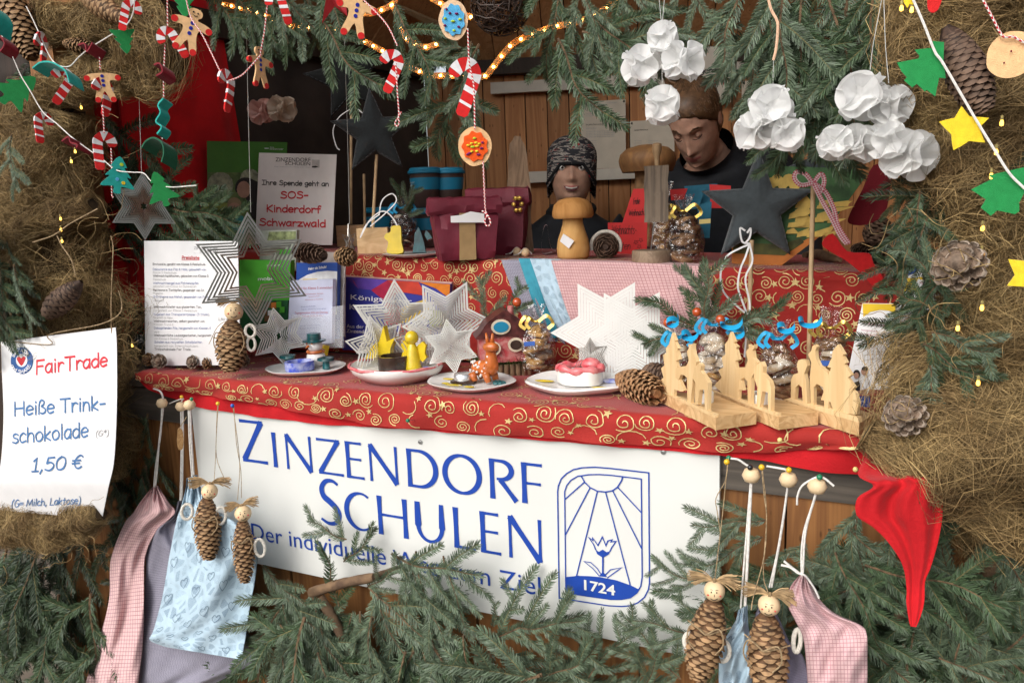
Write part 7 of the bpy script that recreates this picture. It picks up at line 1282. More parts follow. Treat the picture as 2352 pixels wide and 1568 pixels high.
# painted picture, red felt and dark red cloth at the right end of the shelf
PY = YP(1.66); T = t13; r = thing('painted_picture', 'slanting painted picture in orange, green and yellow behind the felt star', 'painting', PY(*T(70,890))); o_ = [(-60,-60),(780,-30),(900,30),(560,520),(72,890),(-330,830),(-330,640)]
mb = MB(); mb.prism([PY(*T(*q)) for q in o_], (0,.004,0)); mb.build('panel', mat('paint_orange', (.62,.20,.035),.6,.2,12), parent=r, sharp=30); mb = MB()
fpoly(mb, PY, [T(*q) for q in ((-60,-60),(780,-30),(900,30),(560,500),(300,640),(120,680),(-330,660))], 0,0); fpoly(mb, PY, [T(*q) for q in ((-320,640),(120,660),(300,600),(330,640),(150,760),(-320,740))], 1,2)
for s in range(26):
    a = rnd.uniform(130,560); b = rnd.uniform(250,560); a += (560-b)*.25
    fpoly(mb, PY, [T(a, b), T(a+rnd.uniform(60,190), b-rnd.uniform(10,60)), T(a+rnd.uniform(60,190), b+30), T(a-10, b+rnd.uniform(25,50))], 2,4+s)
for s in range(6): a, b = -60+s*52,60+rnd.uniform(-30,60); fpoly(mb, PY, smooth2([T(a, b), T(a+70, b-20), T(a+95, b+50), T(a+20, b+90)], 3),2,40+s)
mb.build('paint', [mat('paint_green', (.06,.15,.05),.6,.3,30), mat('paint_olive', (.10,.10,.02),.6,.3,30), mat('paint_yellow', (.62,.42,.10),.6,.15,40)], parent=r, sharp=0)
RY = lambda Y: YP(Y); F = lambda name, label, q, Y, m, cat='felt strip', th=.003: traced(name, label, cat, t13, q, Y, m, th)
M_RFB = felt('felt_bright_red', (.50,.012,.014)); F('felt_strip', 'bright red felt strip curling over the shelf edge at the right', smooth2([(490,650),(590,560),(720,720),(920,740),(960,830),(1055,985),(975,1055),(860,930),(700,800),(560,720)], 3),1.545, M_RFB)
F('dark_red_cloth', 'dark red cloth hanging at the right end behind the painted picture', smooth2([(960,-60),(1120,-40),(1110,180),(1060,380),(900,480),(740,470),(745,380),(860,160)], 3),1.72, mat('dark_red_felt', (.14,.006,.012),.9,.1,20,.4,300), 'cloth')
p = onS(*t13(480,850)); mb = MB(); mb.tube(catmull([onS(*t13(x, y))+np.array([0,0,.01]) for x, y in ((330,800),(430,790),(540,820),(660,850))], 5), np.interp(np.linspace(0,1,16), [0,.5,1], [.006,.013,.004]),10); mb.build('bark_piece', M_BK, label='piece of bark lying on the shelf edge below the bow stick', cat='bark piece')
# cloth bags laid over the shelf edge
def drape(label, top, bot, off, m, group, mesh='cloth_bag', cat='cloth bag', ub=.0):
    """top / bot: pixel polylines at the shelf edge and lower hem"""
    A = [onY(x, y, YR+.004-off) for x, y in top]; B = [onY(x, y, YR+.002-off) for x, y in bot]; mb = MB(); nu, nv = 24,26
    ip = lambda P, t: np.array([np.interp(t, np.linspace(0,1, len(P)), [q[i] for q in P]) for i in range(3)])
    def fn(a, b):
        t_ = ip(A, a); bt = ip(B, a)
        if b < .18: q = b/.18; p = t_.copy(); p[1] += (1-q)*.07; p[2] = zs(p[0])+.003+off*.15; p[2] -= .004*q*q; return p
        q = (b-.18)/.82; p = t_*(1-q)+bt*q; p[1] -= .006*math.sin(q*3)+.004*math.sin(a*8+q*4)*q+.003*math.sin(a*15-q*7)*q; return p
    W2, H2 = np.linalg.norm(A[0]-A[-1]), np.linalg.norm(A[0]-B[0])
    mb.grid(fn, nu, nv, uvfn=lambda a, b: (a*W2+ub*b, b*H2*1.2)); return mb.build(mesh, m, label=label, cat=cat, group=group, sharp=180), fn
T = t12; g = 'cloth bags hanging over the shelf edge'
drape('grey lilac flowered cloth hanging over the shelf edge at the left', [(1150,594),(1215,594)], [(1222,772),(1300,790)], .002, M_GHX, g); drape('narrow plain turquoise cloth strip hanging over the shelf edge', [T(55,775), T(180,775)], [T(330,1520), T(440,1500)], .006, M_TQC, g)
ob, fn = drape('pale blue heart printed cloth hanging over the shelf edge', [T(160,780), T(360,785)], [T(420,1440), T(580,1420)], .010, M_BHT, g); drape('pink checked cloth hanging widest over the shelf edge below the mushroom', [T(352,795), T(700,800), T(1080,812), T(1690,845)], [T(600,1500), T(1000,1520), T(1450,1520), T(1905,1400)], .015, M_PCK, g, ub=.02)
# ------------------------------------------------------------------ goods on the counter
M_STW = mat('white_metal', (.73,.73,.70),.35,.02,30, spec=.5); M_STS = mat('brushed_steel', (.48,.47,.44),.28,.1,60, metal=.95, spec=.5); M_STL = mat('silver_white', (.70,.70,.66),.32,.06,60, metal=.3)
def mstar(label, c_px, d, Rpx, n=6, rings=10, gap=.4, twist=0.0, yaw=0.0, roll=0.0, ratio=.577, inner=.2, m=None, tw0=0.0, group='cut-out metal stars', hang=None, base=None):
    c = at(c_px[0], c_px[1], d); k = d/FOC; fx = camframe(c, 0, yaw); r = thing('metal_star', label, 'metal star', c, group); mb = MB(); star_geo(mb, c, fx, n, Rpx*k, ratio, rings, gap, twist, .0007, inner, 0, tw0, roll); mb.build('star_frames', m or M_STL, parent=r, sharp=20)
    if hang: mb = MB(); mb.tube(catmull([at(x, y, d) for x, y in hang], 4),.0005,4); mb.build('thread', M_NYL, parent=r)
    return r
dC = lambda x, y: depth(onC(x, y))
dh = depth(onY(576,622,1.26)); mstar('largest grey metal star hanging before the price list', (580,622), dh, 134, rings=6, gap=.34, twist=.10, yaw=.05, inner=.45, m=M_STS, hang=[(566,60),(570,250),(576,488)]); mstar('twisted core of the hanging grey star', (580,622), dh, 54, rings=6, gap=.3, twist=.35, inner=.3, m=M_STS, tw0=.9) if False else None
mstar('grey metal star hanging by the green felt tree at the left', (330,474), depth(onY(330,474,1.2)),77, rings=9, gap=.16, twist=.07, roll=-.06, yaw=.1, inner=.12, m=M_STS, hang=[(318,180),(322,300),(325,398)])
mstar('tiny silver star hanging on a thread beside the wooden box', (803,560), depth(onY(803,560,1.5)),46, rings=7, gap=.4, twist=.22, yaw=1.2, m=M_STS, hang=[(790,60),(798,300),(803,515)], ratio=.45)
mstar('small white metal star standing on the counter by the blue leaflets', (640,772), dC(640,850),68, rings=8, gap=.22, twist=.13, yaw=.1, roll=.1, inner=.15)
mstar('upper left silver star of the standing cluster before the book', (912,752), dC(905,868)+.065,112, rings=9, gap=.18, twist=.12, yaw=-.1, inner=.1); mstar('upper right white star of the standing cluster with two upper points', (1026,742), dC(1020,868)+.03,106, rings=9, gap=.15, twist=.08, yaw=.25, roll=math.pi/6, inner=.1, m=M_STW)
mstar('lower left white star of the standing cluster leaning on the others', (868,800), dC(868,872)+.05,80, rings=8, gap=.18, twist=.16, yaw=.3, roll=.2, inner=.12, m=M_STW); mstar('lower right silver star of the cluster beside the clay house', (1036,796), dC(1036,868)-.01,66, rings=8, gap=.2, twist=.10, yaw=-.15, roll=.12, inner=.1); mstar('twisted fan-shaped silver star in the middle of the cluster', (966,800), dC(966,872)+.05,78, rings=9, gap=.34, twist=.24, yaw=.6, roll=.1, inner=.1, m=M_STW)
mstar('rear flat white star leaning against the pink checked cloth', (1394,762), dC(1394,868)-.02,130, rings=10, gap=.07, twist=0, roll=math.pi/6, inner=.0, m=M_STW); mstar('front flat white star overlapping the other flat white star', (1452,780), dC(1452,868)-.06,126, rings=10, gap=.13, twist=0, roll=math.pi/6, inner=.0, m=M_STW); mstar('smallest silver star standing before the flat white stars', (1356,820), dC(1356,868)-.07,46, rings=8, gap=.45, twist=.16, yaw=.3, inner=.15, m=M_STS)
# leaflets in clear holders
M_ACR = mat('clear_acrylic', (.8,.82,.85),.08,.02, alpha=.22, spec=.7); M_LPB = mat('leaflet_blue', (.035,.09,.36),.35,.04); M_LIL = mat('leaflet_lilac', (.60,.63,.80),.45,.03); M_LGR = mat('leaflet_green', (.08,.36,.04),.35,.05); M_LYE = mat('leaflet_yellow', (.75,.50,.03),.4,.04)
def panel(r, nm, pl, cor, th, m, nrm=nF): mb = MB(); mb.prism([pl(*c) for c in cor], -nrm*th); return mb.build(nm, m, parent=r, sharp=30)
T = t11; YL = onC(700,838)[1]+.02; pl = YP(YL)
r = thing('leaflet_holder', 'clear holder with pale lilac and blue school leaflets left of the book', 'leaflet holder', pl(725,836))
panel(r, 'back_card', YP(YL+.05), [T(405,725), T(815,730), T(810,1500), T(400,1500)], .002, mat('card_beige', (.42,.36,.32),.6,.15,40)); panel(r, 'leaflet', YP(YL+.035), [T(368,828), T(742,826), T(735,1520), T(365,1520)], .012, M_LPB)
b = panel(r, 'leaflet', YP(YL+.012), [T(312,990), T(700,975), T(690,1560), T(285,1565)], .012, M_LIL)
mb = MB(); P2 = YP(YL+.0345); fpoly(mb, P2, [T(*q) for q in [(368,1010),(400,975),(470,935),(560,908),(650,900),(740,905),(740,1300),(368,1300)]], 0,0); txt(mb, 'Mehr als Schule!', P2, T(478,893), T(645,872),5,.0012, nF, 0); fpoly(mb, P2, [T(430,975), T(560,972), T(560,985), T(430,988)], 1,3)
P3 = YP(YL+.0115)
for s, y, x0, x1, h, c in (('Jetzt für Klasse 5 anmelden!', 1070,370,700,6,2),('Gemeinsam lernen', 1118,445,615,3.4,2),('Gymnasium Realschule', 1140,480,580,2.5,2),('Informationen zur Anmeldung', 1168,450,610,2.5,2),('Zinzendorfschulen', 1232,410,545,2.5,3),('Tag der offenen Tür in Königsfeld', 1255,415,640,2.5,3),('Tagesgymnasium Infos am Dienstag', 1292,355,655,5,2),('17. Februar 2016,15 Uhr', 1322,390,610,5,2),('Wir freuen uns auf Sie', 1348,400,580,2.5,3),('Kontakt und Anmeldung', 1405,400,590,2.5,3),('Zinzendorfplatz 3', 1430,400,560,2.5,3),('Königsfeld', 1480,400,560,2.5,3)): txt(mb, s, P3, T(x0, y), T(x1, y-8), h, .0006, nF, c, 'b')
mb.build('print', [W_, M_LYE, mat('print_rose', (.62,.22,.28),.7), M_PBL], parent=r, sharp=0); panel(r, 'holder_front', YP(YL-.004), [T(320,1300), T(655,1300), T(700,1225), T(790,1215), T(785,1600), T(315,1600)], .002, M_ACR)
mb = MB(); q = [YP(YL-.004)(*T(790,1080)), YP(YL+.06)(*T(812,830)), YP(YL+.06)(*T(812,1600)), YP(YL-.004)(*T(790,1600))]; mb.prism(q, (.002,0,0)); mb.build('holder_side', M_ACR, parent=r, sharp=30)
YG = YL+.05; r = thing('leaflet_holder', 'clear holder with green leaflets behind the big hanging star', 'leaflet holder', YP(YG)(630,836)); panel(r, 'leaflet', YP(YG+.04), [T(40,530), T(372,528), T(360,900), T(30,900)], .01, mat('leaflet_pale', (.45,.47,.40),.4,.2,30)); panel(r, 'leaflet', YP(YG), [T(-150,800), T(315,806), T(305,1170), T(-160,1170)], .015, M_LGR); panel(r, 'leaflet', YP(YG-.02), [T(-160,1175), T(290,1172), T(285,1620), T(-160,1620)], .012, mat('leaflet_dark_green', (.03,.13,.05),.4,.2,25))
mb = MB(); fpoly(mb, YP(YG+.0395), [T(120,545), T(365,540), T(360,625), T(100,640)], 0,0); fpoly(mb, YP(YG+.0395), [T(190,705), T(350,703), T(350,745), T(190,748)], 1,1); txt(mb, 'mobil', YP(YG-.0005), T(20,990), T(160,985),9,0, nF, 2, 'b'); txt(mb, 'SOS KINDERDORF', YP(YG-.0005), T(100,860), T(230,858),4,0, nF, 2, 'b')
for i, (x, y, c) in enumerate(((90,1185,3),(140,1190,4),(60,1250,3),(110,1260,2),(80,1310,3),(150,1300,5),(190,1180,1),(220,1230,1))): fpoly(mb, YP(YG-.0205), [T(x, y), T(x+45, y-5), T(x+45, y+50), T(x, y+52)], c, i)
mb.build('print', [mat('photo_leaf', (.36,.42,.20),.5,.3,80), M_LGR, W_, mat('photo_brown', (.20,.10,.05),.5), mat('photo_orange', (.6,.2,.04),.5), M_LPB], parent=r, sharp=0)
tg_ = YP(YL-.008); r = thing('price_tag', 'small yellow price tag beside the snowman before the lilac leaflets', 'price tag', tg_(735,815)); panel(r, 'tag', tg_, [(718,788),(756,794),(752,816),(716,810)], .001, M_LYE)
# book stack
YB = onC(800,836)[1]+.075; r = thing('book_stack', 'small stack of colourful books leaning behind the metal stars', 'book stack', YP(YB)(900,830))
for i in range(3): panel(r, 'book', YP(YB+.012*i), [T(787+4*i, 955-6*i), T(1772+4*i, 1022-8*i), T(1765,1620), T(790,1620)], .010, mat('book_cover', (.035,.04,.26),.3,.08,8) if i == 0 else mat('book_pages', (.62,.40,.34),.6))
mb = MB(); PB = YP(YB-.0004); cols = [mat('cover_violet', (.10,.05,.30),.3), mat('cover_crimson', (.36,.02,.06),.3), mat('cover_red', (.50,.05,.03),.3), mat('cover_orange', (.62,.18,.02),.3), mat('cover_yellow', (.62,.42,.04),.3), mat('cover_olive', (.24,.27,.04),.3), W_]
for i, (q, c) in enumerate((([(820,960),(1200,985),(1050,1075),(930,1060)], 0),([(1050,1075),(1200,985),(1310,1090),(1180,1180)], 1),([(1200,985),(1480,1000),(1560,1130),(1310,1090)], 2),([(1480,1000),(1770,1022),(1765,1150),(1640,1060)], 3),([(1330,1230),(1560,1150),(1600,1330),(1310,1380)], 4),([(1560,1250),(1765,1270),(1765,1420),(1590,1420)], 5),([(1180,1180),(1330,1230),(1300,1400),(1170,1390)], 1),([(1310,1380),(1600,1430),(1600,1600),(1300,1600)], 2),([(880,970),(940,1065),(900,1010)], 2))): fpoly(mb, PB, [T(*a) for a in q], c, i)
for s, a, b, h in (('Königsfelder', (872,1158),(1430,1198),12),('KALEIDOSKOP', (862,1248),(1420,1285),12.5),('Aus der Geschichte der', (835,1415),(1300,1440),8.5),('Zinzendorfschulen', (833,1458),(1200,1478),8)): txt(mb, s, PB, T(*a), T(*b), h, 0, nF, 6, 'b', lift=.004)
mb.build('cover_print', cols, parent=r, sharp=0)
# right brochures
T = t13
def brochure(label, cor, Y, arcs, lines, n=9):
    pl = YP(Y); r = thing('brochure_stack', label, 'brochure stack', pl(*cor[3]), 'brochure stacks at the right end')
    for i in range(n): dx = 6.0*i; panel(r, 'brochure', YP(Y+.0042*i), [(cor[0][0]+dx, cor[0][1]+1.2*i),(cor[1][0]+dx, cor[1][1]+1.2*i),(cor[2][0]+dx*.6, cor[2][1]),(cor[3][0]+dx*.6, cor[3][1])], .0030, M_PAP)
    mb = MB()
    for i, (q, c) in enumerate(arcs): fpoly(mb, YP(Y-.0004), [T(*a) for a in q], c, i)
    for s, a, b, h, c in lines: txt(mb, s, YP(Y-.0004), T(*a), T(*b), h, 0, nF, c, 'b', lift=.003)
    mb.build('print', [M_LYE, W_, mat('print_berry', (.50,.06,.16),.6), M_LPB, mat('photo_skin', (.42,.24,.17),.6), mat('photo_hair', (.025,.02,.02),.6), M_PBL], parent=r, sharp=0); return r
YA = onC(1990,950)[1]
brochure('front stack of white and yellow brochures under the fir twig', [T(860,1195), T(1165,1200), T(1110,1990), T(700,1960)], YA-.03, [([(862,1198),(1164,1203),(1160,1290),(1100,1262),(1020,1255),(930,1275),(868,1320)], 0)], [('Berufliche Gymnasien', (862,1385),(1108,1408),6.5,2),('Sozialwissenschaft', (850,1440),(1000,1455),3.5,2),('Wirtschaftsgymnasium', (843,1475),(1010,1490),3.5,2)])
T = t23; mb = MB(); r_ = bpy.data.objects.get('brochure_stack'); q = YP(YA-.0318)
for i, (pp, c) in enumerate(((circ(808,270,32,14,1.2),5),(circ(805,285,24,14,1.2),4),(circ(880,245,32,14,1.2),4),(circ(884,222,30,12,.7),5),([(775,350),(830,330),(850,400),(800,470),(780,440)], 5),([(845,330),(915,310),(930,400),(900,460),(840,430)], 1),([(790,430),(905,400),(900,450),(800,470)], 4),([(790,470),(930,470),(930,570),(770,560)], 3))): fpoly(mb, q, [T(*a) for a in pp], c, i)
txt(mb, 'Anmeldung', q, T(815,520), T(890,524),5,0, nF, 1, 'b', lift=.003); mb.build('cover_photo', [M_LYE, W_, MATS['print_berry'], M_LPB, MATS['photo_skin'], MATS['photo_hair']], parent=r_, sharp=0)
T = t13; brochure('rear stack of blue, white and yellow brochures beside the right pine cone', [T(1305,760), T(1530,762), T(1420,1560), T(1180,1540)], YA+.05, [([(1300,762),(1530,764),(1525,890),(1400,890),(1275,945)], 3),([(1268,965),(1400,955),(1495,1000),(1450,1120),(1350,1095),(1232,1090)], 0),([(1370,970),(1480,1010),(1440,1085),(1338,1040)], 1)], [('Internat', (1380,1010),(1450,1032),3,2),('Gymnasiums', (1240,1160),(1405,1190),6,2)])
# glazed plates with tea lights
def dsc(c, r_, h, m, r0, nm, wob_=.04): mb = MB(); mb.lathe([(r_*.96,0),(r_, h*.3),(r_, h),(r_*.82, h),(r_*.80, h*.45),(0, h*.4)], c, 28, None, 0, wob_, 2); mb.build(nm, m, parent=r0, sharp=50)
M_TLC = mat('tealight_tin', (.75,.75,.75),.25,.03, metal=.9); M_WAX = mat('white_wax', (.80,.79,.75),.5,.02, sub=.2)
g = 'glazed clay plates on the counter'
def cplate(label, x0, x1, yb, rim, h=.012): p0, p1 = onC(x0, yb-14), onC(x1, yb-14); c = (p0+p1)/2; R = np.linalg.norm(p1-p0)/2; c[1] = onC((x0+x1)/2, yb)[1]+R*.86; r = thing('glazed_plate', label, 'glazed plate', c, g); plate(r, c, R, h, rim, .88, seed=int(x0)); return r, c, R, R*2/(x1-x0)
r, c, R, k = cplate('oval white glazed plate with a snowman and blue tea light cup', 600,776,872,.0); top = c+np.array([0,0,.008])
L = lambda x, y, z: top+np.array([x*R, y*R, z]); dsc(L(.0,-.25,0),.031,.020, M_UGL, r, 'blue_cup'); mb = MB(); [mb.ball(L(.02,.35, z),(s, s, s*.95),16) for z, s in ((.016,.022),(.045,.017))]; mb.build('snowman', M_GLZ, parent=r, sharp=180)
mb = MB(); mb.tube(catmull([L(.02+.19*math.cos(a),.35+.19*math.sin(a),.032) for a in np.linspace(0,6.28,10)], 4),.004,6, caps=False); mb.tube([L(.02,.1,.047), L(.02,-.0,.045)], [.0035,.001], 6); [mb.ball(L(.02+s, .14,.053),.0025,6) for s in (-.08,.08)]; mb.build('orange_scarf', M_OGL, parent=r); mb = MB(); mb.lathe([(.026,.055),(.026,.058),(.016,.06),(.015,.073),(0,.075)], L(.0,.35,0),18); mb.build('teal_hat', M_TGL, parent=r, sharp=50)
for s in (-.62,.58): mb = MB(); mb.lathe([(.008,0),(.007,.018),(.018,.019),(.017,.025),(.008,.027),(0,.027)], L(s, .05,0),16, None, 0,.08,3); mb.build('clay_mushroom', M_TGL, parent=r, sharp=50)
r, c, R, k = cplate('deep white glazed bowl with a yellow shooting star and yellow angel', 775,996,892,.004,.028); top = c+np.array([0,0,.02]); L = lambda x, y, z: top+np.array([x*R, y*R, z])
mb = MB(); mb.prism([L(-.92,.2,.012)]+[L(a, .25, b) for a, b in ((-.7,.045),(-.55,.052),(-.42,.085),(-.36,.052),(-.15,.062),(-.28,.038),(-.34,.0),(-.6,.016))], (0,.014,0)); mb.build('shooting_star', M_YGL, parent=r, sharp=40); dsc(L(-.02,.0,-.005),.034,.034, M_BGL, r, 'brown_cup')
mb = MB(); mb.tube(catmull([L(.36,.1, z) for z in (0,.02,.042,.055)], 4), np.interp(np.linspace(0,1,13), [0,.4,.8,1], [.018,.014,.009,.006]),14); mb.ball(L(.36,.1,.066),.0145,14); mb.build('yellow_angel', M_YGL, parent=r, sharp=180)
for s in (-1,1): mb = MB(); mb.prism([L(.36+s*a, .14, b) for a, b in ((.05,.045),(.22,.058),(.30,.05),(.26,.035),(.3,.025),(.2,.015),(.06,.025))], (0,.006,0)); mb.build('angel_wing', M_YGL, parent=r, sharp=40)
mb = MB(); mb.tube([L(.97*math.cos(a),.85*math.sin(a),.0105+.001*math.sin(a*11)) for a in np.linspace(0,6.2832,60)], .0035,6, caps=False); mb.build('red_rim', MATS['red_glaze'], parent=r); mb = MB(); [mb.ball(L(x, y, -.001),(.014,.011,.006),10) for x, y in ((.25,-.35),(.62,.2))]; mb.build('glaze_spots', M_UGL, parent=r)
r, c, R, k = cplate('white glazed plate with a spotted orange fawn and tea light', 957,1170,908,.0); top = c+np.array([0,0,.008]); L = lambda x, y, z: top+np.array([x*R, y*R, z])
mb = MB(); mb.lathe([(.019,.006),(.019,.017),(.018,.018),(.0165,.0165),(0,.0165)], L(-.12,-.1,0),22); mb.build('tealight', M_TLC, parent=r, sharp=50); mb = MB(); mb.lathe([(.024,0),(.025,.003),(.021,.006),(0,.006)], L(-.12,-.1,0),22, None, 0,.06,3); mb.build('brown_ring', M_BGL, parent=r)
mb = MB(); mb.tube(catmull([L(-.0,.1,.02), L(.14,.1,.026),(L(.34,.08,.028)), L(.48,.04,.03), L(.50,.02,.055), L(.50,.0,.07)], 5), np.interp(np.linspace(0,1,26), [0,.15,.5,.7,.85,1], [.006,.015,.017,.013,.010,.011]),14); mb.ball(L(.54,-.05,.072),(.018,.011,.010),12)
for x, y in ((.08,-.08),(.42,-.1),(.1,.22),(.44,.2)): mb.tube([L(x, y, .02), L(x+.08, y-.03,.004)], [.008,.006], 8)
for s in (-.05,.05): mb.tube([L(.5+s, .0,.078), L(.48+s*1.6,.02,.098)], [.005,.002], 6)
mb.build('fawn', M_OGL, parent=r, sharp=180); mb = MB()
for i in range(26): t = rnd.random(); a = rnd.uniform(-2.6,-.3); q = L(.02+.46*t, .09,.026+.03*max(0, t-.85)*6); mb.ball(q+np.array([0, math.sin(a)*.0165, math.cos(a)*.0165]),.0028,6)
mb.build('white_spots', M_GLZ, parent=r); mb = MB(); [mb.ball(L(.70+.1*math.cos(i*2.4)*i/9,-.05+.1*math.sin(i*2.4)*i/9,.003),(.007,.006,.004),7) for i in range(10)]; mb.build('teal_patch', M_TGL, parent=r)
mb = MB(); [mb.ball(L(x, y, .0002),(a, b, .0012),8) for x, y, a, b in ((-.62,.1,.016,.007),(-.2,-.4,.02,.008),(.2,-.45,.012,.006),(-.45,-.3,.01,.006))]; mb.build('yellow_glaze_spots', M_YGL, parent=r)
r, c, R, k = cplate('largest white glazed plate with a red topped clay cup', 1185,1430,918,.002,.016); top = c+np.array([0,0,.011]); L = lambda x, y, z: top+np.array([x*R, y*R, z])
mb = MB(); mb.lathe([(.046,0),(.047,.02),(.045,.026),(.036,.026),(.035,.012),(0,.012)], L(.03,.1,0),30, None, 0,.04,5,.75); mb.build('white_cup', M_GLZ, parent=r, sharp=50); mb = MB(); C = [L(.03,.1,.028)+np.array([.041*math.cos(a),.031*math.sin(a),.002*math.sin(5*a)]) for a in np.linspace(0,6.2832,40)]; mb.tube(C, [.007+.002*math.sin(i*1.3) for i in range(40)], 8, caps=False); mb.ball(L(.22,.2,.033),(.02,.016,.014),12); mb.build('red_glaze_top', M_RGL, parent=r, sharp=180)
mb = MB(); [mb.ball(L(x, y, .0006),(a, b, .0016),8) for x, y, a, b in ((-.68,.0,.022,.009),(.62,-.25,.024,.008))]; mb.build('yellow_glaze_spots', M_YGL, parent=r); mb = MB(); mb.ball(L(.6,.35,.001),(.026,.014,.004),10); mb.build('blue_patch', M_UGL, parent=r)
# clay house on a mossy planter
p = onC(1128,868); p[1] += .05; k = sc_at(p); fx = camframe(p, 0,.12); r = thing('moss_planter', 'mossy wooden planter carrying the little red clay house', 'planter', p); mb = MB()
for i in range(10): a = -60+i*13.3; mb.tube([p+np.array([a*k, -.03,0])@fx, p+np.array([a*k, -.03,26*k])@fx], 6.2*k, 8)
mb.box(p+np.array([0,.0,12*k])@fx, (124*k, .055,24*k), fx); mb.build('bark_wall', M_BK, parent=r, sharp=50); mb = MB(); rs2 = np.random.default_rng(3)
for i in range(2600): b = p+np.array([rs2.uniform(-64,64)*k, rs2.uniform(-.034,.035),(22+rs2.uniform(0,12))*k])@fx; d = rs2.normal(0,1,3)*.008; d[2] = abs(d[2]); s = np.array([.0007,0,.0003]); mb.add([b-s, b+s, b+d+[0,-.004,0]], [(0,1,2)])
mb.build('moss', mat('moss', (.10,.13,.025),.9,.4,60, island=.5), parent=r, sharp=0)
h0 = p+np.array([0,-.006,32*k])@fx; r = thing('clay_house', 'small red glazed clay house with a brown roof on the moss planter', 'clay house', h0); H = lambda x, z, d=0: h0+np.array([x*k, d, z*k])@fx; MR = mat('brick_red_glaze', (.42,.045,.055),.5,.25,90,.6,180, col2=(.50,.22,.20)); MRF = mat('roof_brown_glaze', (.11,.03,.028),.35,.3,60,.6,120)
mb = MB(); mb.prism([H(x, z, -.026) for x, z in ((-52,0),(54,0),(54,62),(-53,60))], fx[1]*.05); mb.build('wall', MR, parent=r, sharp=40); mb = MB(); mb.prism([H(x, z, -.033) for x, z in smooth2([(-60,56),(-50,70),(-36,90),(-14,106),(8,118),(22,108),(44,92),(62,68),(62,56),(0,60)], 3)], fx[1]*.064); rfo = mb.build('roof', MRF, parent=r, sharp=40); mb = MB(); mb.lathe([(7*k, 86*k),(7*k, 122*k),(4*k, 124*k)], H(24,0),10); mb.build('chimney', MR, parent=rfo)
for x, z, w_, h_, m in ((-24,34,13,11, M_BGL),(28,40,13,11, M_BGL),(-4,82,17,12, MATS['cup_blue'])):
    mb = MB(); mb.prism([H(x+a, z+b, -.036) for a, b in circ(0,0, w_+5,18,(h_+5)/(w_+5))], fx[1]*.004); wf = mb.build('window_frame', mat('cream_glaze', (.66,.56,.42),.3), parent=r, sharp=40); mb = MB(); mb.prism([H(x+a, z+b, -.0375) for a, b in circ(0,0, w_, 18, h_/w_)], fx[1]*.002); mb.build('window', m, parent=wf, sharp=40)
# cookie bags on the counter
def cb(label, x, yb, w_, h, seed, kinds, rib, tg=None, dy=0.0): p = onC(x, yb); p[1] += dy; k = sc_at(p); return cookie_bag(label, p, w_*k, h*k, seed, kinds, rib, tg)
cb('bag of golden cookies with gold bow and blue sticker beside the clay house', 1228,865,74,160,21, [0,0,0,1], M_GLD, (-.5,.5, M_STB),.02); cb('bag of white dusted cookies behind the first wooden tree cut-out', 1556,890,66,150,22, [2,2,0], M_BRB); cb('bag of white dusted cookies with blue bow behind the wooden deer', 1640,892,80,190,23, [2,2,0], M_BRB); cb('bag of brown cookies with white cream and a blue bow at the right', 1785,912,84,175,24, [1,2,1], M_BRB); cb('bag of brown and white cookies with gold tie furthest right', 1904,910,86,205,25, [1,2,0], M_GLD, (-.35,.42, M_STB))
g = 'fir twigs on the cookie bags'
for k_, x, y, Yy, a, s, lab in ((0,1600,760,1.45,140,.72, 'fir twig with blue bows and red berries above the white cookies'),(1,1620,745,1.44,85,.62, 'fir twig with blue bows and red berries above the white cookies'),(2,1560,770,1.45,190,.45, 'fir twig with blue bows and red berries above the white cookies'),(3,1650,750,1.43,20,.62, 'fir twig with blue bows and red berries above the white cookies'),(0,1690,735,1.43,15,.6, 'fir twig with blue bows and red berries above the white cookies'),(2,1640,740,1.45,110,.55, 'fir twig with blue bows and red berries above the white cookies'),(1,1120,740,1.5,95,.55, 'fir twig with a red bead behind the clay house'),(3,1160,730,1.5,60,.6, 'fir twig with a red bead behind the clay house')): hero(P_TWIG, k_, x, y, Yy, a, s, lab, g, .15)
M_BER = mat('red_bead', (.45,.07,.015),.15,.08,40, spec=.8)
for t, x, y, Y, lab in ((t12,1685,1275,1.40, 'upper shiny red bead on the fir twig above the cookies'),(t12,1418,1372,1.40, 'left shiny red bead on the fir twig beside the white star'),(t12,1898,1340,1.40, 'right shiny red bead on the fir twig by the thick blue bow'),(t12,45,1185,1.46, 'shiny red bead on the twig behind the clay house')): p = onY(*t(x, y), Y); mb = MB(); mb.ball(p, .0085*depth(p)/1.45,16); mb.build('red_bead', M_BER, label=lab, cat='bead', sharp=180)
for i, (x, y, lab) in enumerate(((1545,745, 'curled blue ribbon loop at the left of the fir twig'),(1570,775, 'curled blue ribbon loop above the first wooden tree'),(1650,750, 'curled blue ribbon loop under the right red bead'),(1695,770, 'curled blue ribbon end right of the wooden deer'),(1790,758, 'flat blue ribbon tied on the brown cookie bag'),(1830,745, 'blue ribbon loop on the right cookie bag'))):
    p = onY(x, y, 1.40); k = sc_at(p); fx = camframe(p); mb = MB(); C = [p+np.array([(14*math.cos(a)+i % 3*3*a)*k, .004*math.sin(a*2)-.002*a, (11*math.sin(a)+2*a)*k])@fx for a in np.linspace(0,7,26)]; V = []
    for q in C: V += [q+np.array([.0015,-.006,-.003]), q+np.array([-.0015,.005,.004])]
    mb.add(V, [(2*j, 2*j+2,2*j+3,2*j+1) for j in range(25)]); mb.build('curled_ribbon', M_BRB, label=lab, cat='ribbon', sharp=180)
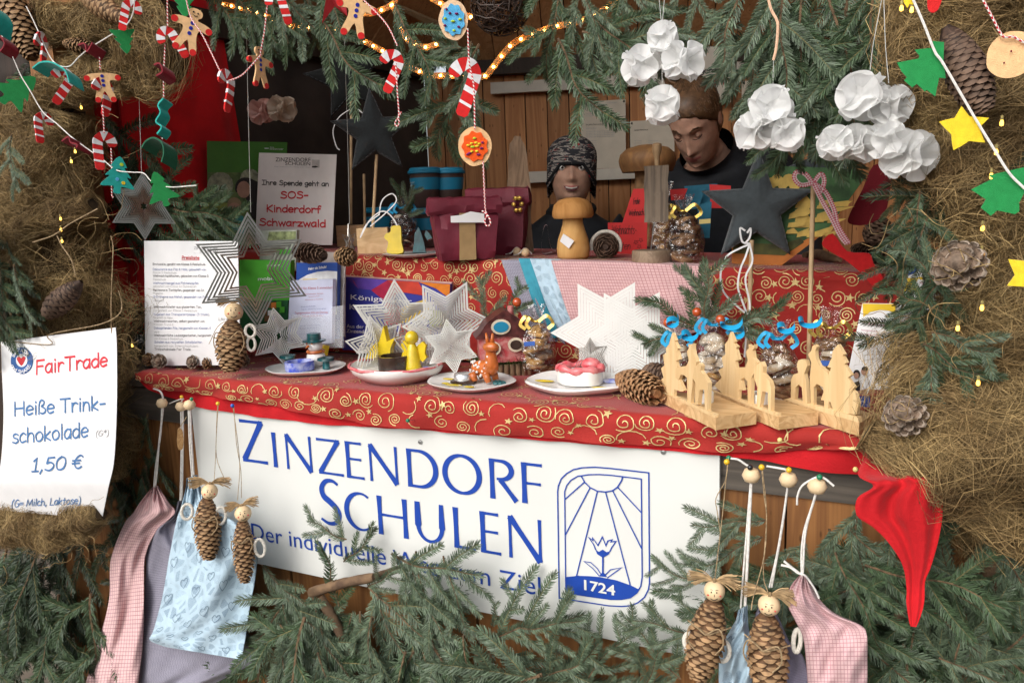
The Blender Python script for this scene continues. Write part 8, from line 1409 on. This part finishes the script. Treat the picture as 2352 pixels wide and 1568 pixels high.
# sawn wooden tree and deer cut-outs
W_C = wood('plywood', (.74,.54,.29),(.66,.45,.22), axis=2, stretch=10, scale=16, knots=False, island=.06); W_CB = wood('pine_block', (.70,.48,.25),(.50,.30,.13), axis=0, stretch=12, scale=20, knots=False, island=.06)
def cutout(label, base, quad, polys, rim=.020, rot=None):
    """base: two pixels of the front lower edge on the counter; quad: top outline of the block in pixels"""
    zt = ZC+.003+rim; Q = [onZ(x, y, zt) for x, y in quad]; c = np.mean(Q, axis=0); r = thing('wood_cutout', label, 'wooden cut-out', (c[0], c[1], ZC+.003), 'sawn wooden tree and deer cut-outs'); mb = MB(); mb.prism(Q, (0,0,-rim)); mb.build('base_block', W_CB, parent=r, sharp=30)
    A, B = onZ(*base[0], zt), onZ(*base[1], zt); d = B-A; d[2] = 0; nrm = np.array([d[1], -d[0], 0]); nrm /= np.linalg.norm(nrm); nrm = nrm if nrm[1] < 0 else -nrm; pl = through((A+B)/2, nrm); mb = MB()
    for i, q in enumerate(polys):
        P = [pl(*a)+nrm*(.0005*i) for a in q]; P = [np.array([a[0], a[1], max(a[2], zt-.004+.0004*i)]) for a in P]; mb.prism(P, -nrm*(.0055+.0006*i))
    mb.build('silhouette', W_C, parent=r, sharp=30); return r
def tX(x, y): return ((1466+x/1.665)*.9408,(537+y/1.665)*.9408)
def X_(*q): return [tX(q[i], q[i+1]) for i in range(0, len(q),2)]
cutout('wooden cut-out of one tree and two deer nearest the brown cone', X_(240,693,468,800), X_(240,693,470,802,634,778,470,712), [X_(292,458,304,490,302,494,316,522,310,526,320,566,306,572,312,600,322,640,318,646,340,692,330,698,300,688,298,716,278,706,266,695,240,655,256,640,246,602,260,590,254,548,268,540,266,522,278,505), X_(306,605,312,598,350,592,360,570,352,535,360,520,358,505,366,515,376,502,376,525,380,545,392,575,388,600,378,625,368,745,354,740,352,640,340,630,326,628,318,650,306,640), X_(384,600,402,580,412,592,408,612,428,640,440,660,436,775,426,772,424,690,404,690,398,750,386,745,388,660,376,640), X_(240,693,330,726,400,758,468,790,468,803,360,752)])
cutout('middle wooden cut-out of a tree and two deer', X_(450,692,722,798), X_(450,692,725,800,886,780,740,732), [X_(528,455,545,495,540,500,556,515,550,524,562,568,548,572,552,600,575,640,572,652,580,692,556,688,550,728,500,708,462,672,492,640,478,610,500,598,492,558,508,545,505,505,518,490), X_(548,600,590,598,600,570,592,535,604,520,602,505,614,518,626,505,626,520,618,530,622,560,640,580,632,610,615,640,612,750,600,746,598,655,585,640,566,650,560,730,548,726), X_(628,600,645,582,656,575,664,595,662,622,690,655,696,680,694,780,684,776,682,700,660,695,648,765,636,760,640,680,626,640), X_(450,692,560,726,640,756,722,786,722,799,590,748)])
cutout('right wooden cut-out of a tall tree and two deer by the fibre', X_(745,728,1052,822), X_(745,728,1052,824,1110,790,900,715), [X_(965,505,990,545,984,552,1000,580,990,585,1020,630,1004,640,1032,680,1022,690,1035,700,1048,745,1040,790,990,785,945,770,935,740,895,730,910,690,930,680,922,640,938,600,922,598,940,560,945,530), X_(845,545,858,530,862,512,872,506,880,515,874,530,876,560,890,590,925,620,930,640,926,780,912,776,906,680,880,665,868,680,868,765,856,760,852,640,858,580), X_(800,590,806,570,818,565,838,570,842,592,830,625,838,660,842,756,826,752,820,680,808,668,795,680,790,742,776,738,776,650,786,628,806,620), X_(745,728,776,722,850,746,930,765,1050,800,1052,823,900,778)])
for x, y, lab in ((t22(1740,520) + ('white tealight on the first wooden cut-out block behind the deer',)),(t22(2260,530) + ('white tealight on the middle wooden cut-out block',))): p = onZ(x, y, ZC+.0235); mb = MB(); mb.lathe([(.0175,0),(.0175,.015),(.0165,.016),(.0155,.014),(0,.014)], p, 22); mb.tube([p+[0,0,.013], p+[0,0,.019]], .0008,5,1); mb.build('tealight', [M_WAX, M_BLK], label=lab, cat='tea light', sharp=50)
# loose cones on the counter
lie('pine_cone', 'big orange brown pine cone lying beside the largest plate', t22(1020,430), t22(1330,570), onC, 34,130,.62,18,3, root=.55, cup=.5, pw=.45, endr=.6); lie('pine_cone', 'dark open pine cone lying between the brown cone and the wooden tree', t22(1400,395), t22(1200,360), onC, 30,60,.9,50,1)
T = t20
for x, y, rr_, lab in ((1385,200,15, 'small cone at the left end of the row before the price list'),(1482,225,17, 'second small dark cone in the row before the price list'),(1690,195,15, 'small cone in the middle of the row before the price list'),(1800,230,16, 'small grey cone left of the cone doll before the price list'),(1940,235,15, 'small pale cone touching the standing cone doll'),(2268,215,15, 'small cone right of the standing cone doll')):
    p = onC(*T(x, y)); k = sc_at(p); mb = MB(); cone_geo(mb, p+[0,0, rr_*k], (rnd.uniform(-.5,.5),-1,.3), rr_*1.5*k, rr_*k, 34, rr_*.75*k, 50,.7, seed=x); kd = (2,1,0)[x % 3]; mb.build('small_cone', [M_CN[kd], M_CT[kd]], label=lab, cat='pine cone', group='small cones before the price list', sharp=50)
lie('pine_cone', 'long brown cone lying behind the standing cone doll', T(1990,140), T(1720,190), onC, 17,90,.75,28,0)
mb = MB(); P = catmull([onC(*T(x, y))+np.array([0,.02,.01+.012*(i % 2)]) for i, (x, y) in enumerate(((1150,110),(1300,180),(1450,190),(1600,200),(1760,190),(1900,210)))], 5); mb.tube(P, .007,8); 
for q in P[::1]:
    for _ in range(7): d = np.array([rnd.gauss(0,1), rnd.gauss(0,1), abs(rnd.gauss(0,1))]); d = d/np.linalg.norm(d)*.016; s = np.cross(d, [.3,.5,.2]); s = s/np.linalg.norm(s)*.004; mb.add([q-s*.3, q+s*.3, q+d*.6+s, q+d, q+d*.6-s], [(0,1,2,3,4)], 1)
mb.build('dried_twig', [M_BK, mat('dried_bract', (.42,.33,.20),.8,.3,60, island=.4)], label='dried knobbly twig lying along the foot of the price list', cat='twig', sharp=0)
# ------------------------------------------------------------------ cone dolls and cloth bags hanging below the counter
M_WOOL = MATS['white_wool']; M_RAF = mat('raffia_hair', (.46,.31,.16),.8,.2,100, island=.35); M_HEAD = mat('wooden_head', (.74,.55,.33),.4,.05,40); M_CHK = mat('cheek_red', (.62,.10,.08),.6)
PIN = {c: mat('pin_'+c, v, .25,.02, spec=.6) for c, v in (('yellow', (.75,.45,.02)),('green', (.01,.18,.08)),('blue', (.02,.10,.40)),('black', (.01,.01,.012)),('gold', (.7,.55,.2)))}
def doll(label, head, hr, ca, cb_, crp, Y, strs, wings, hair=1.0, roll=0.0, pin=None, n=150, kd=0, face=1, onc=None, bow=True):
    p = onY(*head, Y) if onc is None else onc(*head); k = sc_at(p); dd = depth(p); r = thing('cone_doll', label, 'cone doll', p, 'pine cone dolls'); fx = camframe(p, roll, -.15)
    A, B = at(ca[0], ca[1], dd+.004), at(cb_[0], cb_[1], dd+.002); mb = MB(); cone_geo(mb, A, B-A, float(np.linalg.norm(B-A)), crp*k, n, crp*.62*k, 40,.6, seed=n, tipr=.3); mb.build('cone', [M_CN[kd], M_CT[kd]], parent=r, sharp=50)
    mb = MB(); R = hr*k; mb.ball(p, R, 22); hd = mb.build('head', M_HEAD, parent=r, sharp=180)
    f = MB(); S = lambda x, z, e=1.012: p+np.array([x*R, -R*math.sqrt(max(.01,1-x*x-z*z)), z*R])@fx*1.0+(np.array([0,-R*(e-1),0])@fx)
    for s in (-1,1): f.ball(S(s*.25+.1,.28),(.06*R, .02*R, .10*R),8,0, fx); f.tube([S(s*.25+.1+q*.12,.47+(.04 if q == 0 else 0)) for q in (-1,0,1)], .022*R, 5); f.ball(S(s*.55+.1,-.08),(.11*R, .03*R, .10*R),10,1, fx)
    f.tube([S(.13,.12), S(.17,-.08), S(.10,-.12)], .028*R, 5); f.tube(catmull([S(.1+q*.32,-.36-.16*(1-q*q)+.03*q) for q in (-1,-.5,0,.5,1)], 3),.04*R, 6); f.build('face', [M_PEN, M_CHK], parent=hd)
    h = MB(); rr = random.Random(n+int(head[0])); kn = p+np.array([0,0, R*.98])@fx
    for s in (-1,1):
        for i in range(46): e = kn+np.array([s*R*rr.uniform(1.5,2.6)*hair, rr.uniform(-.5,.5)*R, R*rr.uniform(-.75,.75)*hair+.1*R])@fx; m_ = (kn+e)/2+np.array([0,0, R*.25])@fx; h.tube(catmull([kn, m_, e], 3),.0009,3)
    h.tube([kn+np.array([q*R*.12,0,0])@fx for q in (-1,1)], .0045,8); h.build('raffia_hair', M_RAF, parent=hd)
    for (wx, wy, wr, sq) in wings: c = at(wx, wy, dd+.005); m_ = MB(); m_.tube([c+np.array([wr*k*sq*math.cos(a),.003*math.sin(a), wr*k*math.sin(a)])@fx for a in np.linspace(0,6.2832,20)], .0032,8, caps=False); m_.build('wool_wing', M_WOOL, parent=r)
    s_ = MB()
    for q in strs: s_.tube(catmull([at(x, y, dd-.004*(i % 2)) for i, (x, y) in enumerate(q)], 4),.0007,5)
    if bow:
        mid = A+(B-A)*.28; fr = np.array([0,-crp*k*1.12,0])@fx; s_.tube(catmull([mid+np.array([-crp*k*1.1,0,0])@fx, mid+fr*.8+np.array([-.3*crp*k, 0,.1*crp*k])@fx, mid+fr, mid+fr*.8+np.array([.5*crp*k, 0,.1*crp*k])@fx, mid+np.array([crp*k*1.1,0,0])@fx], 4),.0012,5)
        for s in (-1,1): s_.tube(catmull([mid+fr, mid+fr+np.array([s*crp*k*.7,-.004,.5*crp*k])@fx, mid+fr+np.array([s*crp*k*.9,-.004,-.3*crp*k])@fx, mid+fr+np.array([s*crp*k*.5,0,-1.0*crp*k])@fx], 4),.0011,5)
    if s_.V: s_.build('string', M_JUT, parent=r)
    if pin: q = at(pin[0], pin[1], dd+.0); m_ = MB(); m_.ball(q, .0042,12); m_.build('pin', PIN[pin[2]], parent=r)
    return r
T2, T3 = t20, t30
doll('left hanging cone doll with raffia hair before the blue bag', T2(1910,1340),18.5, T2(1880,1420), t30(1905,445),30,1.135, [[t20(1985,545), t20(1975,690), t20(1965,1020), t20(1950,1260)], [t20(1990,545), t20(1980,690), t20(1972,1020), t20(2060,1260)]], [(t20(1705,1525)+(17,.7)),(t30(2010,40)+(19,.6))], pin=t20(1985,540)+('yellow',), roll=-.12)
doll('right hanging cone doll with loose hair overlapping the banner edge', t30(2215,20),19, t30(2210,95), t30(2235,655),25,1.145, [[t20(2120,560), t20(2150,760), t20(2185,1100), t20(2165,1420)], [t20(2130,560), t20(2155,900), t20(2195,1150), t20(2200,1400)]], [(t31(35,335)+(20,.55))], pin=t20(2118,560)+('blue',), roll=.1, hair=.8) if False else doll('right hanging cone doll with loose hair overlapping the banner edge', t30(2215,20),19, t30(2210,95), t30(2235,655),25,1.145, [[t20(2120,560), t20(2150,760), t20(2185,1100), t20(2165,1420)], [t20(2130,560), t20(2155,900), t20(2195,1150), t20(2200,1400)]], [t31(35,335)+(20,.55)], pin=t20(2118,560)+('blue',), roll=.1, hair=.8)
T = t32; doll('hanging cone doll with a raffia bow on its head right of the banner', T(1845,725),24, T(1840,830), T(1690,1540),44,1.05, [[t22(1975,1040), t22(1950,1240), T(1915,60), T(1870,440), T(1850,600)], [t22(1965,1075), t22(1945,1240), t22(1860,1400), t22(1870,1520), T(1900,200)]], [T(1915,1270)+(24,.7), T(1615,1180)+(16,.7)], pin=t22(1957,1072)+('yellow',), n=140, roll=.0)
doll('hanging cone doll beside the pink checked bag at the lower right', t33(10,855),25, t33(-20,960), t33(20,1720),46,1.05, [[t22(2275,1120), t22(2300,1400), T(2320,60), T(2300,400), T(2200,780), t32(2180,900)], [t22(2280,1120), t22(2320,1560), t32(2290,560), t33(0,740)]], [t33(265,1180)+(26,.3)], pin=t22(2275,1120)+('yellow',), n=140, roll=-.05)
p = onC(533,852); doll('standing pine cone doll on the counter before the leaflets', (537,716),21,(533,742),(530,854),36, YPL-.035, [[(480,790),(500,750),(524,735)]], [(575,760,14,.8),(577,790,15,.6)], hair=.7, n=120, kd=0)
doll('cone doll with spiky hair lying behind the wooden deer', t22(1810,350),14, t22(1860,400), t22(1930,395),16, onC(1690,860)[1]+.03, [], [], hair=.75, n=60, kd=1, bow=False)
# cloth bags
def hangbag(label, outline, Y, m, cords, bead, pin, hearts=False, tie=None, seed=1, depthm=.012, cord_w=.0024, rows=None, shear=0.0, uf=1.0):
    """rows: (left px, left py, right px, right py) from the gathered neck to the hem"""
    rw = catmull([np.array(q, float) for q in rows], 6); nr = len(rw)-1; p = onY(rw[0][0], rw[0][1], Y); r = thing('cloth_bag', label, 'cloth bag', onY((rw[-1][0]+rw[-1][2])/2,(rw[-1][1]+rw[-1][3])/2, Y), 'cloth bags hanging below the counter'); rr = random.Random(seed); ph = [rr.uniform(0,6) for _ in range(4)]
    L0_ = onY(rw[0][0], rw[0][1], Y); Ln = onY(rw[-1][0], rw[-1][1], Y); Wm = max(np.linalg.norm(onY(q[0], q[1], Y)-onY(q[2], q[3], Y)) for q in rw); Hm = np.linalg.norm(L0_-Ln)
    def fn(a, b, back=0):
        i = a*nr; j = min(nr-1, int(i)); q = rw[j]*(1-(i-j))+rw[j+1]*(i-j); bul = math.sin(math.pi*b)**.6*depthm*(1 if not back else -.6)*min(1, a*3+.25); gather = max(0,1-a*3.2)
        y = Y-bul-.007*gather*math.sin(b*30+ph[0])-.007*math.sin(b*7+a*5+ph[1])*min(1, a*2)-.004*math.sin(b*13-a*6+ph[2])-.005*math.sin(a*9+b*4+ph[3])-.0022*math.sin(a*23+b*9+ph[1])-.0018*math.sin(b*21+a*31+ph[3]); return onY(q[0]*(1-b)+q[2]*b, q[1]*(1-b)+q[3]*b, y)
    mb = MB(); uv = lambda a, b: (b*Wm*uf+shear*a*Hm, a*Hm*1.02); mb.grid(fn, 60,40,0, uv); mb.grid(lambda a, b: fn(a, b, 1)+np.array([0,.002,0]),30,20,0, uv, True)
    if hearts:
        for i in range(int(Hm/.027)):
            for j in range(int(Wm*uf/.030)):
                a, b = (i+.5+.3*(j % 2))*.027/Hm, (j+.5)*.030/Wm/uf
                if not (.06 < a < .97 and .05 < b < .95) or (i+j) % 2: continue
                ss = rr.uniform(.007,.0095); rot = rr.uniform(-.3,.3); H2 = [(.0,-1),(-.75,-.25),(-1,.3),(-.75,.75),(-.35,.8),(0,.4),(.35,.8),(.75,.75),(1,.3),(.75,-.25),(0,-1)]; e = 1e-3
                n_ = np.cross(fn(a+e, b)-fn(a-e, b), fn(a, b+e)-fn(a, b-e)); n_ = n_/np.linalg.norm(n_); n_ = n_ if n_[1] < 0 else -n_
                P = [fn(min(1, a-(y*math.cos(rot)+x*math.sin(rot))*ss/Hm), min(1, max(0, b+(x*math.cos(rot)-y*math.sin(rot))*ss/Wm/uf)))+n_*.0012 for x, y in H2]; mb.strip(P, .0011, n_, 1)
    mb.build('bag', [m, M_INK], parent=r, sharp=180)
    c = MB()
    for q in cords: c.tube(catmull([onY(x, y, Y-.006) for x, y in q], 5), cord_w, 8, flat=.6)
    c.build('drawstring', M_WCD, parent=r)
    if bead: c = MB(); bp_ = onY(bead[0], bead[1], Y-.006); c.lathe([(.003,-.0105),(.009,-.008),(.0125,0),(.009,.008),(.003,.0105)], bp_, 20); c.build('bead', M_BEAD, parent=r, sharp=180)
    if pin: c = MB(); c.ball(onY(pin[0], pin[1], Y-.012),.004,12); c.build('pin', PIN[pin[2]], parent=r)
    return r
T = t20; R = t30
def rws(*q): return [tuple(a)+tuple(b) for a, b in q]
hangbag('pink checked cloth bag hanging furthest left on a white cord', None, 1.19, M_PCK2, [[T(1400,405), T(1460,430), T(1485,490), T(1478,540), T(1465,800), T(1420,1120), T(1405,1300)], [T(1482,500), T(1485,600), T(1450,900), T(1432,1140), T(1415,1300)]], T(1476,537), None, rows=rws((T(1385,1300), T(1435,1290)),(T(1290,1420), T(1530,1440)),(R(1210,20), R(1590,20)),(R(1130,120), R(1420,190)),(R(1010,440), R(1320,420)),(R(995,800), R(1310,760)),(R(900,1180), R(1300,1180)),(R(780,1565), R(1260,1540)),(R(740,1700), R(1240,1680))), seed=3, shear=-.1, uf=.6)
hangbag('grey lilac flowered cloth bag behind the blue heart bag', None, 1.212, M_GHX, [[T(1545,540), T(1620,510), T(1670,500), T(1650,560), T(1655,900), T(1645,1420)], [T(1665,560), T(1668,800), T(1660,1300), T(1650,1440)]], T(1650,567), T(1655,480)+('yellow',), rows=rws((T(1620,1430), T(1665,1420)),(R(1560,60), R(1640,40)),(R(1345,200), R(1640,150)),(R(1330,500), R(1900,400)),(R(1310,900), R(2150,900)),(R(1260,1300), R(2290,1200)),(R(1230,1565), R(2330,1360)),(R(1225,1680), R(1900,1600))), seed=5, uf=.6)
hangbag('pale blue heart printed cloth bag hanging before the flowered grey bag', None, 1.16, M_BHT, [[T(1720,600), T(1730,900), T(1752,1210)], [T(1735,590), T(1745,850), T(1765,1190)]], T(1728,553), T(1745,500)+('green',), True, rows=rws((T(1700,1220), T(1790,1190)),(T(1690,1320), T(1830,1330)),(T(1650,1480), T(1880,1480)),(R(1610,80), R(2080,60)),(R(1540,430), R(2320,280)),(R(1480,780), R(2330,560)),(R(1400,1080), R(2270,900)),(R(1365,1175), R(2240,1120)),(R(1500,1235), R(2200,1350))), seed=7, uf=.62)
T = t22; R = t32; Q = t33; T4 = t23
hangbag('narrow pale blue heart printed bag between the two right cone dolls', None, 1.085, M_BHT, [[T(1995,1040), T(2060,1050), T(2130,1095), T(2172,1130), T(2175,1250), R(2130,300), R(2085,880)], [T(2180,1250), R(2160,100), R(2120,860)], [T(2185,1250), R(2168,100), R(2130,860)]], T(2180,1193), T(2170,1122)+('black',), True, rows=rws((R(2060,905), R(2145,860)),(R(2040,990), R(2150,980)),(R(1990,1080), R(2160,1090)),(R(1900,1250), R(2200,1200)),(R(1885,1450), R(2195,1450)),(R(1885,1600), R(2180,1600)),(R(1890,1700), R(2180,1700))), seed=9, depthm=.018)
hangbag('slim lilac bag mostly hidden behind the lower right cone doll', None, 1.10, M_PUR, [[T(2320,1110), T4(110,1130), T4(170,1150), T4(185,1240), Q(100,300), Q(15,690)], [T4(185,1260), Q(130,150), Q(35,690)]], T4(185,1232), T4(190,1145)+('yellow',), rows=rws((R(2235,880), R(2330,860)),(R(2210,1000), Q(60,900)),(R(2195,1250), Q(200,1200)),(R(2190,1500), Q(330,1350)),(R(2200,1700), Q(380,1700))), seed=11)
hangbag('pink checked cloth bag with gathered neck at the lower right', None, 1.06, M_PCK3, [[T4(265,1460), T4(270,1380), T4(310,1290), T4(400,1230), T4(460,1210), T4(520,1225), T4(600,1290)], [T4(440,1340), T4(400,1480), Q(330,180), Q(305,400), Q(310,600)], [T4(445,1340), Q(345,180), Q(318,560)], [Q(120,490), Q(200,510), Q(270,560), Q(340,590), Q(420,700), Q(465,790)], [Q(145,455), Q(220,515), Q(280,560)]], T4(447,1292), T4(470,1210)+('green',), rows=rws((Q(290,580), Q(350,600)),(Q(200,700), Q(450,780)),(Q(180,850), Q(600,930)),(Q(250,1000), Q(840,1040)),(Q(320,1150), Q(900,1130)),(Q(345,1350), Q(905,1350)),(Q(360,1560), Q(905,1565)),(Q(370,1690), Q(905,1700))), seed=13, depthm=.016)
# wood slice pendant and stray pins
T = t20; p = onY(*T(1640,860),1.165); k = sc_at(p); fx = camframe(p); r = thing('wood_pendant', 'small flat wood slice pendant hanging between the white cords', 'wood pendant', p); mb = MB(); mb.prism([p+np.array([x*k*.252,0, z*k*.252])@fx for x, z in smooth2([(0,95),(28,70),(30,-20),(15,-95),(-20,-100),(-28,-30),(-18,40),(-12,80)], 4)], fx[1]*.005); mb.build('slice', wood('slice_wood', (.50,.30,.13),(.33,.18,.07), axis=1, stretch=1, scale=40, knots=False), parent=r, sharp=40); mb = MB(); mb.tube(catmull([p+np.array([0,-.003,92*.252*k])@fx, onY(*T(1665,720),1.165), onY(*T(1700,660),1.17)], 4),.0008,5); mb.build('string', M_JUT, parent=r)
for t, x, y, Y, c, lab in ((t23,108,872,1.205, 'gold', 'gold pin in the red cloth below the middle wooden cut-out'),(t23,797,1140,1.19, 'gold', 'gold pin holding the gathered red velvet at the right'),(t21,1383,695,1.20, 'green', 'green pin in the seam of the red tablecloth above the banner'),(t22,1975,1035,1.2, 'green', 'green pin at the upper right corner of the banner')): p = onY(*t(x, y), Y); mb = MB(); mb.ball(p, .004,12); mb.tube([p, p+np.array([0,.02,-.004])], .0006,5,1); mb.build('pin', [PIN[c], M_SC], label=lab, cat='pin', group='map pins')
